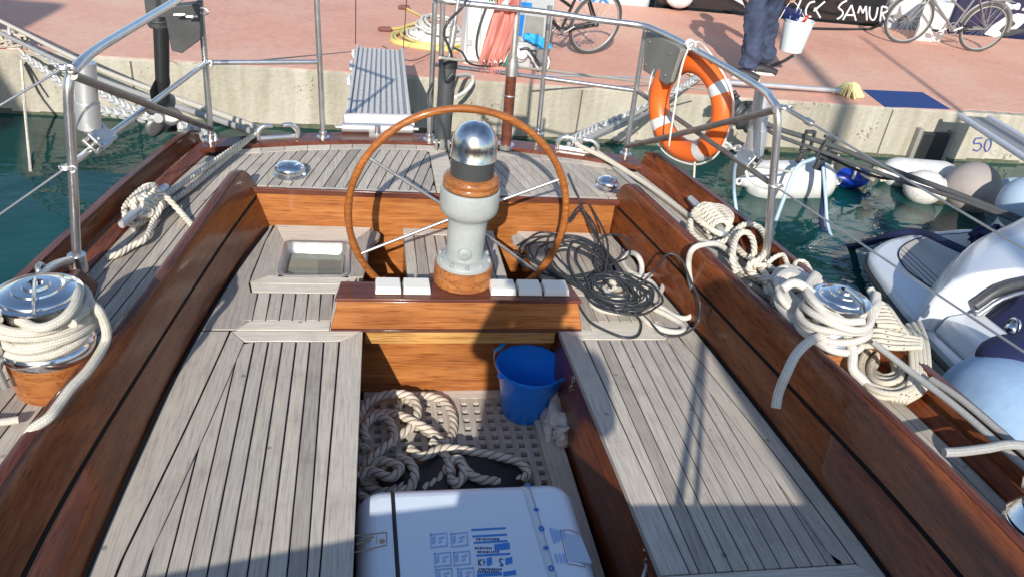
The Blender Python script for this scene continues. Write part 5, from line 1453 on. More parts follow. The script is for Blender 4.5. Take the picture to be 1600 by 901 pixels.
bp = N(nt, 'ShaderNodeBump'); bp.inputs['Strength'].default_value = .5; bp.inputs['Distance'].default_value = .03; nt.links.new(ad.outputs[0], bp.inputs['Height']); nt.links.new(bp.outputs[0], b_.inputs['Normal'])
struct(sheet('water', -300, 300, -300, 300, ZW, wm))
struct(sheet('seabed', -320, 320, -320, 320, ZW-4, plain('seabed', (.03, .05, .045), .9)))

cm, nt, b_ = new_mat('cast_concrete')
tc = N(nt, 'ShaderNodeTexCoord'); n1 = N(nt, 'ShaderNodeTexNoise'); n1.inputs['Scale'].default_value = 1.1; n1.inputs['Detail'].default_value = 8; n1.inputs['Roughness'].default_value = .7
mp = N(nt, 'ShaderNodeMapping'); mp.inputs['Scale'].default_value = (1.6, 1, .7); nt.links.new(tc.outputs['Object'], mp.inputs[0]); nt.links.new(mp.outputs[0], n1.inputs['Vector'])
r1 = ramp(nt, [(.3, (.29, .265, .21)), (.5, (.41, .38, .31)), (.7, (.50, .47, .40))]); nt.links.new(n1.outputs['Fac'], r1.inputs['Fac'])
mp2 = N(nt, 'ShaderNodeMapping'); mp2.inputs['Scale'].default_value = (9, 1, .8); nt.links.new(tc.outputs['Object'], mp2.inputs[0])
n2 = N(nt, 'ShaderNodeTexNoise'); n2.inputs['Scale'].default_value = 1; n2.inputs['Detail'].default_value = 5; nt.links.new(mp2.outputs[0], n2.inputs['Vector'])
r2 = ramp(nt, [(.32, (.72, .70, .64)), (.55, (1, 1, 1))]); nt.links.new(n2.outputs['Fac'], r2.inputs['Fac'])
mx = N(nt, 'ShaderNodeMix', data_type='RGBA', blend_type='MULTIPLY'); mx.inputs['Factor'].default_value = .75; nt.links.new(r1.outputs[0], mx.inputs['A']); nt.links.new(r2.outputs[0], mx.inputs['B'])
n4 = N(nt, 'ShaderNodeTexNoise'); n4.inputs['Scale'].default_value = 26; n4.inputs['Detail'].default_value = 3; nt.links.new(tc.outputs['Object'], n4.inputs['Vector'])
n5 = N(nt, 'ShaderNodeTexNoise'); n5.inputs['Scale'].default_value = 2.3; n5.inputs['Detail'].default_value = 2; nt.links.new(tc.outputs['Object'], n5.inputs['Vector'])
mm_ = N(nt, 'ShaderNodeMath', operation='MULTIPLY'); nt.links.new(n4.outputs['Fac'], mm_.inputs[0]); nt.links.new(n5.outputs['Fac'], mm_.inputs[1])
r4 = ramp(nt, [(.385, (1, 1, 1)), (.42, (.5, .46, .4))]); nt.links.new(mm_.outputs[0], r4.inputs['Fac'])
mx2 = N(nt, 'ShaderNodeMix', data_type='RGBA', blend_type='MULTIPLY'); mx2.inputs['Factor'].default_value = 1; nt.links.new(mx.outputs['Result'], mx2.inputs['A']); nt.links.new(r4.outputs[0], mx2.inputs['B'])
sx = N(nt, 'ShaderNodeSeparateXYZ'); nt.links.new(tc.outputs['Object'], sx.inputs[0])
nt.links.new(mx2.outputs['Result'], b_.inputs['Base Color']); b_.inputs['Roughness'].default_value = .9
bp = N(nt, 'ShaderNodeBump'); bp.inputs['Strength'].default_value = .5; bp.inputs['Distance'].default_value = .02; nt.links.new(n4.outputs['Fac'], bp.inputs['Height']); nt.links.new(bp.outputs[0], b_.inputs['Normal'])
M['concrete'] = cm
m = MB(); n = 60
for i in range(1): 
    rows = []
    prof = [(YQ+.0, ZW-3.5), (YQ, ZQ-.02), (YQ+.02, ZQ), (11.3, ZQ), (11.3, ZW-3.5)]
    rows = [[V((-40+90*i/n, y, z)) for (y, z) in prof] for i in range(n+1)]
    m.grid(rows, sm=False)
    for r in (rows[0], rows[-1]): k = m.add(r); m.face([k+j for j in range(5)])
qy = struct(m.build('quay', cm))
pm, nt, b_ = new_mat('faded_red_paint')
tc = N(nt, 'ShaderNodeTexCoord'); n1 = N(nt, 'ShaderNodeTexNoise'); n1.inputs['Scale'].default_value = .32; n1.inputs['Detail'].default_value = 9; n1.inputs['Roughness'].default_value = .72; nt.links.new(tc.outputs['Object'], n1.inputs['Vector'])
r1 = ramp(nt, [(.32, (.58, .28, .20)), (.47, (.68, .36, .265)), (.58, (.70, .42, .31)), (.72, (.70, .50, .38))]); nt.links.new(n1.outputs['Fac'], r1.inputs['Fac'])
n4 = N(nt, 'ShaderNodeTexNoise'); n4.inputs['Scale'].default_value = 14; n4.inputs['Detail'].default_value = 6; nt.links.new(tc.outputs['Object'], n4.inputs['Vector'])
r4 = ramp(nt, [(.30, (.90, .89, .88)), (.55, (1, 1, 1)), (.72, (1.03, 1.04, 1.04))]); nt.links.new(n4.outputs['Fac'], r4.inputs['Fac'])
mx = N(nt, 'ShaderNodeMix', data_type='RGBA', blend_type='MULTIPLY'); mx.inputs['Factor'].default_value = 1; nt.links.new(r1.outputs[0], mx.inputs['A']); nt.links.new(r4.outputs[0], mx.inputs['B'])
# thin cracks
vo = N(nt, 'ShaderNodeTexVoronoi', feature='DISTANCE_TO_EDGE'); vo.inputs['Scale'].default_value = .45
mpv = N(nt, 'ShaderNodeMapping'); nt.links.new(tc.outputs['Object'], mpv.inputs[0]); 
nn = N(nt, 'ShaderNodeVectorMath', operation='MULTIPLY_ADD'); nt.links.new(n4.outputs['Color'], nn.inputs[0]); nn.inputs[1].default_value = (.5, .5, .5); nt.links.new(mpv.outputs[0], nn.inputs[2]); nt.links.new(nn.outputs[0], vo.inputs['Vector'])
rv = ramp(nt, [(.0, (.62, .6, .58)), (.006, (1, 1, 1))]); nt.links.new(vo.outputs['Distance'], rv.inputs['Fac'])
mx3 = N(nt, 'ShaderNodeMix', data_type='RGBA', blend_type='MULTIPLY'); mx3.inputs['Factor'].default_value = .6; nt.links.new(mx.outputs['Result'], mx3.inputs['A']); nt.links.new(rv.outputs[0], mx3.inputs['B'])
nt.links.new(mx3.outputs['Result'], b_.inputs['Base Color']); b_.inputs['Roughness'].default_value = .75
bp = N(nt, 'ShaderNodeBump'); bp.inputs['Strength'].default_value = .3; bp.inputs['Distance'].default_value = .01; nt.links.new(n4.outputs['Fac'], bp.inputs['Height']); nt.links.new(bp.outputs[0], b_.inputs['Normal'])
m = MB(); m.prism([(-40, YQ+.025), (6.05, YQ+.025), (6.35, YQ+.12), (50, YQ+.12), (50, 11.29), (-40, 11.29)], ZQ+.0005, ZQ+.004); struct(m.build('pavement', pm))
# seams in the quay wall
m = MB()
for x in (-5.6, -1.9, 2.05, 5.35, 8.9): m.box2((x, YQ-.004, ZW-.5), (x+.015, YQ+.01, ZQ-.02))
struct(m.build('quay_joint', plain('joint_dark', (.12, .11, .09), .9)))
m = MB()
for i in range(180):   # uneven dark tide line on the wall
    x = -20+40*i/180; h_ = .035+.05*noise.noise(V((x*1.3, 0, 3)))+.03*noise.noise(V((x*6, 2, 3)))
    m.box2((x, YQ-.003, ZW-.3), (x+40/180+.002, YQ+.003, ZW+max(.012, h_)))
struct(m.build('tide_line', plain('weedy_tide_line', (.10, .11, .07), .9, var=.4, vscale=20)))
# wall number 50
def strokes(lst, mat, name, plane, w, parent=None, th=.004, width=None):
    m = MB()
    for poly in lst:
        pts = catmull([plane(*p) for p in poly], .03) if len(poly) > 2 else [plane(*p) for p in poly]
        m.tube(pts, w, 6, flat=1)
    return m.build(name, mat, parent)
o = strokes([[(1535, 216), (1524, 217), (1522, 225), (1530, 224), (1534, 229), (1528, 236), (1520, 234)], [(1547, 217), (1541, 220), (1538, 230), (1541, 237), (1546, 233), (1549, 223), (1547, 217)]], plain('blue_paint', (.07, .10, .28), .8), 'berth_number', lambda x, y: PY(x, y, YQ-.004), .009)
tag(o, 'blue painted berth number 50 on the quay wall', 'painted number')
# rubber fender on the wall
m = MB(); m.box2((5.76, YQ-.06, -1.25), (6.08, YQ-.001, -.64)); f_ = m.build('rubber_pad', M['black'], None, bevel=.015)
wf = thing('wall_fender', (6.0, YQ-.05, -1.25), 'black rubber fender bolted to the quay wall near the waterline', 'fender'); f_.parent = wf; f_.location = f_.location-wf.location
m = MB(); m.box2((5.70, YQ-.075, -1.25), (5.75, YQ-.001, -.60)); m.box2((6.09, YQ-.075, -1.25), (6.14, YQ-.001, -.61)); m.build('side_rail', M['boardgrey'], wf, bevel=.01)
# blue mat
m = MB(); m.prism([(PZ(x, y, ZQ).x, PZ(x, y, ZQ).y) for x, y in ((1348, 142), (1441, 146), (1484, 172), (1382, 168))], ZQ+.005, ZQ+.012)
tag(m.build('blue_mat', M['darkblue']), 'flat dark blue mat on the quay edge beside the yellow mop', 'mat')
# mop with pale yellow head and steel handle
mp_ = thing('mop', PZ(1325, 148, ZQ), 'mop with a pale yellow head and metal handle lying on the quay edge', 'mop')
m = MB(); m.cyl(PZ(1312, 142, ZQ+.05), PZ(1130, 128, ZQ+.08), .024, n=16); m.cyl(PZ(1312, 142, ZQ+.05), PZ(1302, 142, ZQ+.05), .030, n=16); m.build('metal_handle', M['alu'], mp_)
m = MB(); c = PZ(1326, 147, ZQ+.03); s = random.Random(4)
for k in range(46):
    a = s.uniform(0, 2*PI); r1_ = s.uniform(.06, .17); h0 = s.uniform(.03, .10)
    st_ = c+V((s.uniform(-.05, .03), s.uniform(-.04, .04), h0))
    en = c+V((math.cos(a)*r1_, math.sin(a)*r1_*.9, -.012))
    md = st_.lerp(en, .5)+V((0, 0, .05+.02*s.random()))
    m.tube(catmull([st_, md, en], .02), .012, 6, flat=.6)
m.build('mop_head', M['yellowcloth'], mp_)
# ================================================================= MOORING GEAR
def chain(path, name, label, group=None, wire=.007, L=.05):
    pts = catmull(path, .004); m = MB(); acc = 0; last = pts[0]; k = 0; i = 0
    # walk
    d = 0; prev = pts[0]; c = [pts[0]]
    for p in pts[1:]:
        d += (p-prev).length; prev = p
        if d >= L*.72: c.append(p); d = 0
    for i in range(len(c)-1):
        a, b = c[i], c[i+1]; t = (b-a).normalized(); up = V((0, 0, 1)); s_ = t.cross(up)
        s_ = s_.normalized() if s_.length > 1e-4 else V((1, 0, 0))
        w_ = s_ if i % 2 else t.cross(s_).normalized()
        ctr = (a+b)/2; hl = L*.5; hw = L*.26
        P_ = []
        for j in range(12):
            an_ = 2*PI*j/12; P_.append(ctr+t*(hl-hw+0)*(1 if math.cos(an_) >= 0 else -1)+t*hw*math.cos(an_)+w_*hw*math.sin(an_))
        m.tube(P_, wire, 6, closed=True)
    return tag(m.build(name, M['galv']), label, 'chain', group)
qa = PZ(18, 68, ZQ+.05)
chain([PZ(-40, 62, ZQ), PZ(10, 68, ZQ+.02), V((PY(40, 84, 6.97).x, 6.96, ZQ-.03)), PY(80, 118, 6.4), PY(140, 165, 5.6), PY(200, 180, 5.0), PY(262, 190, 4.5), PZ(330, 218, .18)], 'mooring_chain', 'lower galvanised mooring chain running from the left stern to the quay', 'mooring chains at the left stern', .010, .105)
chain([PZ(20, 58, ZQ+.03), PY(60, 82, 6.9), PY(95, 105, 6.5), PY(150, 140, 5.8), PY(200, 168, 5.2), PZ(335, 216, .2)], 'mooring_chain', 'upper galvanised mooring chain beside the doubled hawser at the left stern', 'mooring chains at the left stern', .009, .10)
for k, (q0, q1, col, lab) in enumerate((((0, 33), (402, 200), 'braidwhite', 'upper pale hawser from the left quarter to the quay'), ((0, 52), (398, 207), 'braidgrey', 'lower grey hawser from the left quarter to the quay'))):
    a = PZ(q0[0], q0[1], ZQ+.15); b = PZ(q1[0], q1[1], .23); mid = a.lerp(b, .5)+V((0, 0, -.05))
    m = MB(); m.tube(catmull([a+(a-b)*.3+V((0, 0, .0)), a, mid, b], .05), .016, 12); tag(m.build('hawser', M[col]), lab, 'rope', 'hawsers at the left stern')
# quay rings with heaps of rope
def ringheap(c, name, label, n=14, s0=1, mat='ropewhite', R0=.14):
    s = random.Random(s0); t = thing(name, c, label, 'mooring ring')
    m = MB(); m.torus(c+V((0, 0, .09)), .08, .014, (1, .2, 0), 28, 10); m.torus(c+V((0, 0, .03)), .05, .012, (.2, 1, 0), 20, 8); m.cyl(c, c+V((0, 0, .012)), .07, n=20); m.build('steel_ring', M['galv'], t)
    m = MB()
    for k in range(n):
        pts = [c+V((s.uniform(-R0, R0), s.uniform(-R0*.6, R0*.6), s.uniform(.02, .12))) for _ in range(5)]
        m.tube(catmull(pts, .02), .011, 8)
    m.build('knotted_rope', M[mat], t)
ringheap(PZ(22, 74, ZQ+.005), 'mooring_ring', 'rusty mooring ring with knotted rope on the left quay edge', 12, 1, 'ropetan')
ringheap(PZ(1095, 122, ZQ+.005), 'mooring_ring', 'mooring ring with knotted pale rope behind the lifebuoy', 14, 2)
m = MB(); m.tube(catmull([PY(33, 95, 6.95), PY(38, 160, 6.7), PZ(48, 268, ZW)], .05), .011, 8); tag(m.build('dangling_line', M['ropewhite']), 'thin pale line hanging from the left quay edge into the water', 'rope')
m = MB(); m.tube(catmull([PY(38, 100, 6.95), PY(50, 125, 6.93), PY(62, 148, 6.9)], .05), .009, 8); tag(m.build('dark_rope', M['black']), 'short dark cord hanging beside the pale line on the left quay wall', 'cord')
# right stern chain and hawser
chain([PZ(1096, 120, ZQ+.03), PY(1060, 140, 6.5), PY(1000, 172, 5.7), PY(940, 198, 4.9), PZ(888, 224, .2)], 'mooring_chain', 'galvanised chain from the right stern fairlead to the quay ring behind the lifebuoy', None, .011, .11)
for k, off in enumerate((0, 9)):
    m = MB(); m.tube(catmull([PZ(1098, 112+off, ZQ+.05), PY(1010, 165+off, 5.6)+V((0, 0, -.02)), PZ(902, 226, .22)], .05), .014, 10); tag(m.build('hawser', M['braidwhite' if k == 0 else 'braidgrey']), ('pale' if k == 0 else 'grey')+' hawser beside the chain at the right stern', 'rope', 'hawsers at the right stern')
m = MB(); m.tube([PZ(690, 100, .66)+V((0, .1, 0)), PZ(1100, 140, ZQ+.2)], .007, 8); tag(m.build('thin_line', M['braidwhite']), 'thin light line running along the quay edge behind the stern rail', 'rope')
m = MB(); m.cyl(PZ(1120, 124, ZQ+.12), PZ(830, 118, ZQ+.25), .008, n=8); tag(m.build('boathook', M['alu']), 'thin pole lying along the quay edge behind the stern rail', 'pole')
# rubber mooring compensator, chain and dark hawser to the motorboat on the right
sn = thing('mooring_snubber', PY(1160, 185, 6.2), 'dark rubber mooring snubber on a chain below the quay edge', 'mooring snubber')
c0 = PY(1143, 168, 6.3); c1 = PY(1183, 196, 6.1); m = MB(); m.tube([c0.lerp(c1, t/60) for t in range(61)], lambda t: .115*(1+.10*math.cos(t*2*PI*3.5))*(.75+.25*math.sin(PI*t)), 24); m.build('rubber_body', M['blackgrey'], sn)
m = MB(); s = random.Random(9)
for k in range(3): m.tube(catmull([c0+V((s.uniform(-.12, .02), s.uniform(-.05, .05), s.uniform(.06, .16))) for _ in range(4)], .02), .018, 8)
for k in range(2): m.tube(catmull([c0.lerp(c1, .5)+V((s.uniform(-.05, .16), -.05, s.uniform(.10, .18))) for _ in range(4)], .02), .014, 8)
m.build('tied_rope', M['black'], sn)
chain([PY(1196, 190, 6.1), PY(1175, 225, 6.3), PY(1150, 232, 6.5), PY(1135, 228, 6.6), PY(1128, 215, 6.6)], 'slack_chain', 'slack rusty chain looped under the dark snubber', None, .011, .09)
def cable(pts, r, mat, name, label, cat='rope', n=10, laid=False):
    m = MB()
    if laid: m.tube(catmull(pts, .02), r, 12, 2*PI/.12, 3, .13)
    else: m.tube(catmull(pts, .05), r, n)
    return tag(m.build(name, M[mat]), label, cat)
yb0, yb1 = 6.1, 4.2
cable([PY(1190, 190, 6.1), PY(1220, 203, 6.0), PY(1300, 228, 5.7), PY(1400, 268, 5.3), PY(1500, 305, 4.9), PY(1600, 345, 4.5), PY(1700, 388, 4.1)], .023, 'braidgreydark', 'dark_hawser', 'upper dark laid hawser sloping from the snubber to the motorboat', laid=True)
cable([PY(1195, 200, 6.1), PY(1220, 214, 5.95), PY(1300, 243, 5.65), PY(1400, 280, 5.25), PY(1500, 312, 4.85), PY(1600, 350, 4.45), PY(1700, 392, 4.05)], .018, 'braidgreydark', 'dark_hawser', 'lower dark hawser sloping from the snubber to the motorboat', laid=True)
cable([PY(1262, 230, 5.8), PY(1330, 262, 5.6), PY(1375, 278, 5.4), PY(1420, 280, 5.3)], .012, 'black', 'black_line', 'thin black line below the dark hawsers')
for k, (x, y) in enumerate(((1262, 222), (1290, 232))):
    c = PY(x, y, 5.82-.1*k); m = MB()
    for dx in (-.04, .04): m.box(c+V((dx, 0, 0)), (.018, .04, .16), rot=Matrix.Rotation(.35*k, 4, 'Y'))
    for dz in (-.08, .09): m.box(c+V((0, 0, dz)), (.09, .045, .024), rot=Matrix.Rotation(.35*k, 4, 'Y'))
    m.box(c+V((-.01, 0, -.15)), (.075, .04, .09), rot=Matrix.Rotation(.2, 4, 'Y'))
    tag(m.build('rope_clamp', M['blackgrey'], None, bevel=.006), 'dark metal rope clamp on the hawsers, %s of the pair' % ('left' if k == 0 else 'right'), 'clamp', 'rope clamps on the dark hawsers')
# light hose hanging to the water and dark blue sleeved hose to the motorboat
cable([PY(1272, 248, 5.7), PY(1245, 262, 5.6), PY(1225, 310, 5.5), PY(1212, 345, 5.35)], .016, 'fenderpale', 'pale_hose', 'pale blue hose hanging from the clamp behind the right stanchion', 'hose')
cable([PY(1255, 250, 5.7), PY(1240, 268, 5.6), PY(1200, 262, 5.2), PY(1170, 262, 4.9), PY(1168, 278, 4.8), PY(1190, 292, 4.8), PY(1215, 296, 5)], .010, 'hosewhite', 'thin_white_hose', 'thin white hose looped behind the right aluminium cylinder', 'hose')
cable([PY(1155, 240, 4.4), PY(1148, 262, 4.5), PY(1147, 300, 4.6), PY(1152, 338, 4.55)], .012, 'fenderpale', 'pale_hose', 'pale hose hanging down beside the hinge bracket to the water', 'hose')
cable([PY(1086, 245, 4.6), PY(1085, 265, 4.6), PY(1084, 284, 4.55)], .008, 'ropewhite', 'dangling_line', 'thin line hanging from the lifebuoy to the water')
cable([PY(1284, 250, 5.75), PY(1287, 275, 5.6), PY(1286, 310, 5.45), PY(1283, 345, 5.3), PY(1290, 370, 5.15), PY(1302, 382, 5.1)], .020, 'navycanvas', 'sleeved_hose', 'dark hose with pale stripe hanging from the right clamp to the water', 'hose')
cable([PY(1286, 262, 5.62), PY(1290, 310, 5.4), PY(1293, 350, 5.25), PY(1302, 378, 5.06)], .014, 'fenderpale', 'pale_hose', 'pale hose taped alongside the dark sleeved hose', 'hose')
cable([PY(1300, 382, 5.08), PY(1325, 386, 4.95), PY(1360, 378, 4.75), PY(1400, 366, 4.55), PY(1440, 363, 4.4), PY(1480, 380, 4.1), PY(1520, 398, 3.95)], .026, 'navycanvas', 'navy_sleeve', 'navy blue sleeved cable lying over the swim platform of the motorboat', 'cable')
m = MB(); c = PY(1302, 384, 5.07); m.tube([c, c+V((.0, 0, -.09))], .012, 8); m.torus(c, .028, .012, (.5, 0, 1), 16, 8); tag(m.build('orange_fitting', plain('coral_plastic', (.55, .2, .1), .5)), 'small orange hose fitting at the joint of the dark hoses', 'fitting')

# fenders floating along the quay
def fender(a, b, r, mat, label, name='fender', group='fenders floating off the quay', ends=True):
    a = V(a); b = V(b); d = (b-a); L = d.length; u = d.normalized(); m = MB()
    prof = [(0.0, -.02)]+[(.25*r, 0), (.3*r, .04), (.55*r, .07), (.85*r, .11), (r, .18)]+[(r, L-.18), (.85*r, L-.11), (.55*r, L-.07), (.3*r, L-.04), (.25*r, L), (0, L+.02)]
    m.lathe(prof, a, u, n=28); t = thing(name, (a+b)/2-V((0, 0, r)), label, 'fender', group); o = m.build('fender_body', M[mat], t)
    m = MB(); m.torus(a-u*.03, .03, .012, V((-u.y, u.x, 0)), 18, 8); m.torus(b+u*.03, .03, .012, V((-u.y, u.x, 0)), 18, 8); m.build('fender_eye', M[mat], t)
    return t
fz = ZW+.10
fender(PZ(1160, 283, fz), PZ(1305, 283, fz), .185, 'fenderwhite', 'large white cylindrical fender floating nearest the right stanchion')
fender(PZ(1300, 279, fz), PZ(1362, 276, fz), .10, 'fenderblue', 'small blue fender floating between two white fenders')
fender(PZ(1372, 268, fz), PZ(1498, 278, fz), .15, 'fenderwhite', 'long white cylindrical fender half behind the speckled ball')
fender(PZ(1440, 296, fz), PZ(1560, 300, fz), .11, 'fenderwhite', 'grey-white fender lying under the two round buoys')
fender(PZ(1550, 300, fz), PZ(1650, 306, fz), .15, 'fenderpale', 'pale blue-white fender at the right edge beyond the round grey buoy')
m = MB(); m.sphere(PZ(1444, 293, fz+.02), .17, 28, (1.1, 1, .95)); tag(m.build('round_fender', plain('speckled_white', (.70, .68, .64), .5, var=.2, vscale=40)), 'round white buoy speckled with dirt floating before the long fender', 'fender', 'fenders floating off the quay')
m = MB(); m.sphere(PZ(1519, 294, fz+.08), .24, 32); tag(m.build('round_fender', M['fendergrey']), 'big round buoy under a grey-brown cover', 'fender', 'fenders floating off the quay')
m = MB(); m.sphere(PZ(1462, 312, ZW)+V((.0, -.02, -.02)), .12, 20, (1.3, .8, .5)); tag(m.build('weed_clump', M['weed']), 'dark weed clinging under the speckled round buoy', 'weed')
m = MB(); m.sphere(PZ(1607, 320, -.62), .24, 28); tag(m.build('round_fender', M['fenderpale']), 'pale blue ball fender at the right edge above the motorboat', 'fender', 'fenders floating off the quay')
m = MB(); s = random.Random(12)
for k in range(10): m.tube(catmull([PY(1370+s.uniform(-10, 14), 274+s.uniform(-14, 10), 6.0) for _ in range(4)], .02), .012, 8)
m.tube(catmull([PY(1340, 258, 6.0), PY(1336, 272, 6.0), PY(1332, 280, 6)], .02), .012, 8); m.tube(catmull([PY(1340, 262, 6.0), PY(1350, 275, 6.0), PY(1365, 282, 6)], .02), .012, 8)
tag(m.build('knotted_line', M['ropewhite']), 'knot of pale rope between the blue and white floating fenders', 'rope')
cable([PY(1310, 244, 5.9), PY(1303, 252, 6.0), PY(1300, 262, 6.0), PY(1302, 272, 6.05)], .012, 'ropewhite', 'fender_line', 'short pale rope tied to the eye of the large white fender')

# metal gangway of the neighbour (right edge)
g2 = thing('neighbour_gangway', PZ(1560, 210, ZQ), 'grey mesh gangway with white side tubes reaching the quay at the right edge', 'gangway')
ga0, ga1 = PZ(1500, 181, ZQ+.06), PZ(1546, 184, ZQ+.06); gdir = (PZ(1600, 246, -.30)-ga0)
for p in (ga0, ga1):
    m = MB(); m.cyl(p, p+gdir*1.9, .028, n=16); m.build('side_tube', M['white'], g2)
m = MB(); m.hexa([ga0+V((0, 0, -.02)), ga1+V((0, 0, -.02)), ga1+gdir*1.9+V((0, 0, -.02)), ga0+gdir*1.9+V((0, 0, -.02))], [ga0, ga1, ga1+gdir*1.9, ga0+gdir*1.9]); m.build('mesh_tread', gm, g2)
# ================================================================= MOTORBOAT ALONGSIDE (right edge)
mbt = thing('motorboat', V((4.2, 2.6, ZW)), 'white motorboat with a teak-decked swim platform and navy canvas moored on the right', 'motorboat')
ZP = -.62
def smoothpoly(pts, st=.04): return catmull(pts, st, closed=True)
outp = [PZ(1500, 356, ZP), PZ(1440, 362, ZP), PZ(1396, 370, ZP), PZ(1366, 386, ZP), PZ(1360, 402, ZP), PZ(1385, 440, ZP), PZ(1425, 490, ZP), PZ(1475, 545, ZP)]
xo = outp[-1].x
edge = catmull(outp, .05)+[V((xo-.03, 2.4, ZP)), V((xo-.02, .5, ZP)), V((xo+.3, -1.5, ZP)), V((5.0, -3.0, ZP)), V((6.2, -3.0, ZP)), V((6.2, 4.6, ZP)), V((5.2, 4.68, ZP))]
m = MB(); k = len(edge)
def off_poly(P_, d, dz):
    cen = V((4.6, 2.0, 0)); return [V((p.x+(cen.x-p.x)*d/ max(.3, (V((p.x, p.y, 0))-cen).length), p.y+(cen.y-p.y)*d/max(.3, (V((p.x, p.y, 0))-cen).length), p.z+dz)) for p in P_]
rows = [off_poly(edge, .25, -.45), off_poly(edge, .06, -.16), off_poly(edge, .0, -.10), off_poly(edge, -.0, -.02), off_poly(edge, .02, -.004), off_poly(edge, .05, .0)]
m.grid(rows, True); a = m.add(rows[-1]); m.face([a+i for i in range(k)])
m.build('hull', M['white'], mbt)
m = MB(); m.tube([p+V((0, 0, -.075)) for p in off_poly(edge, -.004, 0)], .020, 8, closed=True); m.build('rubbing_strake', M['black'], mbt)
# teak sheet on the platform with dark seams
m = MB()
tk = [PZ(1405, 392, ZP), PZ(1440, 372, ZP), PZ(1500, 366, ZP), PZ(1555, 362, ZP), PZ(1540, 400, ZP), PZ(1488, 420, ZP), PZ(1468, 440, ZP), PZ(1478, 462, ZP), PZ(1462, 455, ZP), PZ(1415, 420, ZP)]
tkc = catmull(tk, .04, closed=True); a = [(p.x, p.y) for p in tkc]
m.prism(a, ZP+.001, ZP+.006); o = m.build('platform_teak', M['seafoam'], mbt)
m = MB(); dirv = (PZ(1478, 462, ZP)-PZ(1412, 400, ZP)).normalized(); nv = V((-dirv.y, dirv.x, 0))
c0 = PZ(1412, 400, ZP)
for i in range(-2, 26):
    p = c0-nv*(.045*i+.02)
    for (x0, x1) in ((-.6, 1.6),):
        strip = [(p+dirv*x0), (p+dirv*x1), (p+dirv*x1+nv*.006), (p+dirv*x0+nv*.006)]
        # clip strip against the (nearly convex) sheet: sample
        n_ = 60; run = None
        def inside(q):
            c = False; j = len(a)-1
            for i2 in range(len(a)):
                if (a[i2][1] > q.y) != (a[j][1] > q.y) and q.x < (a[j][0]-a[i2][0])*(q.y-a[i2][1])/(a[j][1]-a[i2][1])+a[i2][0]: c = not c
                j = i2
            return c
        st_ = None
        for q in range(n_+1):
            pp = p+dirv*(x0+(x1-x0)*q/n_)
            if inside(pp):
                if st_ is None: st_ = pp
                en_ = pp
            elif st_ is not None:
                m.prism([(st_.x, st_.y), (en_.x, en_.y), ((en_+nv*.005).x, (en_+nv*.005).y), ((st_+nv*.005).x, (st_+nv*.005).y)], ZP+.0065, ZP+.0075); st_ = None
m.tube([p+V((0, 0, .007)) for p in tkc], .004, 5, closed=True)
m.build('teak_seam', M['caulk'], o)
# superstructure: bulging sunpad hull
rows = []
top = [PZ(1455, 470, -.42), PZ(1470, 430, -.42), PZ(1500, 400, -.42), PZ(1550, 375, -.42), PZ(1600, 352, -.42), PZ(1680, 330, -.42), V((5.6, 4.0, -.42)), V((5.9, 3.6, -.42)), V((5.9, 3.28, -.42)), V((3.60, 3.26, -.42)), V((3.26, 3.28, -.42))]
rows = []
base = catmull([V((p.x, p.y, ZP)) for p in top], .06, closed=True)
cen = V((4.6, 3.42, 0))
for (f, z) in ((1.03, ZP), (1.02, ZP+.12), (.99, ZP+.24), (.94, ZP+.33), (.87, ZP+.375), (.72, ZP+.395), (.4, ZP+.405), (.02, ZP+.41)):
    rows.append([V((cen.x+(p.x-cen.x)*f, cen.y+(p.y-cen.y)*f, z)) for p in base])
m = MB(); m.grid(rows, True); m.build('sunpad_moulding', M['white'], mbt)
# side deck and cockpit coaming forward of it
m = MB(); m.hexa([V((3.25, 3.25, ZP)), V((3.55, 3.25, ZP)), V((3.75, -1.0, ZP)), V((3.3, -1.0, ZP))], [V((3.30, 3.25, ZP+.12)), V((3.50, 3.25, ZP+.16)), V((3.7, -1.0, ZP+.20)), V((3.36, -1.0, ZP+.14))]); m.build('side_deck', M['white'], mbt, bevel=.03, bseg=4)
m = MB(); m.hexa([V((3.5, 3.24, ZP+.08)), V((6.0, 3.22, ZP+.08)), V((6.1, -1.0, ZP+.08)), V((3.72, -1.0, ZP+.08))], [V((3.62, 3.18, ZP+.33)), V((5.9, 3.16, ZP+.36)), V((5.9, -1.0, ZP+.6)), V((3.95, -1.0, ZP+.6))]); m.build('cockpit_canvas', M['navycanvas'], mbt, bevel=.06, bseg=4)
m = MB(); m.tube(catmull([V((3.42, 3.22, ZP+.20)), V((3.6, 3.23, ZP+.33)), V((4.1, 3.24, ZP+.39)), V((5.0, 3.22, ZP+.41)), V((6.0, 3.2, ZP+.41))], .05), .032, 12); m.build('window_trim', M['blackgrey'], mbt)
m = MB(); m.tube(catmull([V((3.42, 3.17, ZP+.17)), V((3.6, 3.18, ZP+.30)), V((4.1, 3.19, ZP+.365)), V((5.0, 3.17, ZP+.385)), V((6.0, 3.15, ZP+.385))], .05), .014, 10); m.build('steel_trim', M['steel'], mbt)
m = MB(); m.cyl((4.05, -1.0, ZP), (4.05, -1.0, 5.6), .05, .03, n=12); m.build('shadow_mast', M['alu'], mbt)  # unseen mast added behind the camera to cast a thin shadow on the quay
crumple('navy_rope_bundle', PZ(1545, 376, ZP+.10), .14, .10, .09, M['navycanvas'], 'dark navy bundle of rope on the swim platform of the motorboat', 'bundle', 8, .06, .05, 40)
m = MB(); c = PZ(1535, 388, ZP+.02); m.tube(catmull([c+V((.05, 0, .1)), c+V((-.02, -.05, .06)), c+V((-.1, -.15, .01)), c+V((-.14, -.22, .0))], .02), .018, 8); tag(m.build('bundle_tail', M['navycanvas']), 'dark strap trailing from the navy bundle on the swim platform', 'strap')
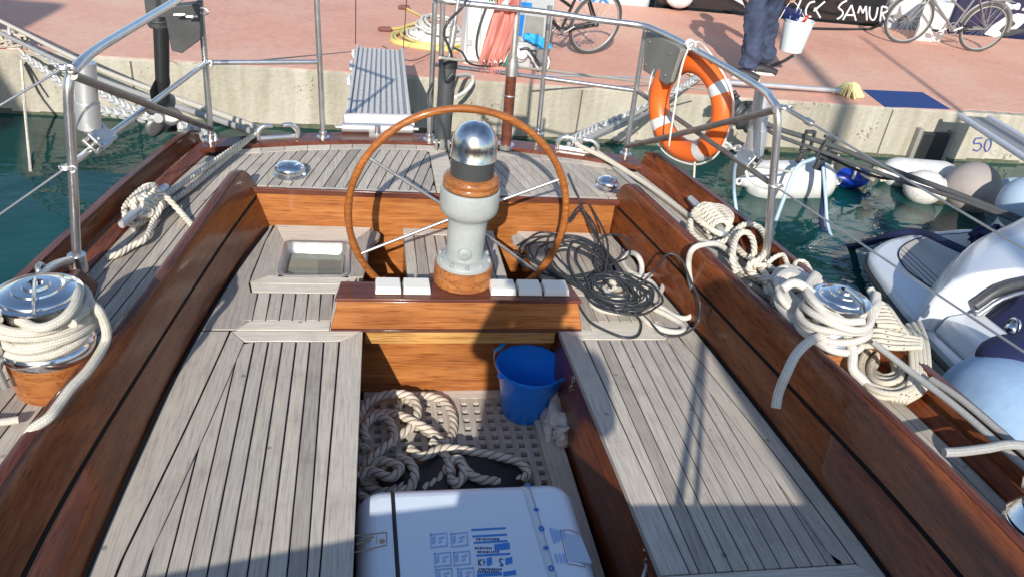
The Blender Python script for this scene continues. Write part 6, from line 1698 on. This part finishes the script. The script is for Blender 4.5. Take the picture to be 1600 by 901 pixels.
# big pale blue ball fender and navy cover between the boats
m = MB(); c = PZ(1568, 650, -.45); m.sphere(c+V((.02, 0, -.04)), .30, 40, (.9, 1.15, 1)); bf = m.build('ball_fender', plain('pale_blue_fabric', (.27, .41, .60), .6, bump=.5, bscale=18, var=.15, vscale=6)); tag(bf, 'large pale blue ball fender hanging between the yacht and the motorboat', 'fender')
m = MB(); m.sphere(c+V((.16, .17, .17)), .20, 28, (1.1, .9, .6)); o = m.build('navy_cover', M['navycanvas']); tag(o, 'navy cloth cover above the large pale blue fender', 'cover')
m = MB(); m.sphere(c+V((.08, .24, .32)), .03, 14); m.torus(c+V((.08, .24, .34)), .03, .008, (1, 0, 0), 16, 8); tag(m.build('shackle', M['chrome']), 'small chrome shackle on the navy cover at the right edge', 'shackle')

# ================================================================= ACROSS THE QUAY: HULLS
def hullbox(name, px0, px1, y, mat, label, z0=-.95, z1=2.4, depth=5, parent=None, x0=None, x1=None):
    a = PY(px0, 20, y).x if x0 is None else x0; b = PY(px1, 40, y).x if x1 is None else x1
    m = MB(); m.hexa([V((a, y, z0)), V((b, y, z0)), V((b-.2, y+depth, z0)), V((a+.2, y+depth, z0))], [V((a-.05, y-.12, z1)), V((b+.05, y-.12, z1)), V((b-.1, y+depth, z1)), V((a+.1, y+depth, z1))])
    t = thing(name, ((a+b)/2, y, z0), label, 'boat'); o = m.build('hull', M[mat], t, bevel=.12, bseg=4); return t, a, b
yh = 11.42
t1, _, _ = hullbox('black_boat', 0, 0, yh, 'blackhull', 'black boat stern lettered in white behind the person with the bucket', x0=PY(1022, 12, yh).x, x1=PY(1378, 40, yh).x)
t2, _, _ = hullbox('white_boat', 0, 0, yh, 'white', 'white boat hull with blue letters across the quay behind the first bicycle', x0=PY(860, 4, yh).x, x1=PY(1016, 12, yh).x)
t3, _, _ = hullbox('navy_boat', 0, 0, yh+.05, 'navyhull', 'dark navy boat with white markings at the far right behind the bicycle', x0=PY(1480, 55, yh).x, x1=PY(1900, 55, yh).x)
t4, _, _ = hullbox('panel_boat', 0, 0, yh+.02, 'white', 'white boat stern with a grey star between the black and navy hulls', x0=PY(1384, 45, yh).x, x1=PY(1476, 50, yh).x, depth=4)
def facey(yp, dz=.12, z0=-.95, z1=2.4):   # the hull face leans slightly outward
    def f(px, py):
        p = PY(px, py, yp)
        for _ in range(3):
            yy_ = yp-dz*(p.z-z0)/(z1-z0)-.006; p = PY(px, py, yy_)
        return p
    return f
F1 = facey(yh)
Z4 = lambda pts: [(1200+x/4, y/4) for x, y in pts]
L_ = [Z4([(292, 12), (262, 20), (242, 48), (235, 80), (245, 102), (268, 107)]), Z4([(355, 12), (285, 72)]), Z4([(292, 52), (326, 112)]),
      Z4([(492, 6), (462, 22), (440, 50), (462, 68), (468, 90), (452, 110), (430, 122)]), Z4([(468, 126), (522, 34)]), Z4([(522, 34), (549, 130)]), Z4([(488, 96), (540, 98)]),
      Z4([(562, 84), (575, 40)]), Z4([(575, 40), (592, 84)]), Z4([(592, 84), (612, 40)]), Z4([(612, 40), (618, 128)]), Z4([(636, 44), (634, 95), (645, 124), (662, 126), (676, 100), (686, 48)]),
      Z4([(735, 136), (712, 84)]), Z4([(700, 134), (712, 42)]), Z4([(712, 42), (742, 50), (745, 72), (712, 86)]), Z4([(200, 104), (205, 60)]), Z4([(170, 90), (205, 2)])]
o = strokes(L_, M['lettering'], 'hull_lettering', F1, .014, t1)
F3 = facey(yh+.05)
o = strokes([Z4([(1482, 22), (1472, 48), (1490, 46), (1502, 28), (1482, 22)]), Z4([(1516, 26), (1508, 48), (1525, 54), (1535, 30)]), Z4([(1552, 28), (1544, 54), (1562, 56), (1566, 44), (1550, 42)]), Z4([(1552, 28), (1570, 32), (1566, 44)]), Z4([(1588, 60), (1600, 62)])], M['lettering'], 'hull_lettering', F3, .022, t3)
# white marking shapes on the navy hull, grey star on the panel
def patch(name, pts, mat, F, parent, th=.01):
    q = [F(*p) for p in pts]; m = MB(); m.hexa([p+V((0, .004, 0)) for p in q], [p+V((0, -th, 0)) for p in q]); return m.build(name, M[mat], parent)
patch('white_marking', Z4([(1350, 215), (1400, 165), (1480, 110), (1560, 85), (1600, 90), (1600, 140), (1560, 175), (1480, 215), (1420, 235)]), 'lettering', F3, t3)
patch('dark_marking', Z4([(1440, 190), (1520, 120), (1545, 150), (1500, 185), (1590, 180), (1600, 200), (1480, 232)]), 'blackgrey', F3, t3, .02)
F4 = facey(yh+.02)
st_ = []
for i in range(8):
    a = PI*i/4+.1; r1_ = 15 if i % 2 == 0 else 5; st_.append((1405+r1_*math.cos(a)*.9, 26+r1_*math.sin(a)*1.2))
m = MB(); c = F4(1405, 26); q = [F4(*p)+V((0, -.01, 0)) for p in st_]; k = m.add([c+V((0, -.012, 0))]+q)
for i in range(8): m.face([k, k+1+i, k+1+(i+1) % 8])
m.build('grey_star', M['boardgrey'], t4)
patch('grey_band', [(1445, 0), (1452, 0), (1425, 58), (1415, 60)], 'cabinetgrey', F4, t4)
F2 = facey(yh)
strokes([[(908, -2), (904, 5)], [(914, 0), (926, -2)], [(916, 6), (925, 4), (930, -2)], [(936, 6), (942, -3)], [(942, -3), (950, 6)]], M['blueink'], 'hull_lettering', F2, .02, t2)
m = MB(); c = PY(1062, -4, 11.15); m.sphere(c, .17, 24, (1.2, .8, .9)); tag(m.build('hanging_fender', M['fenderwhite']), 'white fender hanging at the top edge against the black boat', 'fender')
m = MB(); m.cyl(PY(1146, -3, 10.9), PY(1176, 14, 10.9), .022, n=8); m.cyl(PY(1165, 8, 10.9), PY(1176, 14, 10.9), .035, n=8); tag(m.build('white_strap', M['lettering']), 'white rope with a shackle against the black boat left of the person', 'rope')
cable([PZ(1262, 45, ZQ+.02), PZ(1310, 46, ZQ+.02), PZ(1355, 46, ZQ+.02), PZ(1378, 38, ZQ+.15)], .02, 'black', 'dark_cable', 'dark cable on the quay between the white bucket and the bicycle', 'cable')
# white box under the left bicycle's saddle side
m = MB(); m.hexa([PZ(x, y, ZQ) for x, y in ((1425, 64), (1468, 68), (1474, 56), (1432, 52))], [PZ(x, y, ZQ)+V((0, 0, .55)) for x, y in ((1425, 64), (1468, 68), (1474, 56), (1432, 52))])
tag(m.build('white_crate', M['cabinet'], None, bevel=.02), 'white box standing on the quay behind the silver bicycle', 'box')

# ================================================================= BICYCLES
def wheel_b(c, ax, R, parent, name='wheel', n_sp=20, tmat='tyre'):
    ax = ax.normalized(); m = MB(); m.torus(c, R-.018, .018, ax, 56, 10); w = m.build(name, M[tmat], parent)
    m = MB(); m.torus(c, R-.042, .010, ax, 56, 8); m.build('rim', M['bikerim'], w)
    m = MB(); u = V((0, 0, 1)); u = (u-ax*u.dot(ax)).normalized(); v = ax.cross(u)
    for k in range(n_sp):
        a = 2*PI*k/n_sp; b = a+(.5 if k % 2 else -.5)
        m.tube([c+(u*math.cos(b)+v*math.sin(b))*.022+ax*(.02 if k % 4 < 2 else -.02), c+(u*math.cos(a)+v*math.sin(a))*(R-.045)], .0018, 4)
    m.cyl(c-ax*.04, c+ax*.04, .018, n=12); m.build('spokes', M['bikerim'], w)
    return w
def bicycle(A, B, lean, name, label, paint, guards=True, dark=False, box=False):
    """A rear contact, B front contact"""
    R = .34; t = thing(name, (A+B)/2, label, 'bicycle')
    d = (B-A).normalized(); up = V((0, 0, 1)); side = d.cross(up).normalized(); u = (up*math.cos(lean)+side*math.sin(lean)).normalized(); ax = d.cross(u)
    P_ = lambda x, z, s=0: A+d*x+u*z+ax*s
    L = (B-A).length
    wheel_b(P_(0, R), ax, R, t); wheel_b(P_(L, R), ax, R, t)
    bb_ = P_(.44, .28); st = P_(.30, .78); hd = P_(L-.20, .82); hb = P_(L-.16, .68); ra = P_(0, R); fa = P_(L, R)
    m = MB()
    for a, b, r in ((bb_, st, .016), (bb_, hb, .019), (P_(.37, .52), hd, .016), (hd, hb, .018), (bb_, ra, .010), (st, ra, .009)):
        m.tube([a, b], r, 10)
    for s_ in (-.05, .05):
        m.tube([bb_+ax*s_*.6, ra+ax*s_], .009, 8); m.tube([st+ax*s_*.4, ra+ax*s_], .008, 8); m.tube(catmull([hb+ax*s_*.3, hb.lerp(fa, .2)+ax*s_, fa+ax*s_], .05), .011, 8)
    m.build('frame', M[paint], t)
    m = MB(); m.tube(catmull([hd+u*.12+ax*.26-d*.12, hd+u*.16+ax*.14, hd+u*.14, hd+u*.16-ax*.14, hd+u*.12-ax*.26-d*.12], .03), .011, 8); m.tube([hd, hd+u*.15], .012, 8); m.build('handlebar', M['alu'], t)
    m = MB(); s0 = st+u*.10; m.tube([s0-d*.12, s0, s0+d*.14], lambda q: .075-.05*q, 12, flat=.5); m.tube([st, s0], .012, 8); m.build('saddle', M['bikeblack'], t)
    m = MB(); m.torus(bb_, .085, .006, ax, 32, 6); m.torus(bb_, .04, .006, ax, 20, 6); m.cyl(bb_-ax*.07, bb_+ax*.07, .022, n=12)
    for sg in (-1, 1):
        e = bb_+ax*.075*sg+(d*.8+u*-.5)*.165*sg; m.tube([bb_+ax*.065*sg, e], .010, 8)
    m.build('chainset', M['steelbr'], t)
    for sg in (-1, 1):
        m = MB(); e = bb_+ax*.12*sg+(d*.8+u*-.5)*.165*sg; m.box(e, (.09, .09, .025)); m.build('pedal', M['black'], t)
    m = MB()
    for s_ in (-.003,):
        m.tube([bb_+u*.085+ax*.05, ra+u*.03+ax*.05], .004, 6); m.tube([bb_-u*.085+ax*.05, ra-u*.03+ax*.05], .004, 6)
    m.torus(ra+ax*.04, .035, .005, ax, 20, 6); m.build('chain', M['bikeblack'], t)
    if guards:
        for (c, a0, a1) in ((ra, .1, PI*1.02), (fa, .25, PI*.80)):
            m = MB(); m.tube([c+(d*math.cos(a0+(a1-a0)*i/24)+u*math.sin(a0+(a1-a0)*i/24))*(R+.022) for i in range(25)], .020, 8, flat=.35); m.build('mudguard', M[paint], t)
        m = MB()
        for s_ in (-.06, 0, .06): m.tube([P_(-.22, .74)+ax*s_, P_(.20, .74)+ax*s_], .006, 6)
        for s_ in (-.06, .06): m.tube([P_(-.15, .74)+ax*s_, ra+ax*s_], .005, 6); m.tube([P_(.1, .74)+ax*s_, ra+ax*s_], .005, 6)
        m.build('luggage_rack', M['steelbr'], t)
    return t
bicycle(PZ(1520, 81, ZQ), PZ(1405, 68, ZQ), R_(-6), 'silver_bicycle', 'silver bicycle with mudguards leaning by the black boat on the right', 'bikegrey')
bicycle(PZ(918, 85, ZQ), PZ(775, 92, ZQ), R_(-9), 'dark_bicycle', 'dark bicycle leaning behind the white supply cabinet', 'bikeblack', False)
# ================================================================= SUPPLY CABINET
cb = thing('supply_cabinet', PZ(790, 106, ZQ), 'white quay supply cabinet with blue panels behind the stern rail', 'cabinet')
x0, x1 = PZ(724, 102, ZQ).x, PZ(854, 108, ZQ).x; y0_ = PZ(760, 103, ZQ).y
xm = x0+(x1-x0)*.60
m = MB(); m.box2((x0, y0_, ZQ), (xm, y0_+.34, ZQ+1.25)); m.build('cabinet_body', M['cabinet'], cb, bevel=.015)
m = MB(); m.box2((xm+.004, y0_+.05, ZQ), (x1, y0_+.32, ZQ+1.2)); m.build('cabinet_wing', M['cabinetgrey'], cb, bevel=.01)
def cface(pts, yv, name, mat, th=.012):
    q = [PY(x, y, yv) for x, y in pts]; m = MB(); m.hexa([p for p in q], [p-V((0, th, 0)) for p in q]); return m.build(name, M[mat], cb, bevel=.003)
cface([(812, 3), (831, 5), (831, 12), (812, 10)], y0_+.048, 'blue_panel', 'bluepanel')
cface([(806, 22), (820, 24), (815, 57), (802, 55)], y0_+.048, 'blue_panel', 'bluepanel')
cface([(822, 24), (850, 28), (848, 60), (818, 54)], y0_+.046, 'grey_door', 'boardgrey')
m = MB(); q = [PY(731, 8, y0_-.004), PY(729, 98, y0_-.004)]; m.tube(q, .008, 6); q = [PY(752, 8, y0_-.004), PY(749, 100, y0_-.004)]; m.tube(q, .006, 6); m.box(PY(733, 67, y0_-.01), (.05, .02, .05)); m.build('door_edge', M['cabinetgrey'], cb)
m = MB(); c = PY(814, 84, y0_-.06); m.lathe([(0, .05), (.055, .05), (.06, .04), (.062, 0), (.075, -.01), (.075, -.10)], c, (0, -1, .35), n=28); so = m.build('socket_cap', M['fenderwhite'], cb)
m = MB(); m.box(PY(812, 95, y0_+.02), (.20, .10, .16)); m.box(PY(826, 72, y0_+.02), (.26, .06, .07)); m.build('socket_housing', M['cabinetgrey'], cb, bevel=.01)
m = MB(); m.cyl(PY(845, 88, y0_+.0), PY(845, 88, y0_-.09), .062, n=24); m.cyl(PY(845, 88, y0_-.09), PY(845, 88, y0_-.10), .045, n=24); m.build('blue_socket', M['blackgrey'], cb)
def hang(path, r, mat, name, label, cat='cable'): return cable(path, r, mat, name, label, cat)
hang([PY(760, 10, y0_-.03), PY(748, 45, y0_-.05), PY(744, 75, y0_-.06), PY(750, 96, y0_-.07), PY(770, 102, y0_-.1), PY(795, 98, y0_-.08)], .010, 'hose', 'black_cable', 'black cable hanging down the front of the white cabinet')
hang([PY(812, 78, y0_-.1), PY(825, 76, y0_-.12), PY(834, 88, y0_-.12), PY(842, 100, y0_-.12), PY(840, 112, y0_-.12)], .012, 'hose', 'black_cable', 'thick black cable curling below the round white socket')
hang([PY(822, 80, y0_-.14), PY(832, 92, y0_-.14), PY(838, 104, y0_-.13), PY(852, 112, y0_-.1), PY(858, 95, y0_-.1), PY(850, 82, y0_-.05)], .010, 'hosewhite', 'grey_cable', 'pale cable looped beside the round white socket')
cl = crumple('blue_cloth', PY(838, 64, y0_-.05), .15, .03, .045, M['bluecloth'], 'bright blue cloth tied across the white cabinet', 'cloth', 5, .03, .04, 30)
cl.rotation_euler = (0, R_(20), 0)
m = MB(); c = PY(804, 97, y0_-.1); m.sphere(c, 1, 20, (.03, .03, .09)); tag(m.build('green_tie', M['greencloth']), 'small green strip beside the round white socket', 'strip')
# ================================================================= HOSES ON THE QUAY
hc = PZ(680, 62, ZQ)
m = MB(); s = random.Random(3)
for k in range(9):
    pts = [hc+V(((.36-.022*k)*math.cos(2*PI*i/12)+s.uniform(-.02, .02)+.06, (.34-.022*k)*math.sin(2*PI*i/12)+s.uniform(-.02, .02), .03+.009*k+s.uniform(0, .02))) for i in range(12)]
    m.tube(catmull(pts, .03, closed=True), .013, 8, closed=True)
for k in range(5):
    pts = [hc+V((.02+(.22-.02*k)*math.cos(2*PI*i/10)+s.uniform(-.03, .03), .05+(.38-.02*k)*math.sin(2*PI*i/10)+s.uniform(-.03, .03), .11+.012*k+s.uniform(0, .03))) for i in range(10)]
    m.tube(catmull(pts, .03, closed=True), .013, 8, closed=True)
tag(m.build('white_hose_coil', M['hosewhite']), 'coil of white hose lying on the quay beside the cabinet', 'hose')
m = MB()
for k in range(4):
    pts = [hc+V((-.03+(.46-.03*k)*math.cos(2*PI*i/12)+s.uniform(-.05, .05), -.10+(.40-.02*k)*math.sin(2*PI*i/12)+s.uniform(-.02, .02), .015+.012*k)) for i in range(12)]
    m.tube(catmull(pts, .03, closed=True), .014, 8, closed=True)
m.tube(catmull([PZ(606, 46, ZQ+.02), PZ(625, 44, ZQ+.02), PZ(650, 36, ZQ+.05), PZ(668, 34, ZQ+.08)], .03), .014, 8)
m.tube(catmull([PZ(636, 14, ZQ+.02), PZ(655, 24, ZQ+.03), PZ(672, 36, ZQ+.06)], .03), .014, 8)
yo = m.build('yellow_hose_coil', M['hoseyellow']); tag(yo, 'yellow garden hose coiled on the quay with its two ends sticking out', 'hose')
for (x, y) in ((603, 46), (633, 12)):
    m = MB(); c = PZ(x, y, ZQ+.03); m.cyl(c-V((.05, .01, 0)), c+V((.05, .01, 0)), .028, n=12); m.cyl(c-V((.08, .016, 0)), c-V((.05, .01, 0)), .02, n=12); m.build('hose_coupling', plain('brown_coupling', (.18, .07, .06), .5), yo)
for nm_, pts, lab in (('thin_cord', [(640, 88), (560+60, 78), (400, 95)], ''),): pass
cable([PZ(705, 120, ZQ+.2), PZ(735, 118, ZQ+.02), PY(738, 130, 6.9), PY(725, 145, 6.8), PY(712, 152, 6.7)], .018, 'hosewhite', 'white_pipe', 'white pipe bending over the quay edge behind the black cylinder', 'hose')
cable([PZ(690, 75, ZQ+.01), PZ(640, 95, ZQ+.01), PZ(598, 72, ZQ+.01)], .004, 'hose', 'thin_rope', 'thin dark cord lying across the quay near the gangplank', 'cord')

# ================================================================= PEOPLE
def skin_body(name, joints, edges, mat, parent, sub=2, root=0):
    me = bpy.data.meshes.new(name); me.from_pydata([tuple(j[0]) for j in joints], edges, []); o = bpy.data.objects.new(name+'_tmp', me); COL.objects.link(o)
    md = o.modifiers.new('skin', 'SKIN'); md.use_smooth_shade = True
    for i, v in enumerate(me.skin_vertices[0].data):
        r = joints[i][1]; v.radius = (r, r) if not isinstance(r, tuple) else r; v.use_root = (i == root)
    sd = o.modifiers.new('sub', 'SUBSURF'); sd.levels = sub; sd.render_levels = sub
    bpy.context.view_layer.update()
    dg = bpy.context.evaluated_depsgraph_get(); m2 = bpy.data.meshes.new_from_object(o.evaluated_get(dg)); bpy.data.objects.remove(o)
    L = parent.location if parent else V((0, 0, 0))
    for v in m2.vertices: v.co = v.co-L
    m2.materials.clear(); m2.materials.append(mat)
    for p in m2.polygons: p.use_smooth = True
    o2 = bpy.data.objects.new(name, m2); COL.objects.link(o2); o2.parent = parent; return o2
def hand(name, wrist, dirv, palmn, side, mat, parent, curl=.6, s=1.0):
    """five-fingered hand; dirv wrist->fingers, palmn palm normal"""
    d = dirv.normalized(); pn_ = (palmn-d*palmn.dot(d)).normalized(); sd = d.cross(pn_)*side
    J = [(wrist, .024*s), (wrist+d*.035*s, .027*s), (wrist+d*.07*s, .030*s)]; E_ = [(0, 1), (1, 2)]
    for k, (off, ln) in enumerate(((-.030, .065), (-.010, .075), (.010, .070), (.029, .055))):
        b = wrist+d*.085*s+sd*off*s; i0 = len(J); J.append((b, .0098*s)); E_.append((2, i0)); p = b; a = curl*.5
        for q in range(3):
            p = p+(d*math.cos(a)+pn_*math.sin(a))*ln*s*(.42, .33, .25)[q]; a += curl*.8
            J.append((p, (.0088, .008, .0068)[q]*s)); E_.append((len(J)-2, len(J)-1))
    b = wrist+d*.03*s-sd*.026*s; i0 = len(J); J.append((b, .011*s)); E_.append((1, i0)); p = b
    for q in range(2):
        p = p+(d*.7-sd*.55+pn_*.45*(q+.4)).normalized()*.032*s; J.append((p, (.010, .008)[q]*s)); E_.append((len(J)-2, len(J)-1))
    return skin_body(name, J, E_, mat, parent, 2)
# person carrying the bucket
fz_ = ZQ
fL = PZ(1163, 120, fz_+.03); fR = PZ(1192, 112, fz_+.03)
per = thing('person', V(((fL.x+fR.x)/2, (fL.y+fR.y)/2, fz_)), 'person in navy overalls walking on the quay and carrying a white bucket', 'person')
hipc = V((fL.x+.26, fL.y-.02, fz_+.95)); 
hipc = PY(1204, -52, fL.y+.05); hipc.z = fz_+.98
kL = PY(1180, 45, fL.y+.04); kR = PY(1196, 42, fR.y-.02)
J = [(hipc, (.19, .15)), (hipc+V((-.08, -.0, -.08)), .14), (kL, .125), (fL+V((.03, .02, .16)), .105), (fL+V((.01, .01, .07)), .10),
     (hipc+V((.09, 0, -.08)), .14), (kR, .125), (fR+V((-.02, .0, .18)), .105), (fR+V((-.02, .0, .08)), .10),
     (hipc+V((.02, 0, .22)), (.15, .11)), (hipc+V((.02, 0, .42)), (.18, .12)), (hipc+V((.02, 0, .50)), (.10, .08))]
E_ = [(0, 1), (1, 2), (2, 3), (3, 4), (0, 5), (5, 6), (6, 7), (7, 8), (0, 9), (9, 10), (10, 11)]
bk_ = PY(1237, 42, fR.y-.12)
hnd = PY(1243, -3, fR.y-.10); sh = hipc+V((.20, -.02, .44))
J += [(sh, .075), (sh.lerp(hnd, .5)+V((.05, .03, 0)), .055), (hnd+V((-.02, 0, .12)), .045)]; E_ += [(10, 12), (12, 13), (13, 14)]
shl = hipc+V((-.18, .02, .44)); J += [(shl, .075), (shl+V((-.08, .05, -.27)), .055), (shl+V((-.03, -.05, -.5)), .045)]; E_ += [(10, 15), (15, 16), (16, 17)]
po = skin_body('overalls', J, E_, M['navy'], per, 3)
for v in po.data.vertices:
    q = noise.noise_vector(V(v.co)*9); v.co = V(v.co)+V((q.x, q.y, q.z*.5))*.03+V(noise.noise_vector(V((v.co.x*14, v.co.y*14, v.co.z*26))))*.020
hd_ = hipc+V((.03, -.02, .68)); m = MB(); m.sphere(hd_, .105, 28, (.82, .95, 1.15)); m.cyl(hipc+V((.02, 0, .46)), hd_-V((0, 0, .05)), .055, n=16); m.sphere(hd_+V((.0, -.098, -.01)), .018, 10, (.8, 1, 1.3)); m.sphere(hd_+V((-.088, 0, -.01)), .022, 10, (.4, 1, 1.4)); m.sphere(hd_+V((.088, 0, -.01)), .022, 10, (.4, 1, 1.4)); m.build('head', M['skin'], per)
m = MB(); m.sphere(hd_+V((0, .015, .03)), .112, 28, (.85, .98, 1.05)); m.build('hair', M['bikeblack'], per)
hand('hand', hnd+V((-.02, 0, .09)), V((.12, -.05, -1)), V((-.9, .2, 0)), 1, M['skin'], per, .75, 1.05)
hand('hand', shl+V((-.03, -.05, -.5)), V((0, -.2, -1)), V((1, 0, 0)), -1, M['skin'], per, .4, 1.0)
for f_, dd_ in ((fL, V((.9, -.35, 0))), (fR, V((1, -.12, 0)))):
    d_ = dd_.normalized(); m = MB(); m.tube(catmull([f_+V((0, 0, .01))-d_*.11, f_-d_*.05+V((0, 0, .035)), f_+d_*.05+V((0, 0, .02)), f_+d_*.15-V((0, 0, .0))], .01), lambda q: .030+.018*math.sin(PI*min(1, .25+.6*q)), 16, flat=1.15); sh_ = m.build('shoe', M['shoe'], per)
    m = MB(); n_ = V((-d_.y, d_.x, 0)); pts = []
    for i in range(24):
        a = 2*PI*i/24; pts.append(f_+d_*(.02+.15*math.cos(a))+n_*(.052*math.sin(a)*(1.1-.15*math.cos(a))))
    m.prism([(p.x, p.y) for p in pts], fz_+.004, fz_+.030); m.build('shoe_sole', M['sole'], sh_)
# bucket held by the person
wb = thing('white_bucket', bk_, 'translucent white bucket of water with a blue brush in it, held by the person', 'bucket')
wbm, nt, b_ = new_mat('milky_plastic'); b_.inputs['Base Color'].default_value = (.72, .78, .80, 1); b_.inputs['Roughness'].default_value = .35; b_.inputs['Subsurface Weight'].default_value = .3
M['milky'] = wbm
bt = PY(1240, 30, bk_.y); bo = PY(1235, 80, bk_.y); 
m = MB(); hh = (bt.z-bo.z); m.lathe([(0, 0), (.115, 0), (.12, .01), (.155, hh-.02), (.163, hh-.015), (.165, hh), (.158, hh), (.15, hh-.02), (.116, .02), (0, .02)], V((bo.x, bo.y, bo.z)), n=40); m.build('bucket_body', wbm, wb)
m = MB(); m.lathe([(0, hh*.72), (.145, hh*.72)], V((bo.x, bo.y, bo.z)), n=40); m.build('soapy_water', plain('grey_water', (.35, .42, .45), .1), wb)
m = MB(); m.tube(catmull([V((bt.x-.16, bt.y, bt.z-.01)), hnd+V((-.02, .0, -.04)), V((bt.x+.16, bt.y, bt.z-.01))], .02), .004, 8); m.build('wire_handle', M['lettering'], wb)
m = MB(); s = random.Random(77)
for k in range(70):
    a = s.uniform(0, 2*PI); r_2 = s.uniform(.02, .08); c = V((bt.x-.03+r_2*math.cos(a), bt.y+r_2*.7*math.sin(a), bt.z-.02)); m.tube([c, c+V((.03*math.cos(a), .03*math.sin(a), s.uniform(.06, .14)))], .004, 4)
m.build('brush_bristles', plain('dark_blue_bristles', (.012, .03, .16), .7), wb)
m = MB(); m.tube(catmull([V((bt.x+.06, bt.y-.08, bt.z-.02)), V((bt.x+.07, bt.y-.12, bt.z+.03)), V((bt.x+.09, bt.y-.1, bt.z+.06))], .01), .014, 8); m.build('red_clip', plain('red_clip', (.6, .03, .03), .4), wb)
cable([PZ(1238, 88, ZQ+.01), PZ(1225, 96, ZQ+.01), PZ(1215, 100, ZQ+.01), PZ(1200, 106, ZQ+.01)], .02, 'black', 'black_lead', 'black lead on the quay below the white bucket', 'cable')

# ================================================================= OUTSIDE THE FRAME: things that cast the shade
ph = thing('person', V((-.03, -.30, -.1)), 'person standing in the companionway taking the photograph', 'person')
c = V((-.035, -.30, 0))
J = [(c+V((0, 0, .72)), (.17, .12)), (c+V((-.09, 0, .60)), .11), (c+V((-.10, 0, .30)), .085), (c+V((-.10, 0, -.02)), .065), (c+V((.09, 0, .60)), .11), (c+V((.10, 0, .30)), .085), (c+V((.10, 0, -.02)), .065),
     (c+V((0, 0, .98)), (.16, .12)), (c+V((0, 0, 1.22)), (.19, .12)), (c+V((0, 0, 1.36)), (.13, .09)), (c+V((0, 0, 1.44)), .09), (c+V((.0, .01, 1.52)), (.12, .12)), (c+V((-.0, .01, 1.63)), (.11, .12)),
     (c+V((-.16, .02, 1.34)), .08), (c+V((-.17, .12, 1.20)), .06), (c+V((-.07, .19, 1.44)), .045), (c+V((.20, .0, 1.27)), .065), (c+V((.28, .07, 1.06)), .05), (c+V((.15, .17, 1.33)), .038)]
E_ = [(0, 1), (1, 2), (2, 3), (0, 4), (4, 5), (5, 6), (0, 7), (7, 8), (8, 9), (9, 10), (10, 11), (11, 12), (8, 13), (13, 14), (14, 15), (8, 16), (16, 17), (17, 18)]
skin_body('clothed_body', J, E_, M['navy'], ph, 2)
hand('hand', c+V((-.07, .20, 1.47)), V((.2, .2, 1)), V((.8, -.3, 0)), 1, M['skin'], ph, .5)
hand('hand', c+V((.14, .19, 1.36)), V((-.2, .2, 1)), V((-.8, -.3, 0)), -1, M['skin'], ph, .5)
m = MB(); m.box((-.01, -.06, 1.605), (.16, .009, .08)); tag(m.build('phone', M['blackgrey'], None, bevel=.004), 'phone held up by the person in the companionway', 'phone')
# masts, boom and sail bundle, neighbour boat


ny = thing('neighbour_yacht', (-6.3, -2.5, ZW), 'white motor yacht moored to the left, outside the picture', 'motor yacht')
m = MB(); m.hexa([V((-8.2, 2.2, ZW-.3)), V((-4.6, 2.2, ZW-.3)), V((-4.6, -9, ZW-.3)), V((-8.2, -9, ZW-.3))], [V((-8.4, 2.6, .9)), V((-4.2, 2.6, .9)), V((-4.2, -9.5, 1.3)), V((-8.4, -9.5, 1.3))]); m.build('hull', M['white'], ny, bevel=.1, bseg=3)
m = MB(); m.hexa([V((-8.0, 1.2, .9)), V((-4.75, 1.2, .9)), V((-4.75, -6, .9)), V((-8.0, -6, .9))], [V((-7.8, .9, 3.0)), V((-4.85, .9, 3.0)), V((-4.9, -5, 3.0)), V((-7.8, -5, 3.0))]); m.build('cabin', M['white'], ny, bevel=.1, bseg=3)
m = MB(); m.box2((-4.84, .7, 1.5), (-4.72, -4.2, 2.3)); m.build('cabin_window', M['glassdark'], ny)
m = MB(); m.hexa([V((-7.4, .2, 3.0)), V((-5.2, .2, 3.0)), V((-5.3, -3, 3.0)), V((-7.4, -3, 3.0))], [V((-7.2, .5, 4.0)), V((-5.0, .5, 4.0)), V((-5.2, -2.6, 4.0)), V((-7.2, -2.6, 4.0))]); m.build('flybridge', M['white'], ny, bevel=.15, bseg=3)
# ================================================================= CAMERA, LIGHT
cam = bpy.data.cameras.new('camera'); co = bpy.data.objects.new('camera', cam); COL.objects.link(co)
cam.sensor_width = 36; cam.lens = FX/1600*36; cam.clip_start = .02; cam.clip_end = 1500
cam.shift_x = 0; cam.shift_y = 0
# world axes -> camera axes
rx = V((_b.x, _a.x, _d.x)); ry = -V((_b.y, _a.y, _d.y)); rz = -V((_b.z, _a.z, _d.z))
co.matrix_world = Matrix.Translation(CAMP) @ Matrix((rx, ry, rz)).transposed().to_4x4()
scene.camera = co
w = bpy.data.worlds.new('World'); scene.world = w; w.use_nodes = True; nt = w.node_tree
bg = nt.nodes['Background']; sky = nt.nodes.new('ShaderNodeTexSky'); sky.sky_type = 'NISHITA'; sky.sun_disc = False
sd = -SUN.normalized(); el = math.asin(sd.z); sky.sun_elevation = el; sky.sun_rotation = math.atan2(sd.x, sd.y)
sky.air_density = 1.0; sky.dust_density = .6; sky.ozone_density = 1.5
nt.links.new(sky.outputs[0], bg.inputs[0]); bg.inputs[1].default_value = .15
sl = bpy.data.lights.new('sun', 'SUN'); so_ = bpy.data.objects.new('sun', sl); COL.objects.link(so_); so_.location = (0, 0, 20)
sl.energy = 4.5; sl.angle = R_(.53); sl.color = (1, .93, .83); so_.rotation_euler = SUN.to_track_quat('-Z', 'Y').to_euler()
vs = scene.view_settings; vs.view_transform = 'Standard'; vs.look = 'None'; vs.gamma = 1; vs.exposure = 0.32; vs.use_curve_mapping = False
scene.render.engine = 'CYCLES'
scene.render.resolution_x = 1024; scene.render.resolution_y = 576
